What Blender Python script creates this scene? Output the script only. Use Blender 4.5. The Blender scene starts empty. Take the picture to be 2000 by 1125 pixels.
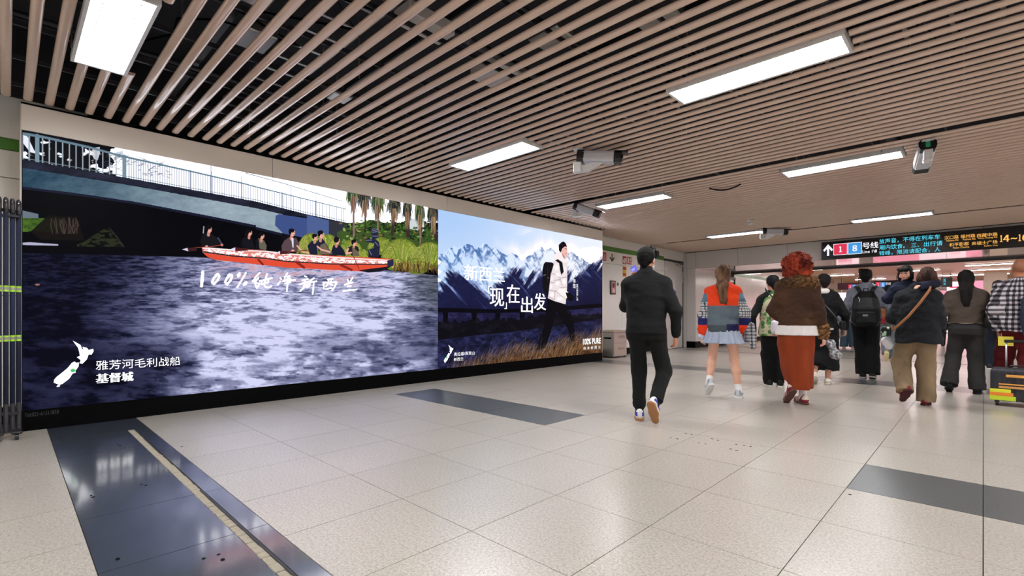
import bpy, math, random
import numpy as np
from mathutils import Vector, Matrix, noise as mnoise

# ------------------------------------------------------------------ camera
SC = bpy.context.scene
COL = SC.collection
CAM_H = 1.07
FPX, CXP, CYP = 953.0, 1000.0, 613.0
YAW = math.radians(44.0)
cam_data = bpy.data.cameras.new('camera')
cam_data.sensor_width = 36.0
cam_data.lens = FPX / 2000.0 * 36.0
cam_data.shift_y = (CYP - 562.5) / 2000.0
cam_data.clip_start = 0.05
cam = bpy.data.objects.new('camera', cam_data)
cam.location = (0, 0, CAM_H)
cam.rotation_euler = (math.pi / 2, 0, YAW)
COL.objects.link(cam)
SC.camera = cam

# ------------------------------------------------------------------ world, exposure
world = bpy.data.worlds.new('hall_air')
SC.world = world
world.use_nodes = True
world.node_tree.nodes['Background'].inputs[0].default_value = (0.9, 0.93, 1.0, 1)
world.node_tree.nodes['Background'].inputs[1].default_value = 0.05
SC.view_settings.view_transform = 'Standard'
SC.view_settings.look = 'None'
SC.view_settings.gamma = 1.0
SC.view_settings.use_curve_mapping = False
SC.view_settings.exposure = 0.0
LAMP = 50.0          # radiance of the fluorescent diffusers
SCREEN = 1.15        # radiance of the video walls

rnd = random.Random(7)

# ------------------------------------------------------------------ measuring helpers (photo measurement -> metres)
_c, _s = math.cos(YAW), math.sin(YAW)
def ray(u, v):
    r = (u - CXP) / FPX
    return (r * _c - _s, r * _s + _c, (CYP - v) / FPX)
def on_x(u, v, X):
    d = ray(u, v); k = X / d[0]
    return (d[1] * k, CAM_H + d[2] * k)          # (y, z)
def on_y(u, v, Y):
    d = ray(u, v); k = Y / d[1]
    return (d[0] * k, CAM_H + d[2] * k)          # (x, z)
def depth_of(x, y):
    return -x * _s + y * _c
def screen_u(x, y):
    d = depth_of(x, y)
    return CXP + FPX * (x * _c + y * _s) / d if d > 0.05 else -9999

# ------------------------------------------------------------------ materials
def lin(c):
    return tuple(((v / 255.0) / 12.92 if v / 255.0 <= 0.04045 else ((v / 255.0 + 0.055) / 1.055) ** 2.4) for v in c)

class NT:
    """small wrapper for node building"""
    def __init__(self, name):
        self.m = bpy.data.materials.new(name)
        self.m.use_nodes = True
        self.t = self.m.node_tree
        self.b = self.t.nodes['Principled BSDF']
    def n(self, typ, **kw):
        nd = self.t.nodes.new(typ)
        for k, v in kw.items():
            setattr(nd, k, v)
        return nd
    def l(self, a, b):
        self.t.links.new(a, b)
    def mixc(self, fac, a, b, blend='MIX'):
        nd = self.n('ShaderNodeMix', data_type='RGBA', blend_type=blend)
        for i, v in ((0, fac), (6, a), (7, b)):
            if hasattr(v, 'is_output'):
                self.l(v, nd.inputs[i])
            elif i == 0:
                nd.inputs[0].default_value = v
            else:
                nd.inputs[i].default_value = (*v[:3], 1)
        return nd.outputs[2]
    def pos(self, obj=True):
        if obj:
            return self.n('ShaderNodeTexCoord').outputs['Object']
        return self.n('ShaderNodeNewGeometry').outputs['Position']
    def noise(self, vec, scale, detail=3, rough=0.55, stretch=None):
        if stretch:
            mp = self.n('ShaderNodeMapping')
            mp.inputs['Scale'].default_value = stretch
            self.l(vec, mp.inputs['Vector']); vec = mp.outputs[0]
        nd = self.n('ShaderNodeTexNoise')
        nd.inputs['Scale'].default_value = scale
        nd.inputs['Detail'].default_value = detail
        nd.inputs['Roughness'].default_value = rough
        self.l(vec, nd.inputs['Vector'])
        return nd.outputs['Fac']
    def ramp(self, fac, stops):
        nd = self.n('ShaderNodeValToRGB')
        el = nd.color_ramp.elements
        while len(el) < len(stops):
            el.new(0.5)
        for e, (p, c) in zip(el, stops):
            e.position = p
            e.color = (*c, 1) if len(c) == 3 else c
        self.l(fac, nd.inputs[0])
        return nd.outputs[0]
    def mul(self, a, k, op='MULTIPLY', k2=None):
        nd = self.n('ShaderNodeMath', operation=op)
        self.l(a, nd.inputs[0])
        nd.inputs[1].default_value = k
        if k2 is not None:
            nd.inputs[2].default_value = k2
        return nd.outputs[0]
    def bump(self, h, strength, dist=0.01):
        nd = self.n('ShaderNodeBump')
        nd.inputs['Strength'].default_value = strength
        nd.inputs['Distance'].default_value = dist
        self.l(h, nd.inputs['Height'])
        self.l(nd.outputs[0], self.b.inputs['Normal'])
    def set(self, color=None, rough=None, metal=None, spec=None, **kw):
        if color is not None:
            if hasattr(color, 'is_output'):
                self.l(color, self.b.inputs['Base Color'])
            else:
                self.b.inputs['Base Color'].default_value = (*color[:3], 1)
        if rough is not None:
            if hasattr(rough, 'is_output'):
                self.l(rough, self.b.inputs['Roughness'])
            else:
                self.b.inputs['Roughness'].default_value = rough
        if metal is not None:
            self.b.inputs['Metallic'].default_value = metal
        if spec is not None:
            self.b.inputs['Specular IOR Level'].default_value = spec
        for k, v in kw.items():
            self.b.inputs[k].default_value = v
        return self.m

_MATS = {}
def paint(name, rgb, rough=0.4, metal=0.0, var=0.08, scale=12.0, spec=0.5, bump=0.0, bscale=200.0, world_co=True):
    """painted / plastic / metal surface with slight mottling"""
    if name in _MATS:
        return _MATS[name]
    t = NT(name)
    c = lin(rgb)
    p = t.pos(not world_co)
    f = t.noise(p, scale)
    col = t.mixc(f, tuple(v * (1 - var) for v in c), tuple(min(1, v * (1 + var)) for v in c))
    r = t.mul(t.noise(p, scale * 2.3), rough * 0.3, 'MULTIPLY_ADD', rough * 0.85)
    if bump:
        t.bump(t.noise(p, bscale, 2), bump, 0.002)
    _MATS[name] = t.set(col, r, metal, spec)
    return _MATS[name]

def cloth(name, rgb, rough=0.85, var=0.18, weave=420.0, sheen=0.02, use_attr=False, bump=0.35, coarse=9.0):
    """woven fabric: mottled colour (or the mesh's colour attribute) with a fine weave relief"""
    if name in _MATS:
        return _MATS[name]
    t = NT(name)
    p = t.pos(True)
    f = t.noise(p, coarse, 4)
    g = t.noise(p, weave, 2)
    if use_attr:
        a = t.n('ShaderNodeAttribute', attribute_name='tint').outputs['Color']
        k = t.mul(f, 2 * var, 'MULTIPLY_ADD', 1 - var)
        k2 = t.n('ShaderNodeCombineColor')
        for i in range(3):
            t.l(k, k2.inputs[i])
        col = t.mixc(1.0, a, k2.outputs[0], 'MULTIPLY')
    else:
        c = lin(rgb)
        col = t.mixc(f, tuple(v * (1 - var) for v in c), tuple(min(1, v * (1 + var)) for v in c))
    t.bump(g, bump, 0.002)
    _MATS[name] = t.set(col, rough, 0.0, 0.22, **{'Sheen Weight': sheen})
    return _MATS[name]

def glow(name, rgb, strength, linear=False):
    if name in _MATS:
        return _MATS[name]
    t = NT(name)
    c = rgb if linear else lin(rgb)
    t.set(tuple(v * 0.3 for v in c), 0.5)
    t.b.inputs['Emission Color'].default_value = (*c, 1)
    t.b.inputs['Emission Strength'].default_value = strength
    _MATS[name] = t.m
    return t.m

# ------------------------------------------------------------------ objects
def tag(o, label=None, cat=None, group=None, kind=None):
    if label: o['label'] = label
    if cat: o['category'] = cat
    if group: o['group'] = group
    if kind: o['kind'] = kind
    return o

def empty(name, loc=(0, 0, 0), rz=0.0):
    o = bpy.data.objects.new(name, None)
    o.location = loc
    o.rotation_euler = (0, 0, rz)
    o.empty_display_size = 0.1
    COL.objects.link(o)
    return o

def link(name, me, parent=None, loc=None, rot=None, scale=None):
    o = bpy.data.objects.new(name, me)
    COL.objects.link(o)
    if parent is not None:
        o.parent = parent
    if loc is not None: o.location = loc
    if rot is not None: o.rotation_euler = rot
    if scale is not None: o.scale = scale
    return o

class MB:
    """collects vertices and faces of ONE part"""
    def __init__(self):
        self.v = []; self.f = []
    def add(self, vs, fs):
        k = len(self.v)
        self.v += [tuple(p) for p in vs]
        self.f += [tuple(i + k for i in f) for f in fs]
        return self
    def box(self, x0, x1, y0, y1, z0, z1, ch=0.0):
        if ch <= 0:
            vs = [(x, y, z) for z in (z0, z1) for y in (y0, y1) for x in (x0, x1)]
            fs = [(0, 2, 3, 1), (4, 5, 7, 6), (0, 1, 5, 4), (2, 6, 7, 3), (0, 4, 6, 2), (1, 3, 7, 5)]
            return self.add(vs, fs)
        # chamfered box: 24 verts
        lo = (x0, y0, z0); hi = (x1, y1, z1)
        vs = []; idx = {}
        for sx in (0, 1):
            for sy in (0, 1):
                for sz in (0, 1):
                    s = (sx, sy, sz)
                    for ax in range(3):
                        p = []
                        for a in range(3):
                            base = hi[a] if s[a] else lo[a]
                            if a != ax:
                                base += -ch if s[a] else ch
                            p.append(base)
                        idx[(s, ax)] = len(vs); vs.append(tuple(p))
        fs = []
        for ax in range(3):
            a, b = [(1, 2), (2, 0), (0, 1)][ax]
            for sd in (0, 1):
                ring = []
                for (p, q) in ((0, 0), (1, 0), (1, 1), (0, 1)):
                    s = [0, 0, 0]; s[ax] = sd; s[a] = p; s[b] = q
                    ring.append(idx[(tuple(s), ax)])
                fs.append(tuple(ring if sd else ring[::-1]))
        for ax in range(3):          # edges along ax
            a, b = [(1, 2), (2, 0), (0, 1)][ax]
            for p in (0, 1):
                for q in (0, 1):
                    s0 = [0, 0, 0]; s0[a] = p; s0[b] = q; s1 = list(s0); s1[ax] = 1
                    s0, s1 = tuple(s0), tuple(s1)
                    quad = [idx[(s0, a)], idx[(s1, a)], idx[(s1, b)], idx[(s0, b)]]
                    fs.append(tuple(quad if (p == q) else quad[::-1])[::-1])
        for s in [(i, j, k) for i in (0, 1) for j in (0, 1) for k in (0, 1)]:
            tri = [idx[(s, 0)], idx[(s, 1)], idx[(s, 2)]]
            fs.append(tuple(tri if sum(s) % 2 else tri[::-1]))
        return self.add(vs, fs)
    def cyl(self, a, b, r0, r1=None, n=14, cap=True):
        r1 = r0 if r1 is None else r1
        a = Vector(a); b = Vector(b); d = (b - a).normalized()
        u = d.orthogonal().normalized(); w = d.cross(u)
        vs = []
        for c, r in ((a, r0), (b, r1)):
            for i in range(n):
                t = 2 * math.pi * i / n
                vs.append(c + u * (r * math.cos(t)) + w * (r * math.sin(t)))
        fs = [(i, (i + 1) % n, n + (i + 1) % n, n + i) for i in range(n)]
        if cap:
            fs += [tuple(range(n))[::-1], tuple(range(n, 2 * n))]
        return self.add(vs, fs)
    def tube(self, pts, r, n=8, closed=False):
        pts = [Vector(p) for p in pts]
        m = len(pts); vs = []
        prev = None
        for i, p in enumerate(pts):
            d = (pts[min(i + 1, m - 1)] - pts[max(i - 1, 0)])
            d = d.normalized() if d.length > 1e-9 else Vector((0, 0, 1))
            u = d.orthogonal() if prev is None else (prev - d * prev.dot(d))
            if u.length < 1e-6: u = d.orthogonal()
            u.normalize(); prev = u; w = d.cross(u)
            rr = r[i] if isinstance(r, (list, tuple)) else r
            for k in range(n):
                t = 2 * math.pi * k / n
                vs.append(p + u * (rr * math.cos(t)) + w * (rr * math.sin(t)))
        fs = []
        for i in range(m - 1):
            for k in range(n):
                fs.append((i * n + k, i * n + (k + 1) % n, (i + 1) * n + (k + 1) % n, (i + 1) * n + k))
        fs += [tuple(range(n))[::-1], tuple(range((m - 1) * n, m * n))]
        return self.add(vs, fs)
    def prism(self, poly, w, lo, hi):
        """poly of 2-D points extruded by the map w(a, b, t)->xyz from lo to hi"""
        n = len(poly)
        vs = [w(a, b, lo) for a, b in poly] + [w(a, b, hi) for a, b in poly]
        fs = [(i, (i + 1) % n, n + (i + 1) % n, n + i) for i in range(n)]
        fs += [tuple(range(n))[::-1], tuple(range(n, 2 * n))]
        return self.add(vs, fs)
    def lathe(self, prof, n=20, c=(0, 0)):
        vs = []
        for r, z in prof:
            for i in range(n):
                t = 2 * math.pi * i / n
                vs.append((c[0] + r * math.cos(t), c[1] + r * math.sin(t), z))
        fs = []
        for j in range(len(prof) - 1):
            for i in range(n):
                fs.append((j * n + i, j * n + (i + 1) % n, (j + 1) * n + (i + 1) % n, (j + 1) * n + i))
        fs += [tuple(range(n))[::-1], tuple(range((len(prof) - 1) * n, len(prof) * n))]
        return self.add(vs, fs)
    def mesh(self, name, mat, smooth=False, recalc=False):
        me = bpy.data.meshes.new(name)
        me.from_pydata(self.v, [], self.f)
        if recalc:
            import bmesh
            bm = bmesh.new(); bm.from_mesh(me)
            bmesh.ops.recalc_face_normals(bm, faces=bm.faces)
            bm.to_mesh(me); bm.free()
        if mat: me.materials.append(mat)
        if smooth:
            me.polygons.foreach_set('use_smooth', [True] * len(me.polygons))
        me.update()
        return me
    def obj(self, name, mat, parent=None, smooth=False, recalc=True, **kw):
        return link(name, self.mesh(name, mat, smooth, recalc), parent, **kw)

def auto_smooth(o, ang=40):
    me = o.data
    me.polygons.foreach_set('use_smooth', [True] * len(me.polygons))
    me.set_sharp_from_angle(angle=math.radians(ang))
    return o

# lettering: FONT objects, fitted to their rectangles in one pass at the end
_TEXTS = []
R_XWALL = Matrix(((0, 0, 1), (1, 0, 0), (0, 1, 0)))      # reads along +Y on a wall that faces +X
R_YWALL = Matrix(((1, 0, 0), (0, 0, -1), (0, 1, 0)))     # reads along +X on a wall that faces -Y
def letters(s, rect, plane, rot, mat, parent, name='lettering', bold=0.0, shear=0.0, spacing=1.0, stretch=True):
    """rect=(a0,a1,b0,b1) in the wall's own metres; plane = coordinate of the wall"""
    cu = bpy.data.curves.new(name, 'FONT')
    cu.body = s
    cu.size = 1.0
    cu.offset = bold
    cu.shear = shear
    cu.space_character = spacing
    cu.extrude = 0.0
    cu.resolution_u = 3
    cu.materials.append(mat)
    o = bpy.data.objects.new(name, cu)
    COL.objects.link(o)
    o.parent = parent
    _TEXTS.append((o, rect, plane, rot, stretch))
    return o
def fit_letters():
    bpy.context.view_layer.update()
    for o, (a0, a1, b0, b1), plane, rot, stretch in _TEXTS:
        xs = [c[0] for c in o.bound_box]; ys = [c[1] for c in o.bound_box]
        x0, x1, y0, y1 = min(xs), max(xs), min(ys), max(ys)
        sx = (a1 - a0) / max(1e-6, x1 - x0); sy = (b1 - b0) / max(1e-6, y1 - y0)
        if not stretch:
            sx = sy = min(sx, sy)
        S = Matrix.Diagonal((sx, sy, 1.0)).to_4x4()
        if rot is R_XWALL:
            org = Vector((plane, a0 - x0 * sx, b0 - y0 * sy))
        else:
            org = Vector((a0 - x0 * sx, plane, b0 - y0 * sy))
        M = Matrix.Translation(org) @ rot.to_4x4() @ S
        P = o.parent.matrix_world.inverted() if o.parent else Matrix()
        o.matrix_parent_inverse = Matrix()
        o.matrix_local = P @ M
# ================================================================== STRUCTURE
# ---- granite tiles
def granite(name, base, dark, light, rough, spk=330.0, rvar=0.03, bias=0.0, coat=0.0, cior=1.8, crough=.29):
    t = NT(name)
    p = t.pos(False)
    oi = t.n('ShaderNodeObjectInfo').outputs['Random']
    n1 = t.noise(p, spk, 2, 0.7)
    n2 = t.noise(p, spk * 0.42, 2, 0.6)
    n3 = t.noise(p, 1.3, 4, 0.6)
    c1 = t.ramp(n1, [(0.36 + bias, lin(dark)), (0.47 + bias, lin(base)), (0.60, lin(base)), (0.72, lin(light))])
    c2 = t.ramp(n2, [(0.38, lin(dark)), (0.5, lin(base)), (0.66, lin(light))])
    c = t.mixc(0.35, c1, c2)
    k = t.mul(oi, 0.07, 'MULTIPLY_ADD', 0.965)
    k3 = t.mul(n3, 0.24, 'MULTIPLY_ADD', 0.88)
    kk = t.n('ShaderNodeMath', operation='MULTIPLY'); t.l(k, kk.inputs[0]); t.l(k3, kk.inputs[1])
    cc = t.n('ShaderNodeCombineColor')
    for i in range(3): t.l(kk.outputs[0], cc.inputs[i])
    col = t.mixc(1.0, c, cc.outputs[0], 'MULTIPLY')
    r = rough
    t.bump(n1, 0.03, 0.0006)
    return t.set(col, r, 0.0, 0.6, **{'Coat Weight': coat, 'Coat IOR': cior, 'Coat Roughness': crough})

M_TILE = granite('granite_beige', (189, 181, 170), (120, 112, 103), (219, 212, 203), 0.29, spk=175.0, coat=.55, cior=1.9)
M_DARK = granite('granite_charcoal', (80, 85, 86), (44, 48, 50), (118, 123, 124), 0.29, spk=190.0, coat=.7, cior=1.9)
M_SLATE = granite('granite_black_polished', (70, 77, 88), (60, 66, 76), (82, 89, 100), 0.20, spk=400, coat=1.0, cior=2.5, crough=.10)
M_GROUT = paint('grout', (52, 48, 44), 0.9)
M_MORTAR = paint('mortar', (156, 147, 131), 0.9, var=0.22, scale=60, bump=0.6, bscale=90)
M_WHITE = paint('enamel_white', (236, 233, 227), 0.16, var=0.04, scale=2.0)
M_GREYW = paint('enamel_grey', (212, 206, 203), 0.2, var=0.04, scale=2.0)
M_BEIGE = paint('bulkhead_beige', (240, 230, 220), 0.38, var=0.04, scale=3.0)
M_GREEN = paint('stripe_green', (72, 128, 40), 0.3, var=0.06)
M_BLACK = paint('black_base', (4, 4, 5), 0.45, var=0.2, spec=.05)
M_DARKSTEEL = paint('dark_steel', (70, 70, 74), 0.45, 0.6)
M_STEEL = paint('brushed_steel', (176, 174, 170), 0.3, 0.9, var=0.12, scale=30)
M_ALU = paint('aluminium', (190, 190, 192), 0.35, 0.7)
M_SLAT = paint('slat_tan', (203, 176, 158), 0.11, var=0.05, scale=4.0, spec=.9)
M_PLENUM = paint('plenum_dark', (38, 38, 43), 0.85, var=0.3, scale=1.5)
M_CEILT = paint('ceiling_tan', (196, 160, 122), 0.45, var=0.05, scale=2.0)
M_PLASTICW = paint('plastic_white', (216, 214, 214), 0.35, var=0.04)
M_PLASTICB = paint('plastic_black', (20, 20, 22), 0.35, var=0.2)

XW = -6.28           # face of the video walls
XR = -6.85           # face of the recessed wall behind
YC = 15.0            # face of the cross wall and beam
ZS = 3.0             # underside of the ceiling slats

# ---- floor: slab + single tiles
fl = MB().box(-6.9, 6.0, -5.0, 37.0, -0.12, -0.006).obj('floor', M_GROUT)
tag(fl, 'beige speckled granite tile floor with charcoal bands across the hall', kind='structure')
TX = 0.605
ylines = [0.26 + 0.665 * k for k in range(-3, 13)] + [9.05, 9.72] + [9.72 + 0.665 * k for k in range(1, 13)]
tiles = []           # (x0,x1,y0,y1,mat)
def row_cells(x0, x1):
    ks = range(math.floor(x0 / TX) - 1, math.ceil(x1 / TX) + 1)
    xs = sorted(set([x0, x1] + [k * TX for k in ks if x0 + 0.03 < k * TX < x1 - 0.03]))
    return list(zip(xs[:-1], xs[1:]))
for y0, y1 in zip(ylines[:-1], ylines[1:]):
    left = XW if y1 < 9.6 and y1 > 0.0 else XR + 0.0
    right = 3 * TX
    if abs(y0 - 0.26) < 0.01:                    # polished black band with the open groove
        cuts = [left, -5.67, -4.93, -4.12, -3.36, -2.62, -1.83, -1.1, -0.4, 0.4, right]
        for i, (a, b) in enumerate(zip(cuts[:-1], cuts[1:])):
            if i == 0:
                tiles.append((a, b, y0, y1, M_SLATE))
            else:
                tiles.append((a, b, y0, 0.772, M_SLATE)); tiles.append((a, b, 0.826, y1, M_SLATE))
    elif abs(y0 - 3.585) < 0.01:
        tiles += [(a, b, y0, y1, M_TILE) for a, b in row_cells(left, -5.65)]
        tiles += [(a, b, y0, y1, M_DARK) for a, b in ((-5.65, -5.18), (-5.18, -3.92), (-3.92, -3.025))]
        tiles += [(a, b, y0, y1, M_TILE) for a, b in row_cells(-3.025, -TX)]
        tiles += [(a, b, y0, y1, M_DARK) for a, b in row_cells(-TX, right)]
    elif abs(y0 - 9.05) < 0.01:
        tiles += [(a, b, y0, y1, M_DARK) for a, b in row_cells(left, right)]
    elif y0 > 15.8 and y0 < 16.6:
        tiles += [(a, b, y0, y1, M_DARK) for a, b in row_cells(left, right)]
    else:
        tiles += [(a, b, y0, y1, M_TILE) for a, b in row_cells(left, right)]
def tile_rank(t):
    cx, cy = (t[0] + t[1]) / 2, (t[2] + t[3]) / 2
    d = depth_of(cx, cy)
    u = screen_u(cx, cy) if d > 0.3 else -9999
    v = CYP + FPX * CAM_H / d if d > 0.3 else 9999
    inside = -150 < u < 2150 and v < 1300
    return (0 if inside else 1, d)
tiles.sort(key=tile_rank)
_tm = {}
GAP = 0.0021
for t in tiles[:262]:
    a, b, y0, y1, m = t
    key = (round(b - a, 3), round(y1 - y0, 3), m.name)
    if key not in _tm:
        hx, hy = (b - a) / 2 - GAP, (y1 - y0) / 2 - GAP
        _tm[key] = MB().box(-hx, hx, -hy, hy, -0.02, 0.0).mesh('tile', m, recalc=True)
    link('tile', _tm[key], fl, ((a + b) / 2, (y0 + y1) / 2, rnd.uniform(-0.0006, 0.0)))
for m in (M_TILE, M_DARK, M_SLATE):
    mb = MB()
    for a, b, y0, y1, mm in tiles[262:]:
        if mm is m:
            mb.box(a + GAP, b - GAP, y0 + GAP, y1 - GAP, -0.02, -0.0003)
    if m is M_TILE:                              # the rest of the hall, out of view or far away
        mb.box(3 * TX, 6.0, -5, 37, -0.02, -0.0004)
        mb.box(-6.9, 3 * TX, -5, ylines[0], -0.02, -0.0004)
        for i in range(24):
            yy = ylines[-1] + i * 0.8
            for k in range(-12, 3):
                mb.box(k * TX + GAP, (k + 1) * TX - GAP, yy + GAP, yy + 0.8 - GAP, -0.02, -0.0003)
    if mb.v:
        tag(mb.obj('far_tile', m, fl), kind='stuff')
# groove: mortar blocks and the loose edge strip
r2 = random.Random(3)
x = -5.66
while x < -1.55:
    w = r2.uniform(0.04, 0.085)
    b = MB().box(x, x + w - 0.003, 0.774, 0.822 + r2.uniform(-0.004, 0.002), -0.018, -0.002 + r2.uniform(-0.002, 0.001), 0.003)
    b.v = [(px + r2.uniform(-.002, .002), py + r2.uniform(-.002, .002), pz + r2.uniform(-.001, .0)) for px, py, pz in b.v]
    b.obj('mortar_block', M_MORTAR, fl)
    x += w
MB().box(-3.42, -1.5, 0.812, 0.825, -0.015, 0.002, 0.002).obj('edge_strip', M_DARKSTEEL, fl)
MB().box(-5.05, -4.55, 0.815, 0.824, -0.015, 0.001, 0.002).obj('edge_strip', M_DARKSTEEL, fl)
hole = MB().cyl((0, 0, -0.004), (0, 0, 0.0012), 0.009, n=10).mesh('bolt_hole', M_BLACK, recalc=True)
for (u, v) in ((1310, 855), (1323, 857), (1365, 865), (1378, 867), (1340, 847), (1351, 849), (1391, 857), (1402, 860), (1438, 868),
               (1453, 870), (1466, 872), (1427, 877), (1439, 880), (182, 971), (178, 968), (285, 948), (276, 946), (427, 1083), (435, 1093),
               (398, 1091), (230, 868), (234, 871), (355, 872), (1660, 966), (230, 1092)):
    d = ray(u, v); k = -CAM_H / d[2]
    o = link('bolt_hole', hole, fl, (d[0] * k, d[1] * k, 0))
    o.scale = (rnd.uniform(0.6, 1.5), rnd.uniform(0.5, 1.0), 1)

# ---- ceiling: dark void with slats below
ce = MB().box(-6.9, 6.0, -5.0, YC + 0.1, 3.9, 4.0).obj('ceiling', M_PLENUM)
tag(ce, 'open ceiling of tan metal slats under a dark services void', kind='structure')
LIGHT_X = (-4.305, -1.325, 1.655, 4.6)
LIGHT_Y = (-3.1, 0.5, 4.12, 7.43, 12.2)
LX, LY = 1.29, 0.335
def slat_mesh(x0, x1):
    r, hh = 0.033, 0.020; prof = [(-r, 0.026)]
    for i in range(0, 13):
        a = math.pi + math.pi * i / 12
        prof.append((r * math.cos(a), hh + hh * math.sin(a)))
    prof += [(r, 0.026)]
    mb = MB().prism(prof, lambda a, b, t: (t, a, b), x0, x1)
    me = mb.mesh('slat', M_SLAT, True, True)
    me.set_sharp_from_angle(angle=math.radians(50))
    return me
full = slat_mesh(XW + 0.05, 5.9); full2 = slat_mesh(XR + .03, 5.9)
_sm = {}
pitch = 0.1403
y = 0.134 - 21 * pitch
while y < YC - 0.05:
    hit = [ly for ly in LIGHT_Y if abs(ly - y) < LY / 2 + 0.028]
    if abs(y - 6.92) < .07 or abs(y - 12.58) < .07:
        y += pitch; continue                      # slat left out at the service seams
    if not hit:
        link('slat', full if y < 9.55 else full2, ce, (0, y, ZS))
    else:
        edges = [XW + 0.05 if y < 9.55 else XR + .03]
        for lx in LIGHT_X:
            edges += [lx - LX / 2 - 0.012, lx + LX / 2 + 0.012]
        edges.append(5.9)
        for a, b in zip(edges[0::2], edges[1::2]):
            k = (round(a, 3), round(b, 3))
            if k not in _sm: _sm[k] = slat_mesh(a, b)
            link('slat', _sm[k], ce, (0, y, ZS))
    y += pitch
# carriers and services in the void
for i in range(18):
    xx = -6.05 + i * .64
    MB().box(xx - .008, xx + .008, -3, YC, ZS + .052, ZS + .056).box(xx - .002, xx + .002, -3, YC, ZS + .056, ZS + .09).obj('carrier_rail', M_DARKSTEEL, ce)
for i in range(14):
    yy = -2.4 + i * 1.2
    MB().box(-6.2, 5.9, yy - .02, yy + .02, 3.34, 3.36).box(-6.2, 5.9, yy - .003, yy + .003, 3.36, 3.42).obj('support_channel', M_DARKSTEEL, ce)
for yy, zz in ((1.9, 3.45), (5.5, 3.5)):
    mb = MB().box(-6.2, 5.9, yy - .2, yy - .19, zz, zz + .08).box(-6.2, 5.9, yy + .19, yy + .2, zz, zz + .08)
    for i in range(40):
        mb.box(-6.2 + i * .3, -6.17 + i * .3, yy - .19, yy + .19, zz, zz + .012)
    mb.obj('cable_tray', M_STEEL, ce)
for xx, zz, r in ((-5.3, 3.32, .03), (-5.15, 3.3, .02), (-3.1, 3.36, .035), (-2.4, 3.28, .02), (-0.9, 3.45, .09), (0.6, 3.3, .03)):
    MB().cyl((xx, -4.9, zz), (xx, YC, zz), r, n=12).obj('conduit', M_DARKSTEEL, ce, True)
for xx, yy, zz, sx, sy in ((-4.1, 1.35, 3.2, .16, .12), (-3.6, 1.1, 3.25, .12, .2), (-2.9, 2.1, 3.12, .1, .2), (-2.35, 2.85, 3.14, .14, .1), (-1.7, 3.3, 3.2, .15, .1), (-4.8, 2.4, 3.3, .1, .1), (-3.3, 3.2, 3.3, .2, .15)):
    MB().box(xx - sx, xx + sx, yy - sy, yy + sy, zz, zz + .1, .01).obj('junction_box', M_STEEL if rnd.random() < .5 else M_GREYW, ce)
r3 = random.Random(11)
for i in range(26):
    xx, yy = r3.uniform(-6, 1), r3.uniform(0.3, 8)
    MB().cyl((xx, yy, 3.06), (xx, yy, 3.9), .006, n=6).obj('hanger_rod', M_STEEL, ce)
for i in range(8):
    xx, yy = r3.uniform(-5.5, 0), r3.uniform(.5, 5)
    pts = [(xx + k * .18 + r3.uniform(-.04, .04), yy + k * r3.uniform(-.1, .25), 3.22 + .06 * math.sin(k * 1.3 + i) + .02 * k) for k in range(9)]
    MB().tube(pts, .009, 6).obj('loose_cable', M_BLACK, ce, True)

# hanging cable below slats, over the right of the hall
pts = []
for i in range(12):
    t = i / 11; u = 1386 + 60 * t; v = 368 + 3 * math.sin(math.pi * t) - 8 * t ** 2
    d = ray(u, v); k = (2.985 - CAM_H) / d[2]
    pts.append((d[0] * k, d[1] * k, 2.985 - .015 * math.sin(math.pi * t)))
MB().tube(pts, .011, 8).obj('loose_cable', M_BLACK, ce, True)

# ---- recessed wall with panels
wl = MB().box(-7.1, XR - 0.02, -5.0, 17.2, -0.1, 3.95).obj('wall_left', M_GROUT)
tag(wl, 'pale enamel panel wall with a green stripe behind the video walls', kind='structure')
def wpanel(y0, y1, z0, z1, mat, proud=0.0, name='panel'):
    return MB().box(XR - 0.03, XR + proud, y0 + .003, y1 - .003, z0 + .003, z1 - .003, .003).obj(name, mat, wl)
for y0, y1 in ((-3.0, -1.2), (-1.2, 0.6), (9.2, 11.27), (11.27, 12.41), (12.41, 13.62)):
    if y0 < 1: 
        wpanel(y0, y1, .16, 1.25, M_WHITE); wpanel(y0, y1, 1.25, 2.4, M_WHITE)
    else:
        wpanel(y0, y1, .16, 2.35, M_WHITE)
    wpanel(y0, y1, 2.4 if y0 < 1 else 2.35, 2.67, M_WHITE)
    wpanel(y0, y1, 2.67, 2.785, M_GREEN, name='stripe_panel')
    wpanel(y0, y1, 2.785, 3.2, M_WHITE)
    wpanel(y0, y1, 0, .16, M_BLACK, .012, 'skirting')
wpanel(13.62, 15.0, 2.72, 3.2, M_WHITE)
wpanel(14.87, 15.0, 0.0, 2.2, M_GREYW); wpanel(14.87, 15.0, 2.2, 2.72, M_WHITE)
MB().box(XR - .03, XR + .005, -3, YC, 3.2, 3.9).obj('void_panel', M_PLENUM, wl)
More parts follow.
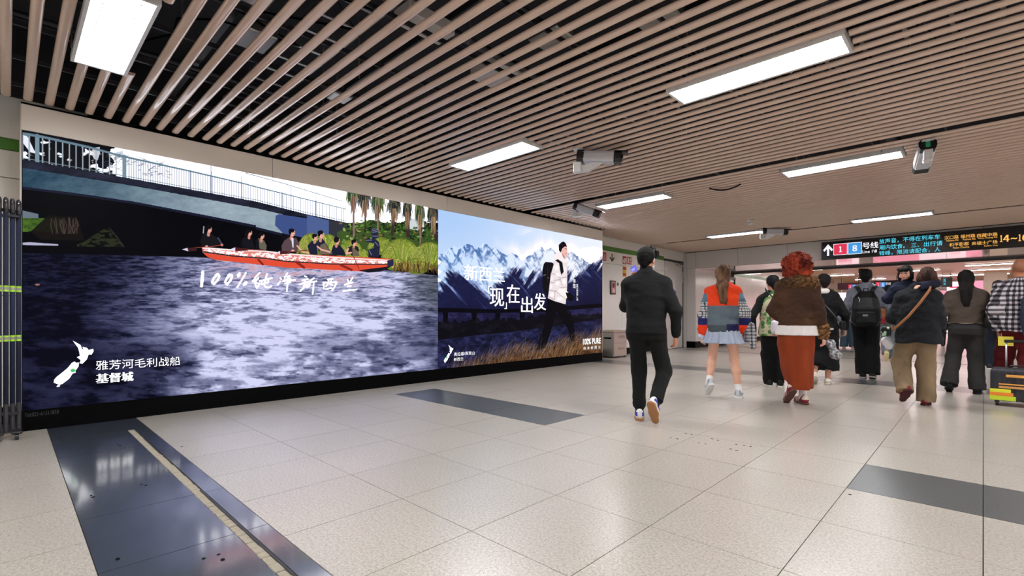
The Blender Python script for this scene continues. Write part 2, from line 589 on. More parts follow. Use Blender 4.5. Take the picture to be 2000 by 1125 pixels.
# steel double door in that wall
dr = empty('door_1', (XR, 14.25, 0)); tag(dr, 'grey steel double door with a closer arm beside the beam', kind='structure')
def dpart(x0, x1, y0, y1, z0, z1, name, mat, ch=.004):
    return MB().box(x0, x1, y0 - 14.25, y1 - 14.25, z0, z1, ch).obj(name, mat, dr)
dpart(-.03, .012, 13.63, 14.115, .01, 2.66, 'door_leaf', M_GREYW)
dpart(-.03, .012, 14.12, 14.84, .01, 2.66, 'door_leaf', M_GREYW)
dpart(-.02, .03, 13.62, 14.86, 2.66, 2.72, 'door_frame', M_DARKSTEEL)
dpart(-.02, .03, 14.84, 14.87, 0, 2.72, 'door_frame', M_DARKSTEEL)
dpart(.012, .07, 14.35, 14.78, 2.54, 2.60, 'door_closer', M_STEEL)
MB().tube([(.05, .45, 2.6), (.12, .2, 2.63), (.03, -.1, 2.66)], .012).obj('closer_arm', M_DARKSTEEL, dr)
dpart(.012, .03, 14.82, 14.85, 2.05, 2.4, 'hinge', M_STEEL)
dpart(.012, .016, 14.18, 14.4, 1.62, 1.78, 'door_notice', paint('notice_blue', (60, 90, 170), .4))
dpart(.012, .016, 13.68, 13.78, 2.38, 2.46, 'door_notice', M_PLASTICW)
dpart(.012, .05, 14.14, 14.17, 1.0, 1.2, 'door_handle', M_STEEL)

# ---- box that carries the video walls
bh = MB().box(XR, XW - .006, .09, 9.49, 2.75, 3.0).obj('trim_1', M_BLACK)
tag(bh, 'beige panel bulkhead above the video walls', kind='structure')
for y0, y1 in ((.087, 2.27), (2.27, 4.98), (4.98, 7.70), (7.70, 9.5)):
    MB().box(XW - .03, XW, y0 + .002, y1 - .002, 2.745, 2.982, .003).obj('panel', M_BEIGE, bh)
MB().box(XR, XW - .006, 9.485, 9.5, 0.0, 2.98).obj('end_panel', M_BEIGE, bh)
MB().box(XR, XW - .03, .085, .095, 0.0, 2.98).obj('end_panel', M_BEIGE, bh)
tb = MB().box(XR, XW + .002, .09, 9.49, 0, .185, .004).obj('trim_2', M_BLACK)
tag(tb, 'black plinth under the two video walls', kind='structure')

# ---- cross wall: column and deep beam over the opening
cw = MB().box(XR - .2, -6.50, YC + .02, 17.2, -.1, 3.95).obj('wall_far', M_GROUT)
tag(cw, 'pale panel column and wall beside the opening to the next concourse', kind='structure')
def cpanel(x0, x1, y0, y1, z0, z1, mat, name='panel'):
    return MB().box(x0 + .003, x1 - .003, y0, y1, z0 + .003, z1 - .003, .003).obj(name, mat, cw)
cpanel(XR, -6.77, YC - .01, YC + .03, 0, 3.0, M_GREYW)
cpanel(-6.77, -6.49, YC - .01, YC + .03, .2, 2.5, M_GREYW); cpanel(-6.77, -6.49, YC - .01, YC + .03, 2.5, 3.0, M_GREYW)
MB().box(-6.77, -6.485, YC - .02, 17.2, 0, .2, .006).obj('skirting', M_BLACK, cw)
for y0, y1 in ((15.03, 15.9), (15.9, 17.2)):
    MB().box(-6.51, -6.488, y0 + .003, y1 - .003, .2, 2.5, .003).obj('panel', M_WHITE, cw)
M_SOFFIT = paint('soffit_gloss', (200, 186, 178), 0.07, 0.35, var=.04)
bm = MB().box(-6.49, 5.9, YC + .02, 17.6, 2.515, 3.9).obj('trim_3', M_PLENUM)
tag(bm, 'deep panelled beam above the opening', kind='structure')
for x0, x1 in ((-6.49, -5.21), (-5.21, -3.9), (-3.9, -2.6), (-2.6, -1.3), (-1.3, 0), (0, 1.3), (1.3, 2.6), (2.6, 5.9)):
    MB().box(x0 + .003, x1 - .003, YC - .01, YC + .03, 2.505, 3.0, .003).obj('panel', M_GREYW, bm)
for x0, x1 in ((-6.49, -4.3), (-4.3, -2.1), (-2.1, .1), (.1, 2.3), (2.3, 5.9)):
    MB().box(x0 + .003, x1 - .003, YC + .03, 17.5, 2.495, 2.52, .002).obj('soffit_panel', M_SOFFIT, bm)
MB().box(-6.49, 5.9, 17.5, 17.62, 2.44, 2.56, .004).obj('edge_channel', M_DARKSTEEL, bm)
MB().box(-6.0, 2.0, 17.42, 17.5, 2.47, 2.5, .003).obj('shutter_guide', M_DARKSTEEL, bm)

# ---- the rest of the hall, beside and behind the photographer
tag(MB().box(5.9, 6.1, -5, 37, -.1, 4.0).obj('wall_right', M_WHITE), 'plain white wall on the far side of the hall', kind='structure')
tag(MB().box(-7.1, 6.1, -5.2, -5.0, -.1, 4.0).obj('wall_back', M_WHITE), 'plain white wall behind the photographer', kind='structure')

# ---- next concourse beyond the beam
XF = -6.49
c2 = MB().box(-7.0, 6.0, 17.6, 37, 2.9, 3.1).obj('ceiling_far', M_CEILT)
tag(c2, 'smooth tan ceiling of the next concourse', kind='structure')
w2 = MB().box(-7.1, XF - .02, 17.2, 37, -.1, 2.95).obj('wall_far_left', M_GROUT)
tag(w2, 'glossy white panel wall with green stripe in the next concourse', kind='structure')
for i in range(10):
    y0 = 18.3 + i * 1.85; y1 = y0 + 1.85
    MB().box(XF - .03, XF, y0 + .004, y1 - .004, .16, 2.15, .003).obj('panel', M_WHITE, w2)
    MB().box(XF - .03, XF, y0 + .004, y1 - .004, 2.15, 2.45, .003).obj('panel', M_WHITE, w2)
    MB().box(XF - .03, XF, y0 + .004, y1 - .004, 2.45, 2.56, .003).obj('stripe_panel', M_GREEN, w2)
    MB().box(XF - .03, XF, y0 + .004, y1 - .004, 2.56, 2.9, .003).obj('panel', M_WHITE, w2)
MB().box(XF - .03, XF + .012, 17.2, 36.8, 0, .16).obj('skirting', M_BLACK, w2)
d2 = empty('door_2', (XF, 17.75, 0)); tag(d2, 'open grey door frame just past the beam', kind='structure')
MB().box(-.03, .0, -.5, .5, .01, 2.3, .004).obj('door_leaf', M_WHITE, d2)
MB().box(-.03, .05, -.55, -.5, 0, 2.36, .004).obj('door_frame', M_DARKSTEEL, d2)
MB().box(-.03, .05, .5, .55, 0, 2.36, .004).obj('door_frame', M_DARKSTEEL, d2)
MB().box(-.03, .06, -.55, .55, 2.3, 2.38, .004).obj('door_frame', M_DARKSTEEL, d2)
MB().box(.0, .05, .0, .4, 2.2, 2.26, .004).obj('door_closer', M_STEEL, d2)
wb = MB().box(-7.1, 6.1, 36, 36.2, -.1, 3).obj('wall_far_back', M_WHITE)
tag(wb, 'pale end wall of the next concourse', kind='structure')
MB().box(.02, .75, 30.0, 30.6, 0, 2.9, .01).obj('wall_far_pillar', paint('pillar_cream', (214, 206, 186), .3))
tag(bpy.data.objects['wall_far_pillar'], 'cream square pillar at the end of the next concourse', kind='structure')
MB().box(-5.6, XF + 1.2, 30.0, 30.3, 0, 2.9, .01).obj('wall_far_corner', paint('pillar_cream', (214, 206, 186), .3))
tag(bpy.data.objects['wall_far_corner'], 'cream wall corner beside the maroon hanging sign', kind='structure')
# yellow tactile line near the left wall of the next concourse
MB().box(-6.2, -4.4, 19.0, 19.25, .0, .004).obj('tactile_strip', paint('tactile_yellow', (226, 200, 70), .5), fl)
MB().box(-6.4, 5.8, 14.05, 14.11, .0, .003).obj('metal_joint', M_DARKSTEEL, fl)
# ================================================================== PICTURES ON THE VIDEO WALLS (painted into arrays, stroke by stroke)
def _hash2(ix, iy, seed):
    h = (ix.astype(np.int64) * 374761393 + iy.astype(np.int64) * 668265263 + seed * 974711) & 0x7fffffff
    h = ((h ^ (h >> 13)) * 1274126177) & 0x7fffffff
    return ((h ^ (h >> 16)) & 0xffff).astype(np.float32) / 65535.0
def vnoise(x, y, seed=0):
    ix = np.floor(x); iy = np.floor(y)
    fx = (x - ix).astype(np.float32); fy = (y - iy).astype(np.float32)
    fx = fx * fx * (3 - 2 * fx); fy = fy * fy * (3 - 2 * fy)
    a = _hash2(ix, iy, seed); b = _hash2(ix + 1, iy, seed); c = _hash2(ix, iy + 1, seed); d = _hash2(ix + 1, iy + 1, seed)
    return (a * (1 - fx) + b * fx) * (1 - fy) + (c * (1 - fx) + d * fx) * fy
def fbm(x, y, oct=4, seed=0, g=0.55):
    s = 0.0; a = 1.0; t = 0.0
    for o in range(oct):
        s = s + a * vnoise(x * 2 ** o + 17.3 * o, y * 2 ** o - 9.1 * o, seed + o); t += a; a *= g
    return s / t
def sstep(a, b, x):
    t = np.clip((x - a) / (b - a), 0, 1)
    return t * t * (3 - 2 * t)

class Canvas:
    def __init__(self, X, y0, y1, z0, z1, W, H):
        self.X, self.y0, self.y1, self.z0, self.z1, self.W, self.H = X, y0, y1, z0, z1, W, H
        self.a = np.zeros((H, W, 3), np.float32)
        yy = y0 + (np.arange(W) + .5) / W * (y1 - y0); zz = z0 + (np.arange(H) + .5) / H * (z1 - z0)
        Yg, Zg = np.meshgrid(yy, zz)
        d = -X * _s + Yg * _c
        self.PX = (CXP + FPX * (X * _c + Yg * _s) / d).astype(np.float32)
        self.PY = (CYP - FPX * (Zg - CAM_H) / d).astype(np.float32)
        self.Y = Yg.astype(np.float32); self.Z = Zg.astype(np.float32)
    def m(self, p):
        y, z = on_x(p[0], p[1], self.X)
        return ((y - self.y0) / (self.y1 - self.y0) * self.W, (z - self.z0) / (self.z1 - self.z0) * self.H)
    def _put(self, sl, mask, color):
        r = self.a[sl]
        c = color[sl] if isinstance(color, np.ndarray) else np.array(color, np.float32)
        self.a[sl] = r + (c - r) * mask[..., None]
    def poly_mask(self, pts):
        q = [self.m(p) for p in pts]
        xs = [p[0] for p in q]; ys = [p[1] for p in q]
        x0, x1 = max(0, int(min(xs)) - 2), min(self.W, int(max(xs)) + 3)
        y0, y1 = max(0, int(min(ys)) - 2), min(self.H, int(max(ys)) + 3)
        if x1 <= x0 or y1 <= y0: return None, None
        out = np.zeros((y1 - y0, x1 - x0), np.float32)
        for oy in (.25, .75):
            gx, gy = np.meshgrid(np.arange(x0, x1) + .5, np.arange(y0, y1) + oy)
            ins = np.zeros(gx.shape, bool)
            for (ax, ay), (bx, by) in zip(q, q[1:] + q[:1]):
                if ay == by: continue
                ins ^= ((ay > gy) != (by > gy)) & (gx < (bx - ax) * (gy - ay) / (by - ay) + ax)
            out += ins * .5
        return (slice(y0, y1), slice(x0, x1)), out
    def poly(self, pts, color, alpha=1.0):
        sl, mk = self.poly_mask(pts)
        if sl: self._put(sl, mk * alpha, color)
    def line(self, pts, w, color, alpha=1.0, w2=None):
        q = [self.m(p) for p in pts]
        n = len(q) - 1
        # photo width -> canvas width
        a, b = self.m((pts[0][0], pts[0][1] - .5)), self.m((pts[0][0], pts[0][1] + .5))
        k = abs(a[1] - b[1])
        for i in range(n):
            (ax, ay), (bx, by) = q[i], q[i + 1]
            wa = w if w2 is None else w + (w2 - w) * i / n
            wb = w if w2 is None else w + (w2 - w) * (i + 1) / n
            ra, rb = wa * k / 2, wb * k / 2; R = max(ra, rb) + 1.5
            x0, x1 = max(0, int(min(ax, bx) - R)), min(self.W, int(max(ax, bx) + R) + 1)
            y0, y1 = max(0, int(min(ay, by) - R)), min(self.H, int(max(ay, by) + R) + 1)
            if x1 <= x0 or y1 <= y0: continue
            gx, gy = np.meshgrid(np.arange(x0, x1, dtype=np.float32) + .5, np.arange(y0, y1, dtype=np.float32) + .5)
            dx, dy = bx - ax, by - ay; L = dx * dx + dy * dy + 1e-9
            t = np.clip(((gx - ax) * dx + (gy - ay) * dy) / L, 0, 1)
            d = np.hypot(gx - ax - t * dx, gy - ay - t * dy) - (ra + (rb - ra) * t)
            mk = np.clip(.5 - d, 0, 1) * min(1.0, max(ra, rb) * 2) * alpha
            self._put((slice(y0, y1), slice(x0, x1)), mk, color)
    def oval(self, c, rx, ry, color, alpha=1.0, rot=0.0):
        pts = []
        for i in range(18):
            t = 2 * math.pi * i / 18
            x, y = rx * math.cos(t), ry * math.sin(t)
            pts.append((c[0] + x * math.cos(rot) - y * math.sin(rot), c[1] + x * math.sin(rot) + y * math.cos(rot)))
        self.poly(pts, color, alpha)
    def fill(self, mask, color):
        self._put((slice(None), slice(None)), mask.astype(np.float32), color)
    def image(self, name):
        im = bpy.data.images.new(name, self.W, self.H)
        px = np.ones((self.H, self.W, 4), np.float32)
        px[..., :3] = np.clip(self.a / 255.0, 0, 1)
        im.pixels.foreach_set(px.ravel())
        im.update(); im.pack()
        return im

def crop(x0, y0, s):
    return lambda *p: [(x0 + s * a, y0 + s * b) for a, b in p]
K1 = crop(0, 180, 1 / 3.75); K2 = crop(340, 340, .27); K4 = crop(380, 420, .10667); K5 = crop(560, 420, .15); K6 = crop(640, 360, .11)
KH = crop(380, 515, .17); K7 = crop(1040, 460, .14228); K8 = crop(1040, 600, .1067); K9 = crop(855, 420, .1778); K10 = crop(855, 580, .1333)
KL = crop(0, 480, .3465); K3 = crop(850, 390, .3022)

def interp_y(pts, xs):
    return np.interp(xs, [p[0] for p in pts], [p[1] for p in pts])

def paint_river(cv):
    rg = random.Random(21)
    PX, PY, Y, Z = cv.PX, cv.PY, cv.Y, cv.Z
    cv.a[:] = (4, 4, 8)
    deck = K1((152, 490), (1000, 640), (1875, 800)) + K2((960, 290), (1250, 352))
    # sky above the deck
    dk = interp_y(deck, PX)
    above = PY < dk
    f = fbm(PX * .05, PY * .08, 4, 5)
    sky = np.stack([np.full_like(PX, 239), np.full_like(PX, 241), np.full_like(PX, 252)], -1)
    cv.fill(above, sky)
    # black trees behind the left railing, with pale gaps
    tr = above & (PX < 222 + 40 * (f - .5)) & (PY < 352)
    cv.fill(tr * sstep(.30, .38, fbm(PX * .06 + 3, PY * .09, 4, 9)), (12, 13, 17))
    cv.poly(K1((152, 310), (200, 320), (262, 450), (220, 440), (152, 350)), (222, 226, 236))
    cv.poly(K1((152, 430), (220, 490), (152, 486)), (236, 238, 244))
    cv.poly(K1((680, 410), (730, 400), (735, 440), (715, 500), (690, 490), (668, 450)), (205, 208, 214), .9)
    cv.poly(K1((850, 440), (900, 430), (905, 470), (840, 500)), (190, 196, 206), .9)
    for i in range(60):                                   # twigs against the sky
        x = rg.uniform(205, 330); y = 300 + (x - 205) * .17 + rg.uniform(-2, 26)
        cv.line([(x, y), (x + rg.uniform(-8, 8), y + rg.uniform(-4, 6)), (x + rg.uniform(-14, 14), y + rg.uniform(-6, 8))], .8, (60, 66, 76), .6)
    cv.line([(480, 338), (560, 360), (668, 393)], 1.2, (60, 62, 80), .8)
    for x, y0_, y1_ in ((412, 322, 392), (413, 335, 390), (472, 345, 397), (568, 362, 412), (617, 378, 418)):
        cv.line([(x, y0_), (x, y1_)], 1.1, (120, 124, 140), .9)
    # railing
    rail = K1((152, 300), (300, 325), (640, 400), (900, 470), (1400, 580), (1875, 690)) + K2((280, 15), (1250, 255))
    n = 120
    xs = np.concatenate([np.linspace(44, 240, 16), np.linspace(252, 676, 92)])
    for x in xs:
        yt = float(interp_y(rail, x)); yb = float(interp_y(deck, x))
        t = min(1, max(0, (x - 40) / 300))
        c = (150 + 14 * t, 166 + 2 * t, 180 + 2 * t)
        cv.line([(x, yt), (x, yb)], 2.3 - 1.1 * t, c)
    for x in (73, 243, 372, 412, 472, 551, 617):
        yt = float(interp_y(rail, x)); yb = float(interp_y(deck, x))
        cv.line([(x, yt - 1), (x, yb)], 6 if x < 300 else 2.6, (112, 136, 150) if x < 300 else (150, 156, 174))
    cv.line([(x, float(interp_y(rail, x))) for x in np.linspace(40, 676, 30)], 5.5, (98, 122, 138), 1, 2.0)
    cv.line([(x, float(interp_y(deck, x)) - 3) for x in np.linspace(40, 676, 30)], 1.8, (120, 140, 150), .8)
    # deck edge and girder
    top2 = K1((152, 552), (600, 625), (1000, 690), (1875, 850)) + K2((780, 290), (1000, 320), (1250, 420))
    bot = K1((152, 690), (600, 745), (1000, 805), (1500, 900), (1875, 975)) + K2((400, 335), (780, 428))
    t2 = interp_y(top2, PX); bt = interp_y(bot, PX)
    n1 = fbm(PX * .03, PY * .07, 5, 31); n2 = fbm(PX * .12, PY * .25, 4, 37)
    cv.fill((PY >= dk) & (PY < t2 + 1.5 * (n2 - .5) * 4) & (PX < 677), np.stack([14 + 34 * n1, 15 + 36 * n1, 26 + 44 * n1], -1))
    tl = sstep(40, 470, PX)
    g = np.stack([28 + 30 * n1 + 98 * tl + 22 * (n2 - .5), 52 + 34 * n1 + 88 * tl + 22 * (n2 - .5), 72 + 30 * n1 + 82 * tl + 22 * (n2 - .5)], -1)
    cv.fill((PY >= t2) & (PY < bt) & (PX < 552), g)
    cv.fill((PY >= bt) & (PY < bt + 5) & (PX < 552), (22, 24, 44))
    # blue wing wall
    cv.poly(K2((735, 300), (760, 290), (960, 320), (960, 470), (790, 430), (760, 400), (730, 370)), (58, 76, 128))
    cv.poly(K2((960, 295), (1120, 335), (1120, 470), (960, 470)), (72, 90, 138))
    cv.poly(K2((1120, 335), (1260, 355), (1260, 480), (1120, 480)), (44, 46, 56))
    cv.poly(K2((780, 428), (960, 465), (960, 560), (780, 560)), (10, 10, 16))
    # far bank under the bridge, left
    cv.poly([(40, 410), (75, 418), (75, 432), (40, 428)], (120, 136, 150), .8)
    cv.fill((PX < 116 + 20 * n1) & (PY > 426) & (PY < 446 + 10 * n2), np.stack([30 + 60 * n2, 52 + 74 * n2, 16 + 30 * n2], -1))
    cv.poly([(95, 420), (150, 424), (165, 470), (80, 468), (60, 452)], (18, 14, 12), .9)
    for i in range(16):
        x = rg.uniform(96, 155)
        cv.line([(x, 424 + rg.uniform(0, 8)), (x + rg.uniform(-3, 3), 440), (x + rg.uniform(-8, 10), 456)], 1.6, (74, 62, 56), .7)
    cv.fill(((PX > 150) & (PX < 240) & (PY > 476 - 30 * sstep(150, 212, PX) + 30 * sstep(212, 240, PX)) & (PY < 482)) * sstep(.35, .6, n2) * .8, (46, 52, 30))
    cv.line([(214, 446), (228, 462), (242, 482)], 2.5, (66, 62, 56), .5)
    # water
    wt = interp_y([(40, 492), (380, 500), (560, 510), (700, 520), (856, 536)], PX)
    dpt = np.clip(PY - wt, 0, None)
    w = 1.0 / (dpt + 26)
    q2 = fbm(PX * .016 + 5, PY * .024, 5, 61)
    s1_ = fbm(PX * .045, PY * .30, 3, 51); s2_ = fbm(PX * .030, PY * .15, 4, 53); s3_ = fbm(PX * .022, PY * .055, 5, 57); s4_ = fbm(PX * .12, PY * .45, 3, 59)
    m1 = sstep(0, 70, dpt); m2 = sstep(50, 190, dpt)
    q1 = (s1_ * (1 - m1) + s2_ * m1) * (1 - m2) + s3_ * m2; q3 = s4_ * (1 - m2) + .5 * m2 + (s2_ - .5) * m2 * .8
    bright = sstep(150, 560, PX + .5 * (PY - 520)) * (1 - .55 * sstep(740, 860, PX - .1 * (PY - 560)))
    bright *= 1 - .5 * sstep(.45, .62, q2) * sstep(600, 680, PY) * sstep(500, 640, PX)
    bright = np.maximum(bright, .75 * sstep(330, 430, PX) * sstep(540, 520, np.abs(PY - 560) + 500) * (PX < 800))
    low = sstep(640, 700, PY) * (1 - sstep(300, 420, PX + .4 * (PY - 700)))
    bright *= (1 - .85 * low)
    rip = np.tanh(1.5 * ((q1 - .47) * 3.4 + (q3 - .5) * 1.6))
    dash = sstep(.56, .66, fbm(PX * .05 + 9, PY * .42, 3, 83)) * (1 - m2 * .8) + sstep(.6, .68, fbm(PX * .035 + 2, PY * .16, 4, 87)) * m2
    rip = np.clip(rip - .75 * dash, -1.6, .8)
    blob = np.clip((q2 - .5) * 3.0, -1, 1) * sstep(560, 660, PY)
    v = np.clip(.05 + .86 * bright + (.10 + .26 * bright) * (rip + .55 * blob), 0, 1)
    wc = np.stack([5 + 196 * v ** 1.1, 6 + 196 * v ** 1.08, 20 + 214 * v ** .95], -1)
    gr = sstep(760, 850, PX) * sstep(640, 560, PY)
    wc = wc * (1 - .45 * gr[..., None]) + np.array((64, 72, 66)) * .45 * gr[..., None]
    cv.fill(sstep(-1, 1, PY - wt - 2), wc)
    cv.poly([(40, 474), (60, 473), (114, 477), (114, 480), (60, 479), (40, 478)], (186, 186, 214), .9)
    rd = sstep(40, 0, np.abs(PY - (524 + (PX - 380) * .07))) * sstep(395, 450, PX) * sstep(770, 700, PX)   # red reflection under the hull
    cv.fill(rd * np.clip(rip, 0, 1) * .5 * (PY > wt), (150, 60, 50))
    cv.oval((73, 556), 5, 2, (160, 110, 100), .9)
    # planted bank on the right
    cv.poly(K2((1180, 420), (1260, 385), (1420, 330), (1560, 360), (1640, 390), (1905, 440), (1905, 620), (1180, 560)), (58, 78, 34))
    def tuft(cx, cy, rx, ry, n, pal, seed, w=1.1, droop=1.0):
        r = random.Random(seed)
        for i in range(n):
            t = r.uniform(-1, 1); h = r.uniform(.3, 1)
            bx, by = cx + t * rx * .35, cy + ry * .6 * r.uniform(.2, 1)
            tx, ty = cx + t * rx * (1.0 + .2 * h), cy - ry * (h - .62 * abs(t) ** 2 * droop)
            mx, my = bx + (tx - bx) * .45, ty - ry * .12
            ex, ey = tx + (1 if t > 0 else -1) * rx * .16 * h, ty + ry * .42 * droop
            c = r.choice(pal); k = r.uniform(.65, 1.15)
            sd_ = 1 if t > 0 else -1
            px_ = cx + t * rx * .62; py_ = cy - ry * (h * .95 - .25 * abs(t))
            q_ = []
            for j in range(6):
                s_ = j / 5
                ax_ = (1 - s_) ** 2 * bx + 2 * s_ * (1 - s_) * px_ + s_ ** 2 * (cx + t * rx * 1.05 + sd_ * rx * .12)
                ay_ = (1 - s_) ** 2 * by + 2 * s_ * (1 - s_) * (py_ - ry * .5 * h) + s_ ** 2 * (cy - ry * h * .55 + ry * (.35 + .4 * abs(t)) * droop)
                q_.append((ax_, ay_))
            cv.line(q_, w, tuple(min(255, x_ * k) for x_ in c), .7, w * .4)
    gpal = [(168, 178, 66), (132, 160, 44), (196, 186, 100), (96, 132, 34), (206, 190, 120), (70, 104, 26)]
    r4 = random.Random(4)
    for i in range(240):                                  # shrubs and ground cover
        x, y = r4.uniform(665, 856), r4.uniform(430, 470)
        cv.oval((x, y + (x < 700) * 4), r4.uniform(1.2, 4), r4.uniform(1, 2.6), r4.choice([(58, 92, 34), (104, 142, 60), (34, 52, 22), (140, 104, 72), (150, 172, 96), (24, 30, 18)]), .85)
    for i in range(160):
        x, y = r4.uniform(712, 850), r4.uniform(432, 452)
        cv.oval((x, y), r4.uniform(1.5, 4), r4.uniform(1.5, 3.5), r4.choice([(24, 36, 18), (40, 66, 26), (70, 104, 40)]), .9)
    cv.poly(K6((1460, 600), (1715, 640), (1715, 860), (1450, 790)), (196, 202, 206))
    for i in range(60):
        x, y = r4.uniform(800, 850), r4.uniform(444, 470)
        cv.oval((x, y), r4.uniform(1.5, 4), r4.uniform(1.5, 3), r4.choice([(24, 36, 18), (40, 66, 26), (60, 94, 40)]), .9)
    # cabbage trees
    for (tx, ty, bx, by, ww, rr, dark) in ((690, 372, 691, 462, 4.2, 17, 0), (712, 380, 714, 450, 3.2, 15, 1), (738, 390, 738, 452, 3.6, 16, 0), (770, 396, 766, 458, 6, 18, .6),
                                          (796, 403, 797, 460, 9, 11, .8), (820, 408, 821, 475, 3.4, 12, .2), (846, 412, 852, 468, 8, 14, .5)):
        cv.line([(tx, ty + 10), (bx, by)], ww, (128, 100, 96) if dark < .5 else (56, 40, 40))
        r = random.Random(int(tx))
        for i in range(170):
            a = r.uniform(-1, 1); L = r.uniform(.5, 1)
            x0 = tx + a * 4; y0_ = ty - 8 + r.uniform(-6, 12)
            x2 = tx + a * rr * L; y2 = y0_ + (8 + 22 * (1 - abs(a) * .55)) * L * 1.25
            c = r.choice([(26, 40, 34), (60, 88, 60), (148, 168, 118), (110, 136, 60), (16, 20, 20), (142, 116, 92)] if dark < .5 else [(14, 14, 18), (40, 44, 44), (90, 74, 62), (26, 34, 26), (130, 128, 100)])
            cv.line([(x0, y0_), (tx + a * rr * .8 * L, y0_ + 3), (x2, y2)], 1.5, c, .9, .7)
        for i in range(40):
            a = r.uniform(-.5, .5)
            cv.line([(tx + a * 6, ty + 12), (tx + a * rr * .8, ty + 34 + r.uniform(-6, 14))], 1.4, r.choice([(128, 92, 76), (168, 142, 104), (84, 60, 52)]), .8, .6)
    # grass clumps
    for cx, cy, rx, ry, n, sd in ((608, 482, 26, 34, 420, 1), (640, 478, 22, 26, 200, 2), (684, 492, 24, 30, 320, 3), (706, 500, 14, 18, 120, 4), (742, 480, 22, 22, 160, 5),
                                  (783, 494, 34, 36, 620, 6), (838, 500, 32, 34, 520, 7), (815, 520, 26, 20, 240, 8), (770, 516, 20, 16, 160, 10)):
        cv.oval((cx, cy), rx * .95, ry * .8, (104, 118, 42), .95)
        tuft(cx, cy - 2, rx, ry, int(n * 1.3), gpal, sd, .9)
    for i in range(120):
        x = r4.uniform(768, 856)
        cv.line([(x, 516 + r4.uniform(-8, 4)), (x + r4.uniform(-4, 4), 530 + r4.uniform(-4, 4))], 1.2, r4.choice([(56, 34, 22), (130, 100, 50), (84, 62, 30)]), .8)
    # carved prow figure
    cv.poly(K5((1120, 165), (1160, 170), (1190, 210), (1185, 250), (1200, 290), (1150, 310), (1200, 350), (1215, 420), (1200, 545), (1065, 545), (1065, 450), (1130, 430), (1140, 370), (1040, 350), (1030, 310), (1110, 315), (1105, 220)), (32, 34, 58))
    for a, b in (((1115, 185), (1150, 175)), ((1118, 205), (1175, 190)), ((1120, 225), (1180, 215)), ((1115, 275), (1190, 275)), ((1040, 330), (1110, 325)), ((1075, 460), (1105, 520)), ((1150, 350), (1190, 400))):
        cv.line(K5(a, b), 1.2, (150, 150, 178), .9)
    # hull
    hull = K4((140, 610), (160, 700), (240, 770), (380, 820)) + K5((0, 685), (500, 710), (900, 730), (1060, 740), (1310, 680), (1390, 660), (1390, 575), (1300, 565), (600, 530), (0, 500))
    cv.poly(hull, (214, 74, 50))
    cv.poly(K5((930, 720), (1310, 672), (1390, 655), (1230, 735), (1060, 750)), (20, 18, 28))
    band = K4((140, 610), (150, 690), (600, 750)) + K5((0, 605), (300, 630), (700, 645), (1310, 645), (1310, 600), (600, 545), (0, 505))
    cv.poly(band, (216, 128, 118))
    up = K4((145, 600), (700, 640), (1300, 665)) + K5((0, 505), (600, 550), (1330, 590))
    lo = K4((150, 668), (700, 745), (1300, 790)) + K5((0, 600), (600, 635), (1310, 640))
    for i in range(250):
        x = rg.uniform(400, 755); t = rg.random()
        yu, yl = float(interp_y(up, x)) + 3, float(interp_y(lo, x)) - 2
        y_ = yu + (yl - yu) * t
        cv.line([(x - 2, y_ + rg.uniform(-2, 2)), (x + 1, y_ + rg.uniform(-2, 2)), (x + 3, y_ + rg.uniform(-2, 2))], 1.5, (246, 238, 240), .9)
    cv.line([(x, float(interp_y(lo, x)) + .5) for x in np.linspace(398, 757, 40)], 2.6, (34, 28, 38), .9)
    cv.line([(x, float(interp_y(up, x))) for x in np.linspace(396, 765, 40)], 3.0, (240, 224, 226))
    cv.poly(K5((1310, 590), (1390, 575), (1390, 655), (1310, 672)), (34, 40, 66))
    for a, b in (((1170, 820), (1250, 905)), ):
        cv.line(K4(a, b), 4, (122, 32, 28))
    for a, b in (((130, 615), (225, 685)), ((705, 650), (845, 715))):
        cv.line(K5(a, b), 5, (128, 34, 30))
    cv.line(K5((870, 540), (940, 700)), 1.6, (110, 40, 36))
    # crew
    SK = (222, 164, 150)
    def crew(hx, hy, r, body, col, hair=None, cap=(14, 12, 16), faceside=1, longhair=False):
        cv.poly(body, col)
        if longhair: cv.oval((hx - faceside * r * .7, hy + r * .6), r * 1.35, r * 1.9, cap)
        cv.line([(hx - faceside * .3 * r, hy + r), (hx - faceside * .4 * r, hy + 2 * r)], r * .9, (196, 132, 118))
        cv.oval((hx, hy), r * .82, r * 1.12, SK)
        cv.oval((hx - faceside * r * .35, hy - r * .72), r * .95, r * .62, cap)
        cv.oval((hx - faceside * r * .8, hy - r * .2), r * .42, r * .8, cap)
        for ex in (.15, .6):
            cv.line([(hx + faceside * r * ex - .4, hy - r * .1), (hx + faceside * r * ex + .5, hy - r * .1)], .9, (60, 30, 34))
        cv.line([(hx + faceside * r * .2, hy + r * .5), (hx + faceside * r * .6, hy + r * .48)], .8, (168, 60, 66))
    p = K4((275, 265))[0]; crew(p[0], p[1], 5.6, K4((215, 320), (140, 380), (95, 480), (140, 570), (240, 590), (470, 560), (520, 530), (420, 420), (300, 340)), (20, 20, 24))
    cv.line(K4((170, 210), (160, 330)), 2.2, (150, 150, 160))
    cv.line(K4((430, 420), (510, 545)), 3, (60, 62, 84)); cv.oval(K4((500, 548))[0], 3, 2.4, SK); cv.oval(K4((222, 575))[0], 3, 2.4, SK)
    p = K4((1015, 325))[0]; crew(p[0], p[1], 5.2, K4((940, 390), (880, 430), (840, 560), (960, 620), (1110, 610), (1060, 470), (1040, 400)), (18, 18, 26), longhair=True)
    p = K4((1240, 385))[0]; crew(p[0], p[1], 5.2, K4((1170, 420), (1120, 480), (1140, 600), (1310, 650), (1320, 560), (1270, 460)), (96, 92, 78))
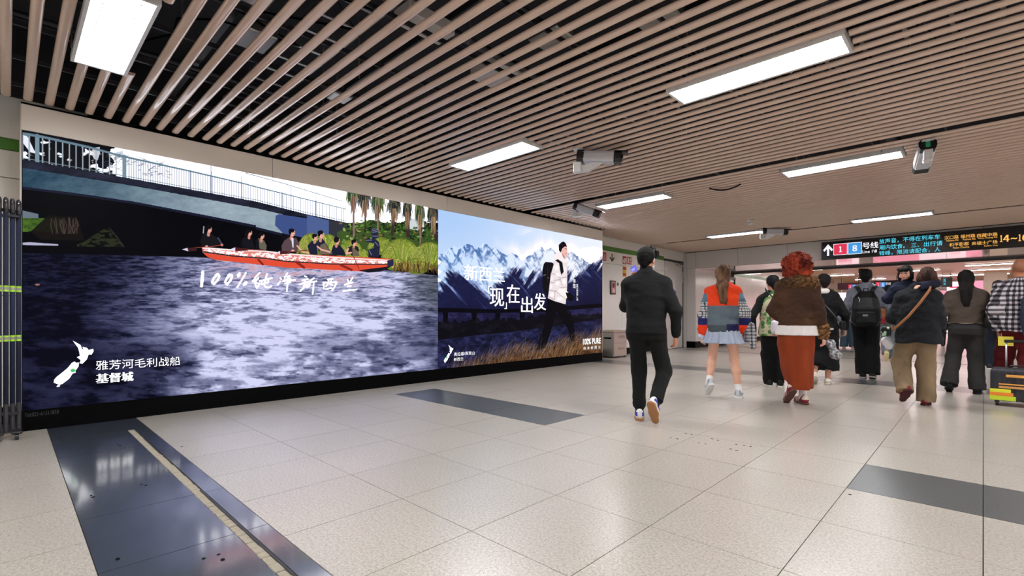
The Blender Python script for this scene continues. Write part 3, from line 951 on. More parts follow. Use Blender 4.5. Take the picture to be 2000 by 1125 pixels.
    cv.poly(K4((1120, 440), (1170, 430), (1190, 620), (1130, 610)), (16, 16, 24))
    p = K4((1795, 325))[0]; crew(p[0], p[1], 6.2, K4((1740, 400), (1640, 470), (1590, 570), (1600, 660), (1875, 680), (1920, 520), (1860, 420)), (84, 66, 72))
    cv.poly(K4((1770, 410), (1815, 430), (1815, 600), (1790, 590)), (206, 208, 222))
    cv.oval(K4((1800, 655))[0], 3, 2.4, SK)
    cv.line(K5((135, 400), (210, 480), (300, 495)), 3, SK)
    p = K5((375, 290))[0]; crew(p[0], p[1], 5.2, K5((330, 330), (270, 400), (300, 510), (400, 520), (400, 380)), (26, 28, 50))
    p = K5((455, 255))[0]; crew(p[0], p[1], 6.2, K5((420, 310), (370, 380), (400, 420), (430, 515), (590, 520), (520, 380), (470, 310)), (30, 30, 52))
    cv.poly(K5((440, 390), (500, 360), (580, 510), (420, 515)), (104, 92, 76)); cv.line(K5((400, 410), (450, 450), (560, 480)), 3.4, SK)
    p = K5((660, 335))[0]; crew(p[0], p[1], 5.6, K5((610, 390), (580, 470), (600, 525), (770, 530), (740, 450), (690, 390)), (24, 26, 44))
    cv.oval(K5((645, 320))[0], 5.2, 6, (20, 18, 22))
    p = K5((885, 365))[0]; crew(p[0], p[1], 5.2, K5((850, 400), (800, 420), (800, 480), (850, 530), (940, 535), (935, 420), (900, 400)), (30, 28, 36))
    cv.poly(K5((850, 410), (935, 480), (935, 535), (860, 530)), (104, 92, 76)); cv.line(K5((800, 440), (775, 500), (840, 490)), 3.4, SK)
    # paddles
    cv.line(K4((0, 595), (250, 585), (520, 545)), 1.6, (150, 60, 50)); cv.poly([(355, 487), (366, 484), (368, 491)], (200, 200, 220)); cv.poly([(366, 484), (384, 483), (384, 490), (368, 491)], (60, 26, 30))
    cv.poly(K4((640, 630), (745, 590), (745, 665)), (216, 212, 230)); cv.poly(K4((745, 590), (980, 615), (980, 650), (745, 660)), (70, 26, 30)); cv.line(K4((960, 630), (1290, 640)), 1.6, (120, 50, 44))
    cv.poly(K4((1500, 690), (1565, 655), (1565, 725)), (216, 212, 230)); cv.poly(K4((1565, 655), (1740, 660), (1740, 710), (1565, 718)), (70, 26, 30)); cv.line(K4((1700, 680), (2100, 640)), 1.6, (120, 50, 44))
    # brush lettering across the water
    WHT = (252, 252, 255)
    hand = [[(95, 95), (80, 258)], [(275, 122), (225, 160), (200, 215), (222, 236), (262, 195), (286, 142), (265, 118), (240, 134)],
            [(425, 126), (375, 160), (350, 212), (372, 240), (412, 198), (433, 142), (402, 122), (385, 140)],
            [(520, 105), (495, 128), (500, 150), (520, 130), (518, 106)], [(590, 105), (545, 185), (490, 272)], [(595, 208), (570, 222), (565, 245), (585, 240), (600, 215)],
            [(748, 105), (705, 150), (668, 207)], [(668, 207), (732, 168)], [(732, 160), (690, 226), (728, 225)], [(700, 245), (715, 280), (750, 228)],
            [(745, 200), (890, 165)], [(832, 120), (815, 180), (800, 240), (815, 270), (850, 275), (885, 260)], [(772, 195), (765, 236), (850, 215)], [(852, 175), (842, 215)],
            [(985, 163), (996, 180)], [(955, 242), (985, 205)], [(1066, 110), (1035, 160)], [(1040, 152), (1092, 140), (1070, 170)], [(1035, 182), (1102, 170), (1095, 202)],
            [(1015, 202), (1155, 185)], [(1040, 227), (1097, 216)], [(1085, 150), (1070, 220), (1060, 315)],
            [(1265, 143), (1287, 152)], [(1240, 192), (1302, 175)], [(1205, 237), (1312, 205)], [(1265, 195), (1260, 250), (1250, 282)], [(1302, 232), (1215, 312)], [(1275, 240), (1297, 266)],
            [(1372, 165), (1330, 195), (1320, 250), (1295, 275)], [(1335, 217), (1402, 200)], [(1370, 210), (1365, 280), (1357, 350)],
            [(1528, 182), (1587, 175)], [(1480, 215), (1487, 288)], [(1485, 217), (1632, 212), (1612, 262), (1580, 306)], [(1542, 182), (1535, 230), (1510, 262)],
            [(1570, 180), (1560, 236), (1582, 246)], [(1510, 292), (1572, 280)], [(1758, 183), (1770, 212)], [(1817, 160), (1790, 202)], [(1725, 242), (1817, 214)], [(1758, 262), (1797, 255)], [(1710, 313), (1862, 296)]]
    for i, st in enumerate(hand):
        cv.line(KH(*st), 5.2 if i == 0 else (3.6 if i < 3 else 2.9), WHT)

def paint_peaks(cv):
    rg = random.Random(5)
    PX, PY = cv.PX, cv.PY
    ridge = K9((0, 465), (60, 410), (130, 370), (190, 345), (230, 352), (290, 330), (330, 315), (380, 330), (410, 380), (440, 372), (500, 305), (560, 345), (600, 368), (640, 360), (700, 410), (745, 445), (820, 415), (860, 430), (925, 500), (980, 462))
    ridge += K7((0, 260), (60, 205), (130, 160), (170, 200), (215, 185), (260, 178), (330, 240), (420, 260), (490, 215), (565, 230), (620, 290), (700, 330), (780, 382), (840, 372), (900, 342), (960, 328))
    snow = K9((0, 880), (60, 800), (120, 715), (180, 750), (280, 690), (360, 715), (430, 730), (500, 830), (570, 890), (640, 800), (720, 730), (800, 640), (880, 660), (960, 740), (1060, 680))
    snow += K7((0, 610), (100, 520), (300, 520), (480, 560), (540, 600), (620, 500), (760, 440), (860, 420), (960, 460))
    rd = interp_y(ridge, PX) + 6 * (fbm(PX * .25, PX * 0, 3, 3) - .5)
    sn = interp_y(snow, PX)
    t = sstep(860, 1180, PX); h = sstep(415, 560, PY - 0.18 * (PX - 860))
    sky = np.stack([164 + 60 * t + 34 * h, 194 + 36 * t + 20 * h, 234 + 12 * t + 4 * h], -1)
    cl = sstep(.5, .68, fbm(PX * .018 + 4, PY * .04, 5, 13)) * sstep(980, 1050, PX + .6 * (PY - 480))
    sky = sky + (np.array((246, 240, 250)) - sky) * (cl * .8)[..., None]
    lowc = np.exp(-((PY - rd + 6) / 14) ** 2) * sstep(960, 1010, PX + 40 * (fbm(PX * .03, PY * .05, 3, 8) - .5)) * .8
    sky = sky + (np.array((248, 240, 246)) - sky) * lowc[..., None]
    cv.a[:] = sky
    hgt = PY - rd
    s1 = fbm((PX + PY * .5) * .09, (PY - PX * .45) * .03, 5, 17); s2 = fbm((PX - PY * .6) * .11, (PY + PX * .3) * .035, 5, 19)
    s3 = fbm(PX * .25, PY * .2, 3, 29)
    rock = np.clip(1.6 * np.maximum(s1, s2) + .4 * s3 - 1.10, 0, 1) * 3.2
    rock = np.clip(rock * (.75 + .9 * np.exp(-hgt / 14)), 0, 1)
    tone = sstep(880, 1180, PX)
    sc_ = np.stack([196 + 40 * tone - 120 * rock, 216 + 20 * tone - 104 * rock, 246 - 78 * rock], -1)
    cv.fill(hgt > 0, sc_)
    streak = fbm(PX * .16 + PY * .11, PY * .03, 4, 41); streak2 = fbm(PX * .13 - PY * .12, PY * .03, 4, 43)
    mx_ = sstep(985, 1015, PX); stk = streak2 * (1 - mx_) + streak * mx_
    edge = sn + 30 * (stk - .5) * 2 + 14 * (s3 - .5)
    cv.fill(sstep(-9, 9, PY - edge + 4), np.stack([18 + 12 * s3, 20 + 12 * s3, 56 + 12 * s3], -1))
    dk = sstep(20, 90, PY - sn)
    cv.fill(dk * (hgt > 0) * .75, (14, 13, 38))
    lines = (np.clip(streak2 - .62, 0, 1) * 6 * np.exp(-((PY - sn) / 40) ** 2) * (PY > sn))
    cv.fill(np.clip(lines, 0, 1) * .6, (104, 120, 180))
    # viaduct and valley floor
    bt = interp_y([(855, 601), (960, 604), (1060, 602), (1180, 592)], PX)
    cv.fill((PY > bt + 6), (24, 23, 52))
    g1 = fbm(PX * .06, PY * .11, 4, 51)
    cv.fill((PY > bt + 8) * sstep(.42, .6, g1) * .7, (44, 42, 84))
    for x in (870, 926, 972, 1020):
        cv.poly([(x - 6, 605), (x + 6, 605), (x + 4, 628), (x - 4, 628)], (5, 5, 12))
    cv.poly([(855, 601), (960, 604), (1060, 602), (1180, 592), (1180, 600), (1060, 609), (960, 611), (855, 610)], (5, 5, 12))
    tl = interp_y([(855, 626), (900, 628), (960, 622), (1010, 622), (1060, 616), (1180, 612)], PX)
    tb_ = interp_y([(855, 664), (930, 655), (1000, 648), (1060, 640), (1180, 622)], PX)
    cv.fill((PY > tl + 14 * (fbm(PX * .18, PX * 0, 3, 7) - .5)) & (PY < tb_), np.stack([10 + 40 * np.clip(g1 - .45, 0, 1), 9 + 36 * np.clip(g1 - .45, 0, 1), 16 + 44 * np.clip(g1 - .45, 0, 1)], -1))
    g2 = fbm(PX * .09, PY * .16, 5, 77)
    cv.fill(PY >= tb_ + 4 * (g2 - .5), np.stack([6 + 56 * g2 ** 1.5, 7 + 58 * g2 ** 1.5, 18 + 104 * g2 ** 1.4], -1))
    gl = interp_y([(855, 724), (900, 712), (950, 694), (1010, 676), (1060, 676), (1110, 660), (1180, 644)], PX)
    br = sstep(-8, 26, PY - gl)
    cv.fill(br * .9, np.stack([24 + 96 * g2, 15 + 62 * g2, 10 + 30 * g2], -1))
    def blades(n, x0, x1, hmin, hmax, cols, w=1.0, al=.8, base=0):
        for i in range(n):
            x = rg.uniform(x0, x1); gy = float(np.interp(x, [855, 900, 950, 1010, 1060, 1110, 1180], [724, 712, 694, 676, 676, 660, 644]))
            y = gy + rg.uniform(2, 40) + base; h = rg.uniform(hmin, hmax); ln = rg.uniform(.1, .8)
            c = rg.choice(cols); k = rg.uniform(.6, 1.15)
            cv.line([(x, y), (x + h * ln * .35, y - h * .6), (x + h * ln, y - h)], w, tuple(min(255, q_ * k) for q_ in c), al, w * .4)
    gold = [(176, 128, 70), (140, 96, 48), (206, 164, 108), (104, 68, 36), (160, 108, 62), (196, 140, 92)]
    blades(1000, 880, 1180, 6, 20, [tuple(.8 * q for q in c) for c in gold], .9, .6)
    # hiker
    BK = (8, 7, 12)
    trousers = K7((205, 860), (450, 940), (480, 1040), (530, 1125)) + K8((620, 0), (700, 110), (750, 280), (765, 420), (775, 600), (700, 640), (650, 400), (560, 260), (440, 80), (400, 230), (330, 460), (240, 740), (80, 790), (130, 560), (220, 330), (240, 100), (250, 0))
    cv.poly(trousers, BK)
    cv.poly(K7((180, 362), (270, 370), (300, 400), (290, 700), (215, 830), (175, 800), (135, 700), (135, 480), (155, 390)), (14, 13, 18))
    cv.line(K7((210, 420), (205, 640)), 1, (40, 40, 50)); cv.line(K7((150, 545), (180, 540)), 1, (150, 150, 160)); cv.line(K7((210, 580), (225, 585)), 1, (170, 170, 180))
    JK = (226, 214, 216)
    cv.poly(K7((300, 270), (330, 230), (390, 220), (430, 290), (470, 360), (480, 400), (475, 720), (455, 945), (300, 900), (210, 860), (220, 800), (250, 540), (290, 400), (295, 330)), JK)
    cv.poly(K7((300, 270), (330, 230), (385, 218), (440, 300), (470, 370), (440, 380), (370, 330), (300, 350)), (238, 226, 226))
    for a in (((250, 520), (300, 530), (390, 590)), ((240, 640), (300, 650), (385, 600)), ((232, 750), (320, 765)), ((320, 770), (380, 720), (470, 705)), ((400, 580), (470, 570)), ((300, 900), (310, 760)), ((300, 620), (380, 600), (410, 690)), ((220, 840), (300, 880))):
        cv.line(K7(*a), 1.8, (172, 158, 166), .8)
    for (ax, ay, rx_, ry_) in ((330, 440, 38, 50), (345, 540, 40, 34), (340, 650, 40, 40), (265, 590, 18, 34), (255, 700, 18, 36), (430, 470, 30, 60), (435, 630, 32, 46), (430, 800, 30, 60), (265, 810, 40, 34), (370, 870, 50, 30)):
        for q_ in (1.0, .75, .5):
            cv.oval(K7((ax, ay))[0], rx_ * q_ * .142, ry_ * q_ * .142, (250, 243, 243), .3)
    cv.poly(K7((330, 760), (370, 720), (440, 730), (500, 790), (490, 850), (460, 865), (400, 830)), (240, 230, 230))
    cv.line(K7((330, 765), (400, 830), (455, 860)), 1.4, (180, 160, 160), .8)
    cv.poly(K7((455, 780), (520, 790), (570, 840), (560, 890), (520, 905), (480, 870)), (10, 9, 14))
    cv.poly(K7((310, 340), (350, 325), (410, 370), (430, 500), (395, 540), (380, 480), (365, 380)), (16, 15, 20))
    FS = (226, 176, 166)
    cv.poly(K7((400, 200), (440, 145), (475, 155), (480, 200), (478, 260), (465, 300), (450, 325), (420, 290), (395, 235)), FS)
    cv.poly(K7((400, 235), (430, 270), (450, 325), (420, 300)), (176, 122, 116))
    cv.poly(K7((360, 130), (400, 90), (430, 82), (455, 105), (475, 155), (440, 150), (405, 185), (390, 235), (362, 205)), (22, 14, 22))
    cv.line(K7((445, 180), (470, 185)), .9, (50, 30, 34)); cv.line(K7((455, 245), (475, 242)), 1, (160, 60, 70)); cv.line(K7((395, 232), (400, 245)), 1.6, (236, 230, 232))
    blades(300, 1020, 1180, 8, 26, [(196, 150, 98), (136, 88, 46), (180, 124, 72), (210, 180, 140)], .8, .6, 6)
    blades(170, 870, 1180, 18, 44, [(170, 150, 156), (140, 122, 132), (186, 160, 140)], .7, .45)
    for yy in (390, 455, 520):
        cv.poly(K3((13, yy - 12), (40, yy + 12), (13, yy + 36)) if yy < 500 else K3((13, yy - 20), (40, yy), (13, yy + 18)), (252, 252, 255))
# ================================================================== THINGS
# ---- fluorescent fixtures
M_TUBE = glow('diffuser_light', (.97, .98, 1.0), LAMP, True)
M_LOUVER = paint('louver_white', (236, 236, 232), .3, 0, .02)
M_RIM = paint('fixture_rim', (206, 204, 204), .35, .1)
def fixture(x, y, style, label):
    r = empty('ceiling_light', (x, y, 0)); tag(r, label, 'light', 'fluorescent fixtures in the slatted ceiling')
    hx, hy = LX / 2, LY / 2
    b, z1 = 2.975, 3.03
    rim = MB()
    rim.box(-hx, hx, -hy, -hy + .022, b, z1).box(-hx, hx, hy - .022, hy, b, z1).box(-hx, -hx + .022, -hy + .022, hy - .022, b, z1).box(hx - .022, hx, -hy + .022, hy - .022, b, z1)
    rim.obj('frame', M_RIM, r)
    MB().box(-hx + .018, hx - .018, -hy + .018, hy - .018, b + .03, b + .034).obj('diffuser', M_TUBE, r)
    MB().box(-hx + .004, hx - .004, -hy + .004, hy - .004, z1 - .016, z1 + .03).obj('housing', M_DARKSTEEL, r)
    if style == 'louver':
        MB().box(-hx + .018, hx - .018, -.003, .003, b + .006, b + .029).obj('louver_spine', M_LOUVER, r)
        fin = MB().box(-.002, .002, -hy + .02, hy - .02, b + .006, b + .026).mesh('louver_fin', M_LOUVER, recalc=True)
        for i in range(7):
            link('louver_fin', fin, r, (-hx + (i + 1) * LX / 8, 0, 0))
    else:
        MB().box(-hx + .018, hx - .018, -.002, .002, b + .012, b + .029).obj('louver_spine', M_LOUVER, r)
        if style == 'dots':
            dots = MB()
            for sy in (-.085, .085):
                for i in range(22):
                    xx = -hx + .1 + i * .05
                    dots.box(xx, xx + .016, sy - .006, sy + .006, b + .026, b + .0295)
            tag(dots.obj('led_strip', M_GREYW, r), kind='stuff')
        for sx in (-1, 1):
            MB().box(sx * (hx - .02) - .012, sx * (hx - .02) + .012, -hy * .6, hy * .6, b + .008, b + .026, .004).obj('lamp_holder', M_LOUVER, r)
    for sx in (-.45, .45):
        for sy in (-1, 1):
            MB().cyl((sx, sy * (hy + .006), z1 - .03), (sx, sy * (hy + .006), 3.42), .006, n=8).obj('hanger', M_STEEL, r)
NAMES = {(0, 1): 'glaring twin strip light nearest the left edge, above the canoe picture', (0, 2): 'white strip light above the seam of the two video walls',
         (0, 3): 'white strip light above the mountain picture, beside the tilted camera', (0, 4): 'far strip light left of the camera near the beam',
         (1, 2): 'largest louvered strip light, upper right', (1, 3): 'louvered strip light beside the hanging camera on the right', (1, 4): 'far thin strip light above the line direction sign'}
LROWS = ('back row', 'first row', 'second row', 'third row', 'last row')
for i, x in enumerate(LIGHT_X):
    for j, y in enumerate(LIGHT_Y):
        lab = NAMES.get((i, j), 'strip light outside the view, %s, column %s from the video walls' % (LROWS[j], ('one', 'two', 'three', 'four')[i]))
        fixture(x, y, 'louver' if i == 1 else ('dots' if j == 1 else 'plain'), lab)

# ---- video walls
def screen_mat(name, im, strength):
    t = NT(name)
    uv = t.n('ShaderNodeUVMap').outputs[0]
    tx = t.n('ShaderNodeTexImage', image=im, extension='EXTEND')
    t.l(uv, tx.inputs[0])
    t.set((0.001, 0.001, 0.0012), .45, spec=.03)
    t.l(tx.outputs[0], t.b.inputs['Emission Color'])
    bw = t.n('ShaderNodeRGBToBW'); t.l(tx.outputs[0], bw.inputs[0])
    hi = t.mul(t.mul(t.mul(bw.outputs[0], -.83, 'ADD'), 60.0), 2.6, 'MINIMUM'); lo = t.n('ShaderNodeMath', operation='MAXIMUM'); t.l(hi, lo.inputs[0]); lo.inputs[1].default_value = 0.0
    t.l(t.mul(lo.outputs[0], strength, 'ADD'), t.b.inputs['Emission Strength'])      # clipped whites of the picture are brighter than paper white
    return t.m
def video_wall(cv, imname, label, strength):
    r = empty('video_wall', (XW, (cv.y0 + cv.y1) / 2, cv.z0)); tag(r, label, 'screen', 'video walls')
    w, h = (cv.y1 - cv.y0) / 2, cv.z1 - cv.z0
    me = bpy.data.meshes.new('display')
    me.from_pydata([(0, -w, 0), (0, w, 0), (0, w, h), (0, -w, h)], [], [(0, 1, 2, 3)])
    uvl = me.uv_layers.new(name='UVMap')
    for li, uv in zip(range(4), ((0, 0), (1, 0), (1, 1), (0, 1))):
        uvl.data[li].uv = uv
    me.materials.append(screen_mat(imname, cv.image(imname), strength))
    link('display', me, r)
    MB().box(-.5, -.004, -w, w, 0, h).obj('cabinet', M_BLACK, r)
    return r
ZB, ZT = .187, 2.742
cvL = Canvas(XW, .10, 4.795, ZB, ZT, 1500, 800); paint_river(cvL)
cvR = Canvas(XW, 4.80, 9.485, ZB, ZT, 1200, 660); paint_peaks(cvR)
vl = video_wall(cvL, 'river_picture', 'large video wall showing a red canoe on a dark river', SCREEN)
vr = video_wall(cvR, 'peaks_picture', 'video wall showing snowy mountains and a hiker in a white jacket', SCREEN)
M_INK = glow('screen_white', (250, 250, 252), SCREEN)
M_INKG = glow('screen_green', (60, 170, 90), SCREEN)
M_INKD = glow('plinth_print', (44, 44, 46), .6)
XT = XW + .004
def xr(*q):
    """rectangle on the video wall from its four photographed corners"""
    w = [on_x(u, v, XT) for u, v in q]
    return (min(p[0] for p in w), max(p[0] for p in w), (w[1][1] + w[2][1]) / 2 if len(w) == 4 else min(p[1] for p in w), (w[0][1] + w[3][1]) / 2 if len(w) == 4 else max(p[1] for p in w))
def heavy(s, rect, plane, rot, mat, parent, d):
    """bold lettering: the outline twice, a stroke's width apart"""
    a0, a1, b0, b1 = rect
    for i, k in enumerate((0, .5, 1)):
        letters(s, (a0 + k * d, a1 - d + k * d, b0, b1), plane + (.0006 * i if rot is R_XWALL else -.0006 * i), rot, mat, parent)
letters('雅芳河毛利战船', xr((187, 703.5), (187, 722), (352, 714.5), (352, 697)), XT, R_XWALL, M_INK, vl)
heavy('基督城', xr((187, 730), (187, 749), (261, 744), (261, 726)), XT, R_XWALL, M_INK, vl, .009)
letters('Tel:021-61511858', xr((48, 806), (48, 815), (115, 808), (115, 801)), XT + .001, R_XWALL, M_INKD, tb)
def flat_shape(polys, parent, mat, name):
    mb = MB()
    for poly in polys:
        w = [on_x(u, v, XT) for u, v in poly]
        n = len(w); k = len(mb.v)
        mb.v += [(XT, y, z) for y, z in w]; mb.f.append(tuple(range(k, k + n)))
    me = mb.mesh(name, mat)
    o = link(name, me, parent)
    o.matrix_parent_inverse = Matrix.Translation(-Vector(parent.location))
    return o
north = [(410, 535), (430, 545), (455, 560), (462, 580), (470, 585), (465, 570), (490, 575), (500, 588), (525, 580), (528, 595), (515, 615), (500, 612), (490, 640), (465, 665), (448, 662), (455, 645), (433, 628), (450, 620), (447, 600), (440, 575)]
south = [(405, 660), (420, 652), (430, 660), (445, 657), (443, 680), (425, 705), (427, 715), (410, 720), (390, 750), (370, 765), (350, 780), (330, 782), (303, 772), (305, 755), (320, 738), (350, 715), (380, 690)]
stew = [(325, 785), (340, 783), (335, 795), (317, 796)]
flat_shape([KL(*north), KL(*south), KL(*stew)], vl, M_INK, 'island_map')
cc = KL((411, 703))[0]
flat_shape([[(cc[0] + 5 * math.cos(a * .3927), cc[1] + 3.6 * math.sin(a * .3927)) for a in range(16)][::-1]], vl, M_INKG, 'map_dot').location.x += .002
heavy('新西兰', xr((907, 517.5), (907, 548), (986, 551), (986, 522.5)), XT, R_XWALL, M_INK, vr, .008)
for ch, (x0, y0, x1, y1) in (('「', (342, 556, 358, 600)), ('现', (353, 573, 445, 690)), ('」', (447, 664, 463, 706)), ('在', (462, 548, 546, 668)), ('出', (555, 627, 631, 732)), ('发', (638, 604, 716, 714)),
                             ('李', (889, 513, 908, 540)), ('现', (889, 545, 908, 573)), ):
    k = K3((x0, y0), (x0, y1), (x1, y1), (x1, y0))
    (heavy if x1 < 800 else letters)(ch, xr(*k), XT, R_XWALL, M_INK, vr, *((.008,) if x1 < 800 else ()))
for i, ch in enumerate('新西兰旅游推广大使'):
    k = K3((912, 545 + i * 12.2), (912, 555 + i * 12.2), (924, 555 + i * 12.2), (924, 545 + i * 12.2))
    letters(ch, xr(*k), XT, R_XWALL, M_INK, vr)
letters('100% PURE', xr(*K3((955, 899), (955, 938), (1070, 930), (1070, 892))), XT, R_XWALL, M_INK, vr, bold=.018)
for i, ch in enumerate('纯净新西兰'):
    x0 = 958 + i * 24
    letters(ch, xr(*K3((x0, 951 - i * 1.6), (x0, 971 - i * 1.6), (x0 + 15, 970 - i * 1.6), (x0 + 15, 950 - i * 1.6))), XT, R_XWALL, M_INK, vr)
letters('奥拉基/库克山', xr(*K10((236, 810), (236, 866), (540, 846), (540, 795))), XT, R_XWALL, M_INK, vr)
letters('新西兰', xr(*K10((236, 890), (236, 940), (377, 930), (377, 882))), XT, R_XWALL, M_INK, vr)
def k10map(p): return [(90 + (a - 303) * .61, 700 + (b - 535) * 1.03) for a, b in p]
flat_shape([K10(*k10map(north)), K10(*k10map(south)), K10(*k10map(stew))], vr, M_INK, 'island_map')
cc = K10((131, 886))[0]
flat_shape([[(cc[0] + 1.6 * math.cos(a * .3927), cc[1] + 1.6 * math.sin(a * .3927)) for a in range(16)][::-1]], vr, M_INKG, 'map_dot').location.x += .002

# ---- direction sign on the beam
YS = 14.93
sg = empty('direction_sign', (-1.0, 14.98, 2.48)); tag(sg, 'long black illuminated sign over the opening with white arrow, lines 1 and 8', 'sign')
def sgpart(mb, name, mat):
    o = mb.obj(name, mat, sg); o.matrix_parent_inverse = Matrix.Translation(-Vector(sg.location)); return o
sgpart(MB().box(-3.07, 1.9, 14.935, 14.985, 2.485, 2.95, .006), 'sign_case', paint('sign_black', (16, 16, 20), .25, var=.1))
M_SW = glow('sign_white', (240, 240, 246), 1.0); M_SC = glow('sign_cyan', (90, 225, 250), 1.0); M_SA = glow('sign_amber', (255, 190, 90), 1.0)
M_S1 = glow('sign_red', (222, 52, 84), .95); M_S8 = glow('sign_blue', (66, 152, 220), .95)
KS = crop(1560, 420, .22)
def yr(*q):
    w = [on_y(u, v, YS) for u, v in q]
    return (min(p[0] for p in w), max(p[0] for p in w), (w[1][1] + w[2][1]) / 2, (w[0][1] + w[3][1]) / 2)
def srect(x0, x1, ya, yb, ya2, yb2): return yr(*KS((x0, ya), (x0, yb), (x1, yb2), (x1, ya2)))
def yplate(rect, y, mat, parent, name, th=.004):
    a0, a1, b0, b1 = rect
    o = MB().box(a0, a1, y, y + th, b0, b1).obj(name, mat, parent); o.matrix_parent_inverse = Matrix.Translation(-Vector(parent.location)); return o
def arrow(rect, y, mat, parent, rot=0):
    a0, a1, b0, b1 = rect; w, h = a1 - a0, b1 - b0
    poly = [(.39, 0), (.61, 0), (.61, .62), (.86, .37), (1, .52), (.5, 1.0), (0, .52), (.14, .37), (.39, .62)]
    if rot == 1: poly = [(1 - q, p) for p, q in poly]          # points left
    if rot == 2: poly = [(p, 1 - q) for p, q in poly]          # points down
    if rot == 3: poly = [(q, p) for p, q in poly]              # points right
    mb = MB().prism([(a0 + p * w, b0 + q * h) for p, q in poly], lambda a, b, t: (a, t, b), y, y + .003)
    o = mb.obj('arrow', mat, parent); o.matrix_parent_inverse = Matrix.Translation(-Vector(parent.location)); return o
arrow(srect(217, 305, 262, 364, 258, 360), YS, M_SW, sg)
for (x0, x1, m, ch) in ((308, 433, M_S1, '１'), (436, 560, M_S8, '８')):
    t0 = 258 - (x0 - 308) * .09; t1 = 358 - (x0 - 308) * .06
    yplate(srect(x0, x1, t0, t1, t0 - 9, t1 - 7), YS + .001, M_SW, sg, 'line_plate')
    yplate(srect(x0 + 5, x1 - 5, t0 + 5, t1 - 5, t0 - 4, t1 - 12), YS - .003, m, sg, 'line_plate')
    mid = (x0 + x1) / 2
    heavy(ch, srect(mid - (14 if ch == '１' else 22), mid + (14 if ch == '１' else 22), t0 + 22, t1 - 28, t0 + 20, t1 - 30), YS - .006, R_YWALL, M_SW, sg, .02)
heavy('号线', srect(565, 708, 246, 300, 236, 292), YS, R_YWALL, M_SW, sg, .012)
letters('Line 1\\8', srect(566, 694, 313, 338, 307, 333), YS, R_YWALL, M_SW, sg, bold=.015)
letters('放声音，不得在列车车', srect(714, 1256, 208, 254, 176, 218), YS, R_YWALL, M_SC, sg)
letters('厢内饮食。 三、出行请', srect(716, 1276, 262, 308, 232, 272), YS, R_YWALL, M_SC, sg)
letters('错峰，限流请配合，人', srect(714, 1258, 314, 356, 288, 328), YS, R_YWALL, M_SC, sg)
for s, x0, x1, ya, yb, ya2, yb2 in (('汉口路', 1294, 1420, 184, 218, 178, 210), ('Hankou Rd.', 1312, 1420, 220, 236, 212, 228), ('福州路', 1436, 1568, 174, 206, 166, 198), ('Fuzhou Rd.', 1458, 1572, 208, 224, 202, 218),
                                    ('西藏中路', 1580, 1766, 166, 198, 154, 188), ('West Xizang Rd.', 1592, 1766, 200, 216, 190, 206), ('和平影都', 1336, 1510, 248, 280, 238, 272), ('Peace Cinema', 1370, 1514, 282, 298, 274, 290),
                                    ('来福士广场', 1534, 1764, 236, 268, 222, 256), ('Raffles City', 1646, 1768, 270, 284, 260, 276), ('１', 1786, 1810, 180, 240, 179, 239), ('４', 1814, 1872, 178, 238, 175, 235), ('~', 1882, 1940, 202, 216, 199, 213), ('１', 1950, 1974, 172, 232, 171, 231), ('６', 1984, 2040, 170, 230, 167, 227)):
    (heavy if len(s) == 1 else letters)(s, srect(x0, x1, ya, yb, ya2, yb2), YS, R_YWALL, M_SA, sg, *((.012,) if len(s) == 1 else ()))

# ---- surveillance cameras
M_FIN = paint('camera_silver', (196, 196, 204), .3, .3)
def cctv(u, v, z0, yaw, tilt, label, size=1.0, sticker=False, drop=.2):
    """u, v: where the pole meets the ceiling in the photograph; yaw: heading of the lens"""
    d = ray(u, v); k = (3.0 - CAM_H) / d[2]
    x, y = d[0] * k, d[1] * k
    r = empty('security_camera', (x, y, 3.0), yaw); tag(r, label, 'camera', 'surveillance cameras under the slats')
    MB().cyl((0, 0, .0), (0, 0, -drop), .016 * size, n=12).obj('pole', M_PLASTICW, r, True)
    MB().box(-.05 * size, .05 * size, -.05 * size, .05 * size, -.008, .0, .003).obj('ceiling_plate', M_PLASTICW, r)
    MB().box(-.035 * size, .035 * size, -.05 * size, .03 * size, -drop - .1 * size, -drop + .01, .008).obj('mount_block', M_PLASTICW, r)
    MB().prism([(.02, -.1), (.1, -.1), (.24, -.02), (.22, .02), (.06, -.03), (.02, -.03)], lambda a, b, t: (t, a * size, b * size - drop), -.022 * size, .022 * size).obj('bracket_arm', M_PLASTICW, r)
    if sticker:
        MB().box(-.018 * size, .018 * size, -.02 * size, -.0165 * size, -drop + .04, -drop + .1).obj('green_label', paint('label_green', (40, 150, 110), .4), r)
    h = empty('housing', (0, .03 * size, -drop + .055 * size)); h.parent = r; h.rotation_euler = (tilt, 0, 0)
    body = [(-.055, -.05), (.055, -.05), (.068, -.02), (.068, .03), (.045, .06), (-.045, .06), (-.068, .03), (-.068, -.02)]
    MB().prism([(a * size, b * size) for a, b in body], lambda a, b, t: (a, t, b), .0, .34 * size).obj('case', M_FIN, h)
    for i in range(6):
        zz = (-.035 + i * .014) * size
        MB().box(-.0705 * size, .0705 * size, .02 * size, .32 * size, zz, zz + .005 * size).obj('cooling_fin', M_PLASTICW, h)
    MB().prism([(a * 1.06 * size, b * 1.06 * size) for a, b in body], lambda a, b, t: (a, t, b), -.04 * size, .03 * size).obj('rear_cap', M_PLASTICB, h)
    MB().prism([(a * 1.06 * size, b * 1.06 * size) for a, b in body], lambda a, b, t: (a, t, b), .33 * size, .40 * size).obj('front_cap', M_PLASTICB, h)
    MB().box(-.06 * size, .06 * size, .40 * size, .46 * size, .045 * size, .062 * size, .004).obj('sun_visor', M_PLASTICB, h)
    MB().cyl((0, .40 * size, 0), (0, .415 * size, 0), .035 * size, n=16).obj('lens', paint('lens_glass', (8, 8, 14), .08), h)
    return r
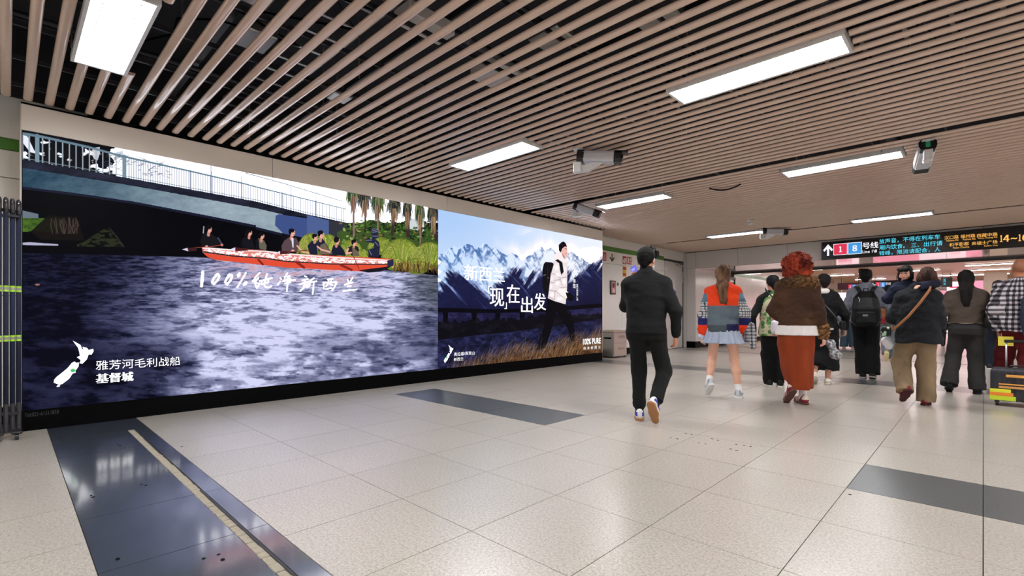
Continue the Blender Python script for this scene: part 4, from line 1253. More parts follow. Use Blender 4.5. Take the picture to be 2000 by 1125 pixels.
cctv(1130, 292, 3.0, math.radians(-62), math.radians(-6), 'large silver security camera pointing right, beside the middle strip light', 1.15, drop=.16)
cctv(1124, 398, 3.0, math.radians(-78), math.radians(-24), 'small bright security camera tilted down above the mountain picture', 1.1, True, .12)
cctv(1812, 274, 3.0, math.radians(12), math.radians(-20), 'security camera with green label seen from behind, hanging at the right', 1.1, True, .12)
cctv(1490, 447, 3.0, math.radians(-62), math.radians(-6), 'security camera beside the far strip light near the beam', 1.15, drop=.12)
sd = empty('smoke_detector', (-3.45, 10.64, 3.0)); tag(sd, 'round grey smoke detector under the slats', 'detector')
MB().lathe([(.055, 0), (.058, -.02), (.035, -.022), (.035, -.06), (.05, -.062), (.048, -.085), (.01, -.095)], 18).obj('body', M_PLASTICW, sd, True)
MB().lathe([(.07, .004), (.07, -.006)], 18).obj('base_plate', M_GREYW, sd)

# ---- litter bin
bx = empty('litter_bin', (-6.58, 10.58, 0)); tag(bx, 'stainless steel litter bin standing beside the mountain screen', 'bin')
M_BIN = paint('bin_steel', (190, 178, 168), .34, .55, .08, 20)
MB().box(-.18, .16, -.42, .2, .03, .62, .006).obj('body', M_STEEL, bx)
MB().box(-.20, .19, -.44, .22, .62, .66, .008).obj('lid', M_BIN, bx)
MB().box(-.12, .10, -.36, .12, .655, .668, .003).obj('ash_tray', paint('ash_sand', (196, 170, 120), .8), bx)
# doors face the hall (+x) and the near side (-y)
d1 = MB().box(.158, .172, -.40, .18, .36, .60, .004).obj('door', M_BIN, bx)
MB().box(.158, .172, -.40, .18, .05, .34, .004).obj('door', M_BIN, bx)
MB().box(-.10, .10, -.43, -.418, .46, .50, .003).obj('slot', M_BLACK, bx)
for sy in (-.38, .16):
    for sx in (-.15, .13):
        MB().box(sx - .02, sx + .02, sy - .02, sy + .02, 0, .04).obj('foot', M_DARKSTEEL, bx)
M_PRINT = paint('bin_print', (110, 100, 94), .5)
letters('可回收物', (10.58 - .22, 10.58 + .08, .47, .54), -6.58 + .1735, R_XWALL, M_PRINT, bx)
letters('其他垃圾', (10.58 - .22, 10.58 + .08, .18, .25), -6.58 + .1735, R_XWALL, M_PRINT, bx)

# ---- notices and fittings on the recessed wall
M_RED = paint('sign_red_print', (176, 44, 48), .35); M_YEL = paint('sign_yellow_print', (222, 180, 40), .35); M_CREAM = paint('sign_cream', (226, 214, 204), .35); M_INKB = paint('ink_black', (24, 24, 26), .4)
def notice(y0, y1, z0, z1, mat, label, name='wall_notice', th=.004):
    r = empty(name, (XR + .001, (y0 + y1) / 2, z0)); tag(r, label, 'notice')
    MB().box(0, th, -(y1 - y0) / 2, (y1 - y0) / 2, 0, z1 - z0, .001).obj('plate', mat, r)
    return r
na = notice(10.55, 11.02, 2.37, 2.64, M_CREAM, 'cream wall notice with a black arrow pointing down')
poly = [(.42, 0), (.58, 0), (.58, .62), (.9, .38), (1, .5), (.5, 1.0), (0, .5), (.1, .38), (.42, .62)]
a0, a1, b0, b1 = 10.66, 10.90, 2.40, 2.61
MB().prism([((a0 + p * (a1 - a0)) - 10.785, (b0 + (1 - q) * (b1 - b0)) - 2.37) for p, q in poly], lambda a, b, t: (t, a, b), .004, .007).obj('arrow', M_INKB, na)
nb = notice(10.36, 10.52, 2.40, 2.62, M_RED, 'dark red wall notice half hidden by the mountain screen')
nc = notice(11.30, 11.49, 2.39, 2.60, M_RED, 'red fire notice with a white figure above the yellow one')
nd = notice(11.53, 11.74, 2.40, 2.60, M_RED, 'red fire notice beside the cap of the man in black')
ne = notice(11.30, 11.48, 2.05, 2.33, M_YEL, 'red and yellow warning notice under the red fire notice')
for r, pts in ((nc, (((-.03, .02), (.03, .16)), ((-.08, .03), (-.05, .12)), ((.05, .06), (.08, .17)))), (nd, (((-.07, .03), (-.02, .17)), ((.0, .03), (.08, .06)), ((.02, .09), (.07, .17)))), (nb, (((-.05, .04), (.05, .06)), ((-.05, .09), (.05, .11)), ((-.05, .14), (.05, .16))))):
    for (p0, q0), (p1, q1) in pts:
        MB().box(.004, .006, p0, p1, q0, q1).obj('print_block', M_CREAM, r)
for q0 in (.19, .03):
    MB().box(.004, .006, -.08, .08, q0, q0 + .07).obj('print_block', M_RED, ne)
al = notice(10.69, 10.92, 1.57, 1.92, M_DARKSTEEL, 'pink framed fire alarm box on the pale wall', 'fire_alarm_box', .03)
MB().box(.03, .034, -.09, .09, .03, .32, .001).obj('face', paint('alarm_pink', (214, 150, 150), .4), al)
MB().box(.034, .05, -.05, .03, .17, .29, .003).obj('call_point', paint('alarm_dark', (96, 20, 24), .3), al)
MB().box(.034, .05, -.04, .02, .04, .14, .003).obj('handset', M_PLASTICW, al)
lk = empty('wall_lock', (XR, 11.05, 1.84)); tag(lk, 'small round lock on the pale wall beside the alarm box', 'lock')
MB().cyl((0, 0, 0), (.012, 0, 0), .045, n=16).obj('rose', M_STEEL, lk, True)
MB().cyl((.012, 0, 0), (.02, 0, 0), .018, n=12).obj('keyhole', M_BLACK, lk)
sp = empty('wall_speaker', (XR, 12.8, 2.83)); tag(sp, 'black bracketed device on the wall above the capped man', 'speaker')
MB().box(0, .03, -.06, .06, -.05, .16, .004).obj('wall_plate', M_PLASTICB, sp)
MB().tube([(.03, 0, .1), (.12, .02, .12), (.14, .05, .02)], .014).obj('arm', M_PLASTICB, sp)
MB().prism([(-.07, -.07), (.07, -.07), (.09, .05), (.03, .1), (-.06, .08)], lambda a, b, t: (.05 + t, .03 + a, -.06 + b), 0, .16).obj('body', M_DARKSTEEL, sp)
MB().box(.1, .14, .1, .26, -.1, -.075, .004).obj('lever', M_PLASTICB, sp)
MB().tube([(.04, -.03, .16), (.05, -.05, .2), (.05, -.02, .22), (.05, .0, .18)], .008).obj('cable_loop', M_PLASTICB, sp)

# ---- folded barrier at the left end
fb = empty('folding_barrier', (-6.0, .01, 0)); tag(fb, 'folded navy barrier with lime reflective bands standing at the left edge', 'barrier')
M_NAVY = cloth('barrier_navy', (40, 46, 66), .8, .12); M_LIME = paint('reflective_lime', (168, 226, 44), .35); M_SILV = paint('reflective_silver', (150, 146, 140), .4)
for i, (dx, dy, lean) in enumerate(((.03, -.056, .0), (.01, -.015, -.0), (-.02, .024, -.0), (-.05, .062, -.0))):
    p = empty('post', (dx, dy, 0)); p.parent = fb; p.rotation_euler = (0, lean * .3, 0)
    r_ = .0172
    MB().cyl((0, 0, .16), (0, 0, 1.93), r_, n=16).obj('sleeve', M_NAVY, p, True)
    MB().cyl((0, 0, 1.93), (0, 0, 2.03), r_ * 1.02, n=16).obj('cap', M_DARKSTEEL, p, True)
    MB().lathe([(r_ * 1.02, 2.03), (r_ * .9, 2.05), (r_ * .5, 2.062), (.004, 2.066)], 16).obj('cap_dome', M_DARKSTEEL, p, True)
    MB().cyl((r_ * .9, 0, 2.03), (r_ * 1.15, 0, 2.03), .004, n=10).obj('rivet', M_PLASTICW, p)
    MB().cyl((0, 0, 1.94), (0, 0, 1.965), r_ * 1.25, n=16).obj('collar', M_PLASTICB, p)
    for zb in (1.26, .835):
        MB().cyl((0, 0, zb), (0, 0, zb + .014), r_ * 1.03, n=16).obj('lime_band', M_LIME, p)
        MB().cyl((0, 0, zb + .014), (0, 0, zb + .037), r_ * 1.03, n=16).obj('silver_band', M_SILV, p)
        MB().cyl((0, 0, zb + .037), (0, 0, zb + .051), r_ * 1.03, n=16).obj('lime_band', M_LIME, p)
    MB().cyl((0, 0, .06), (0, 0, .3), r_ * 1.03, n=16).obj('foot_tube', M_DARKSTEEL, p)
for i, dy in enumerate((-.06, .05)):
    b = empty('base', (.0, dy, 0)); b.parent = fb
    MB().box(-.12, .12, -.035, .035, .05, .072, .008).obj('base_plate', M_PLASTICB, b)
    for sx in (-.09, .09):
        MB().cyl((sx, -.012, .027), (sx, .012, .027), .027, n=16).obj('caster_wheel', M_PLASTICB, b)
        MB().cyl((sx, -.014, .027), (sx, .014, .027), .009, n=12).obj('wheel_hub', M_ALU, b)
for zz in (1.90, .20):
    MB().box(-.06, .02, -.06, .066, zz, zz + .02, .004).obj('hinge_strap', M_PLASTICB, fb)

# ---- next concourse: strip lights, signs, lit adverts
M_TUBE2 = glow('far_tube_light', (1.0, .97, .95), LAMP * .8, True)
FAR_L = ((-5.3, 22.9), (-2.4 + .6, 22.6), (.15, 24.9), (-4.9, 27.0), (-1.9, 26.3), (.15, 27.7), (-4.2, 31.0), (-1.3, 30.6), (.2, 31.0), (2.6, 24.0), (2.6, 29.0), (-4.4, 19.2), (-1.4, 19.2), (1.5, 19.2))
FLAB = ('strip light of the next concourse above the short-haired woman in black', 'strip light of the next concourse above the carried child', 'near strip light of the next concourse, right of the dark-haired woman',
        'second strip light of the next concourse behind the backpack wearer', 'second strip light of the next concourse behind the carried child', 'second strip light of the next concourse, right of the dark-haired woman',
        'third strip light of the next concourse beside the maroon sign', 'third strip light of the next concourse above the black arrow sign', 'third strip light of the next concourse above the pink advert')
for i, (x, y) in enumerate(FAR_L):
    r = empty('concourse_light', (x, y, 2.9)); tag(r, FLAB[i] if i < len(FLAB) else 'strip light of the next concourse hidden above the beam, number %s' % ('one', 'two', 'three', 'four', 'five')[i - len(FLAB)], 'light', 'strip lights of the next concourse')
    MB().box(-.65, .65, -.08, .08, -.035, .0, .003).obj('housing', M_RIM, r)
    MB().box(-.63, .63, -.065, .065, -.045, -.036).obj('diffuser', M_TUBE2, r)
dm = empty('dome_camera', (-3.55, 24.2, 2.9)); tag(dm, 'black dome camera on the tan ceiling above the backpack wearer', 'camera')
MB().lathe([(.11, 0), (.12, -.06), (.12, -.1)], 16).obj('base', M_PLASTICB, dm, True)
MB().lathe([(.12, -.1), (.13, -.16), (.11, -.24), (.06, -.29), (.005, -.3)], 16).obj('dome', paint('lens_glass', (8, 8, 14), .08), dm, True)
YF = 29.7
def fsign(u0, v0, u1, v1, mat, label, name='hanging_sign', depth=.12, Y=YF):
    (x0, z1), (x1, z0) = on_y(u0, v0, Y), on_y(u1, v1, Y)
    r = empty(name, ((x0 + x1) / 2, Y, z0)); tag(r, label, 'sign' if 'sign' in name else 'advert')
    w = (x1 - x0) / 2
    MB().box(-w, w, 0, depth, 0, z1 - z0, .01).obj('case', mat, r)
    for sx in (-.7, .7):
        MB().cyl((sx * w, depth / 2, z1 - z0 - .01), (sx * w, depth / 2, 2.9 - z0), .012, n=8).obj('hanger_rod', M_DARKSTEEL, r)
    return r, x0, x1, z0, z1
def fr(u0, v0, u1, v1, Y=YF):
    (x0, z1), (x1, z0) = on_y(u0, v0, Y - .01), on_y(u1, v1, Y - .01); return (x0, x1, z0, z1)
s1, *_ = fsign(1636, 553, 1684, 565, paint('sign_maroon', (84, 30, 56), .4), 'maroon hanging sign with lines 1 and 8 in the next concourse')
s2, *_ = fsign(1700, 549, 1760, 563, paint('sign_black', (16, 16, 20), .25), 'black hanging sign with a left arrow in the next concourse')
for r, base, sc in ((s1, 1657, .82), (s2, 1710.5, 1.0)):
    w = 9.2 * sc; v0, v1 = (556, 563.5) if r is s1 else (551.5, 560.8)
    for j, (m, ch) in enumerate(((M_S1, '１'), (M_S8, '８'))):
        yplate(fr(base + j * w, v0, base + (j + 1) * w - .4, v1), YF - .01, m, r, 'line_plate')
        letters(ch, fr(base + (j + .32) * w, v0 + 1.6, base + (j + .68) * w, v1 - 1.6, YF - .01), YF - .02, R_YWALL, M_SW, r)
    letters('号线', fr(base + 2 * w + .5, v0, base + 2 * w + 11 * sc, v1 - 2.5, YF - .01), YF - .02, R_YWALL, M_SW, r)
for r, u0, u1, v0, v1, rot in ((s1, 1675.5, 1681, 557.5, 561.5, 3), (s2, 1701, 1709.5, 553, 560, 1)):
    arrow(fr(u0, v0, u1, v1), YF - .015, M_SW, r, rot)
s3, *_ = fsign(1838, 542, 1860, 560, paint('sign_black', (16, 16, 20), .25), 'black hanging display with cyan characters beside the dark-haired woman')
letters('五', fr(1842, 545, 1848, 550), YF - .02, R_YWALL, M_SC, s3); letters('文', fr(1842, 552, 1848, 557), YF - .02, R_YWALL, M_SC, s3)
M_PINK = glow('advert_pink', (255, 150, 176), 1.1); M_PINKW = glow('advert_pink_white', (255, 224, 232), 1.3); M_MAG = glow('advert_magenta', (236, 50, 100), 1.0)
def advert(loc, w, h, d, axis, label, bands):
    r = empty('lightbox_advert', loc); tag(r, label, 'advert')
    if axis == 'y':
        MB().box(-w, w, .0, d, 0, h, .01).obj('case', M_PLASTICW, r)
        for i, (z0, z1, a0, a1, m) in enumerate(bands):
            MB().box(-w + 2 * w * a0, -w + 2 * w * a1, -.006 - .002 * i, .0, z0 * h, z1 * h).obj('lit_panel', m, r)
    else:
        sgn = -1 if axis == '-x' else 1
        MB().box(min(0, -sgn * d), max(0, -sgn * d), -w, w, 0, h, .01).obj('case', M_PLASTICW, r)
        for i, (z0, z1, a0, a1, m) in enumerate(bands):
            xx = sgn * (.006 + .002 * i)
            MB().box(min(0, xx), max(0, xx), -w + 2 * w * a0, -w + 2 * w * a1, z0 * h, z1 * h).obj('lit_panel', m, r)
    return r
B1 = ((.02, .98, .02, .98, M_PINKW), (.02, .4, .02, .5, M_PINK), (.6, .98, .55, .98, M_PINK), (.42, .5, .1, .7, M_MAG), (.7, .76, .1, .4, M_MAG))
advert((-.6, 29.9, 1.55), .62, 1.0, .1, 'y', 'pink and white lit advert beyond the woman with long black hair', B1)
advert((-.62, 29.9, .3), .6, 1.1, .1, 'y', 'lower pink lit advert behind the woman with long black hair', B1)
advert((-2.6, 35.85, .0), 2.2, 2.4, .1, 'y', 'wide pink lit advert on the end wall of the next concourse', B1)
advert((-5.0, 29.9, .3), .5, 1.9, .1, 'y', 'pink lit advert under the maroon hanging sign', B1)
advert((3.3, 21.5, .4), 2.6, 2.0, .1, '-x', 'pink lit advert on the right side of the next concourse', B1)
advert((3.3, 27.5, .4), 2.6, 2.0, .1, '-x', 'farther pink lit advert on the right side of the next concourse', B1)
tag(MB().box(3.41, 3.6, 17.7, 36, 0, 2.9).obj('wall_far_right', M_WHITE), 'right wall of the next concourse', kind='structure')
fx = empty('fire_box', (XF, 21.2, 1.45)); tag(fx, 'small red fire box on the glossy wall of the next concourse', 'fire box')
MB().box(0, .04, -.12, .12, 0, .3, .006).obj('case', M_RED, fx)
MB().box(.04, .045, -.09, .0, .05, .25, .002).obj('window', M_PLASTICB, fx)
# ================================================================== PEOPLE (implicit surfaces -> one continuous mesh per body or garment)
def _h3(ix, iy, iz, seed):
    h = (ix * 374761393 + iy * 668265263 + iz * 2147483647 + seed * 974711) & 0x7fffffff
    h = ((h ^ (h >> 13)) * 1274126177) & 0x7fffffff
    return ((h ^ (h >> 16)) & 0xffff).astype(np.float32) / 65535.0
def n3(P, f, seed=0):
    """value noise at points P (N,3) with frequency f (scalar or 3)"""
    q = P * np.asarray(f, np.float32)
    i = np.floor(q).astype(np.int64); t = (q - i).astype(np.float32); t = t * t * (3 - 2 * t)
    r = 0
    for a in (0, 1):
        for b in (0, 1):
            for c in (0, 1):
                w = (t[:, 0] if a else 1 - t[:, 0]) * (t[:, 1] if b else 1 - t[:, 1]) * (t[:, 2] if c else 1 - t[:, 2])
                r = r + w * _h3(i[:, 0] + a, i[:, 1] + b, i[:, 2] + c, seed)
    return r
V3 = lambda *a: np.array(a, np.float32)
def rc(a, b, ra, rb, flat=None):
    """rounded cone from a to b; flat=(direction, factor) squashes it"""
    a = np.asarray(a, np.float32); b = np.asarray(b, np.float32)
    R = max(ra, rb)
    lo, hi = np.minimum(a, b) - R, np.maximum(a, b) + R
    def f(X, Y, Z):
        x, y, z = X - a[0], Y - a[1], Z - a[2]; k = 1.0
        bb = b - a
        if flat:
            n = np.asarray(flat[0], np.float32); n = n / np.linalg.norm(n); s = 1 / flat[1] - 1
            dn = x * n[0] + y * n[1] + z * n[2]
            x, y, z = x + n[0] * dn * s, y + n[1] * dn * s, z + n[2] * dn * s
            bb = bb + n * float(bb @ n) * s; k = flat[1]
        L = float(bb @ bb) + 1e-9
        t = np.clip((x * bb[0] + y * bb[1] + z * bb[2]) / L, 0, 1)
        d = np.sqrt((x - t * bb[0]) ** 2 + (y - t * bb[1]) ** 2 + (z - t * bb[2]) ** 2) - (ra + (rb - ra) * t)
        return d * k
    return (lo, hi, f)
def el(c, r, rot=None):
    c = np.asarray(c, np.float32); r = np.asarray(r, np.float32); R = float(r.max())
    def f(X, Y, Z):
        x, y, z = X - c[0], Y - c[1], Z - c[2]
        if rot is not None:
            x, y, z = (rot[0][0] * x + rot[1][0] * y + rot[2][0] * z, rot[0][1] * x + rot[1][1] * y + rot[2][1] * z, rot[0][2] * x + rot[1][2] * y + rot[2][2] * z)
        k0 = np.sqrt((x / r[0]) ** 2 + (y / r[1]) ** 2 + (z / r[2]) ** 2)
        k1 = np.sqrt((x / r[0] ** 2) ** 2 + (y / r[1] ** 2) ** 2 + (z / r[2] ** 2) ** 2) + 1e-6
        return np.where(k0 < .2, -float(r.min()) * .8, k0 * (k0 - 1) / k1)
    return (c - R, c + R, f)
def loft(rows, pw=2.0, pleat=0, pamp=0.0, pz=None, seed=0):
    """rows (z, cx, cy, rx, ry) bottom to top: stacked (super)ellipses"""
    rows = sorted(rows); A = np.array(rows, np.float32)
    R = A[:, 3].max() + pamp; Ry = A[:, 4].max() + pamp
    lo = V3((A[:, 1]).min() - R, A[:, 2].min() - Ry, A[0, 0]); hi = V3(A[:, 1].max() + R, A[:, 2].max() + Ry, A[-1, 0])
    def f(X, Y, Z):
        z = Z
        cx, cy, rx, ry = [np.interp(z, A[:, 0], A[:, i]) for i in (1, 2, 3, 4)]
        x, y = X - cx, Y - cy
        if pleat:
            th = np.arctan2(y / ry, x / rx)
            w = np.interp(z, [pz[0], pz[1]], [1.0, 0.0])
            m = 1 + (pamp / rx) * w * (np.sin(pleat * th + 1.3 * np.sin(2 * th + seed)) + .5 * np.sin(pleat * 1.7 * th + seed))
            x, y = x / m, y / m
        k = (np.abs(x / rx) ** pw + np.abs(y / ry) ** pw) ** (1 / pw)
        d = (k - 1) * np.minimum(rx, ry)
        return np.maximum(d, np.maximum(A[0, 0] - z, z - A[-1, 0]))
    return (lo, hi, f)
def box3(c, h, r=.02, rot=None):
    c = np.asarray(c, np.float32); h = np.asarray(h, np.float32); R = float(np.linalg.norm(h)) + r
    def f(X, Y, Z):
        x, y, z = X - c[0], Y - c[1], Z - c[2]
        if rot is not None:
            x, y, z = (rot[0][0] * x + rot[1][0] * y + rot[2][0] * z, rot[0][1] * x + rot[1][1] * y + rot[2][1] * z, rot[0][2] * x + rot[1][2] * y + rot[2][2] * z)
        qx, qy, qz = np.abs(x) - h[0] + r, np.abs(y) - h[1] + r, np.abs(z) - h[2] + r
        return np.sqrt(np.maximum(qx, 0) ** 2 + np.maximum(qy, 0) ** 2 + np.maximum(qz, 0) ** 2) + np.minimum(np.maximum(qx, np.maximum(qy, qz)), 0) - r
    return (c - R, c + R, f)

def sdf_mesh(name, prims, res, mat, parent, k=.03, sub=(), ksub=.01, cut=None, wrinkle=None, tint=None, kk=None):
    """prims smoothly joined, subs removed, cut(X,Y,Z) intersected; dual (surface-net) mesh"""
    m = 2.5 * res + .004
    lo = np.min([p[0] for p in prims], 0) - m; hi = np.max([p[1] for p in prims], 0) + m
    n = np.ceil((hi - lo) / res).astype(int) + 1
    gx, gy, gz = [(lo[i] + np.arange(n[i]) * res).astype(np.float32) for i in range(3)]
    D = np.full(n, 1.0, np.float32)
    def rng_(p, mar):
        s = []
        for i, g in enumerate((gx, gy, gz)):
            a = max(0, int((p[0][i] - mar - lo[i]) / res)); b = min(n[i], int((p[1][i] + mar - lo[i]) / res) + 2)
            s.append(slice(a, b))
        return tuple(s)
    for i, p in enumerate(prims):
        kq = k if kk is None or kk[i] is None else kk[i]
        s = rng_(p, kq + 2 * res)
        d = p[2](gx[s[0]][:, None, None], gy[s[1]][None, :, None], gz[s[2]][None, None, :]).astype(np.float32)
        c = D[s]
        h = np.clip(.5 + .5 * (c - d) / kq, 0, 1)
        D[s] = c + (d - c) * h - kq * h * (1 - h)
    for p in sub:
        s = rng_(p, ksub + 2 * res)
        d = -p[2](gx[s[0]][:, None, None], gy[s[1]][None, :, None], gz[s[2]][None, None, :]).astype(np.float32)
        c = D[s]; h = np.clip(.5 - .5 * (c - d) / ksub, 0, 1)
        D[s] = c + (d - c) * h + ksub * h * (1 - h)
    if cut is not None:
        D = np.maximum(D, cut(gx[:, None, None], gy[None, :, None], gz[None, None, :]))
    if wrinkle is not None:
        nm = np.argwhere(np.abs(D) < 4 * res)
        P = lo.astype(np.float32) + nm.astype(np.float32) * res
        D[tuple(nm.T)] += wrinkle(P)
    ins = D < 0
    c0 = ins[:-1, :-1, :-1].astype(np.int8)
    tot = np.zeros_like(c0)
    offs = [(a, b, c) for a in (0, 1) for b in (0, 1) for c in (0, 1)]
    def corner(A, o): return A[o[0]:A.shape[0] - 1 + o[0], o[1]:A.shape[1] - 1 + o[1], o[2]:A.shape[2] - 1 + o[2]]
    for o in offs: tot += corner(ins, o)
    act = np.argwhere((tot > 0) & (tot < 8))
    if len(act) == 0: return None
    idx = np.full(tot.shape, -1, np.int32); idx[tuple(act.T)] = np.arange(len(act))
    vals = np.stack([D[act[:, 0] + o[0], act[:, 1] + o[1], act[:, 2] + o[2]] for o in offs], 1)
    acc = np.zeros((len(act), 3), np.float32); cnt = np.zeros(len(act), np.float32)
    for i in range(8):
        for j in range(i + 1, 8):
            if sum(abs(offs[i][q] - offs[j][q]) for q in range(3)) != 1: continue
            va, vb = vals[:, i], vals[:, j]
            cr = (va < 0) != (vb < 0)
            t = np.where(cr, va / np.where(cr, va - vb, 1), 0)
            pa = np.array(offs[i], np.float32); pb = np.array(offs[j], np.float32)
            acc += np.where(cr[:, None], pa + (pb - pa) * t[:, None], 0); cnt += cr
    V = lo.astype(np.float32) + (act + acc / cnt[:, None]) * res
    F = []
    for ax in range(3):
        u, w = [(1, 2), (2, 0), (0, 1)][ax]
        s0 = [slice(None)] * 3; s1 = [slice(None)] * 3
        s0[ax] = slice(0, -1); s1[ax] = slice(1, None)
        A, B = ins[tuple(s0)], ins[tuple(s1)]
        e = np.argwhere(A != B)
        e = e[(e[:, u] > 0) & (e[:, w] > 0) & (e[:, u] < n[u] - 1) & (e[:, w] < n[w] - 1)]
        if len(e) == 0: continue
        fl_ = A[tuple(e.T)]
        q = []
        for du, dw in ((-1, -1), (0, -1), (0, 0), (-1, 0)):
            c = e.copy(); c[:, u] += du; c[:, w] += dw
            q.append(idx[tuple(c.T)])
        q = np.stack(q, 1)
        q[~fl_] = q[~fl_][:, ::-1]
        F.append(q)
    F = np.concatenate(F)
    me = bpy.data.meshes.new(name)
    me.vertices.add(len(V)); me.vertices.foreach_set('co', V.ravel())
    me.loops.add(F.size); me.loops.foreach_set('vertex_index', F.ravel().astype(np.int32))
    me.polygons.add(len(F)); me.polygons.foreach_set('loop_start', np.arange(0, F.size, 4, dtype=np.int32))
    me.polygons.foreach_set('use_smooth', np.ones(len(F), bool))
    me.update(calc_edges=True)
    if tint is not None:
        at = me.attributes.new('tint', 'FLOAT_COLOR', 'POINT')
        c = np.ones((len(V), 4), np.float32)
        s = np.clip(np.asarray(tint(V), np.float32) / 255.0, 0, 1)
        c[:, :3] = np.where(s <= .04045, s / 12.92, ((s + .055) / 1.055) ** 2.4)
        at.data.foreach_set('color', c.ravel())
    me.materials.append(mat)
    return link(name, me, parent)

def skin_mat():
    if 'skin' in _MATS: return _MATS['skin']
    t = NT('skin')
    p = t.pos(True)
    a = t.n('ShaderNodeAttribute', attribute_name='tint').outputs['Color']
    f = t.noise(p, 30, 4)
    k = t.mul(f, .2, 'MULTIPLY_ADD', .9); cc = t.n('ShaderNodeCombineColor')
    for i in range(3): t.l(k, cc.inputs[i])
    t.bump(t.noise(p, 300, 2), .08, .001)
    _MATS['skin'] = t.set(t.mixc(1.0, a, cc.outputs[0], 'MULTIPLY'), .5, 0, .4, **{'Subsurface Weight': .06})
    return _MATS['skin']
M_SKIN = skin_mat()
M_VC = cloth('fabric_tinted', (128, 128, 128), use_attr=True)
M_VCL = cloth('leather_tinted', (128, 128, 128), .42, .12, 260, 0.0, True, .15)
M_HAIR = None
def hair_mat():
    t = NT('hair_strands')
    p = t.pos(True)
    a = t.n('ShaderNodeAttribute', attribute_name='tint').outputs['Color']
    f = t.noise(p, 90, 3, .6, (1, 1, .12))
    k = t.mul(f, 1.0, 'MULTIPLY_ADD', .5); cc = t.n('ShaderNodeCombineColor')
    for i in range(3): t.l(k, cc.inputs[i])
    t.bump(f, .6, .004)
    return t.set(t.mixc(1.0, a, cc.outputs[0], 'MULTIPLY'), .6, 0, .12)
M_HAIR = hair_mat()

def flatc(rgb):
    return lambda V: np.tile(np.array(rgb, np.float32), (len(V), 1))

def ik(a, b, l1, l2, hint):
    a, b, hint = [np.asarray(q, float) for q in (a, b, hint)]
    d = b - a; L = np.linalg.norm(d)
    if L > (l1 + l2) * .998:
        d = d / L * (l1 + l2) * .998; b = a + d; L = np.linalg.norm(d)
    u = d / L
    x = (l1 ** 2 - l2 ** 2 + L ** 2) / (2 * L); h = math.sqrt(max(0, l1 ** 2 - x ** 2))
    p = hint - u * (hint @ u); p = p / (np.linalg.norm(p) + 1e-9)
    return a + u * x + p * h, b

def rotx(a): c, s = math.cos(a), math.sin(a); return np.array(((1, 0, 0), (0, c, -s), (0, s, c)))
def rotz(a): c, s = math.cos(a), math.sin(a); return np.array(((c, -s, 0), (s, c, 0), (0, 0, 1)))

def end_cuts(ends, R=.22, floor=None):
    """flat hems: ends = [(point, outward direction)], each cuts only what lies near it"""
    E = [(np.asarray(p, np.float32), np.asarray(u, np.float32) / np.linalg.norm(u)) for p, u in ends]
    def cut(X, Y, Z):
        ds = [np.sqrt((X - p[0]) ** 2 + (Y - p[1]) ** 2 + (Z - p[2]) ** 2) for p, u in E]
        out = (X + Y + Z) * 0 - 1.0
        for i, (p, u) in enumerate(E):
            near = ds[i] < R
            for j in range(len(E)):
                if j != i: near = near & (ds[i] <= ds[j])
            pl = (X - p[0]) * u[0] + (Y - p[1]) * u[1] + (Z - p[2]) * u[2]
            out = np.where(near, np.maximum(out, pl), out)
        if floor is not None: out = np.maximum(out, floor - Z)
        return out.astype(np.float32)
    return cut

def hand_prims(w, d, nrm, thumb, s=1.0, curl=.5):
    """wrist w, direction d, palm normal nrm, thumb side"""
    w, d, nrm = [np.asarray(q, float) for q in (w, d, nrm)]
    d = d / np.linalg.norm(d); nrm = nrm - d * (nrm @ d); nrm /= np.linalg.norm(nrm)
    t = np.cross(d, nrm); t = t if t @ np.asarray(thumb, float) > 0 else -t
    out = [rc(w, w + d * .085 * s, .034 * s, .040 * s, (nrm, .48))]
    for off, ln, a in ((.029, .070, 0), (.0097, .078, .1), (-.0097, .073, .2), (-.028, .056, .3)):
        p = w + d * .085 * s + t * off * s
        c = curl + a * .4; L = ln * s
        d1 = d * math.cos(c * .6) + nrm * math.sin(c * .6) + t * off * 1.2
        d2 = d * math.cos(c * 1.3) + nrm * math.sin(c * 1.3)
        d3 = d * math.cos(c * 1.9) + nrm * math.sin(c * 1.9)
        q1 = p + d1 * L * .42; q2 = q1 + d2 * L * .33; q3 = q2 + d3 * L * .25
        out += [rc(p, q1, .0096 * s, .0088 * s), rc(q1, q2, .0088 * s, .0080 * s), rc(q2, q3, .0080 * s, .0068 * s)]
    p = w + d * .022 * s + t * .026 * s
    q = p + (d * .6 + t * .62 + nrm * .35) * .045 * s; r = q + (d * .92 + nrm * .45) * .034 * s
    out += [rc(p, q, .014 * s, .011 * s), rc(q, r, .0105 * s, .0085 * s)]
    return out

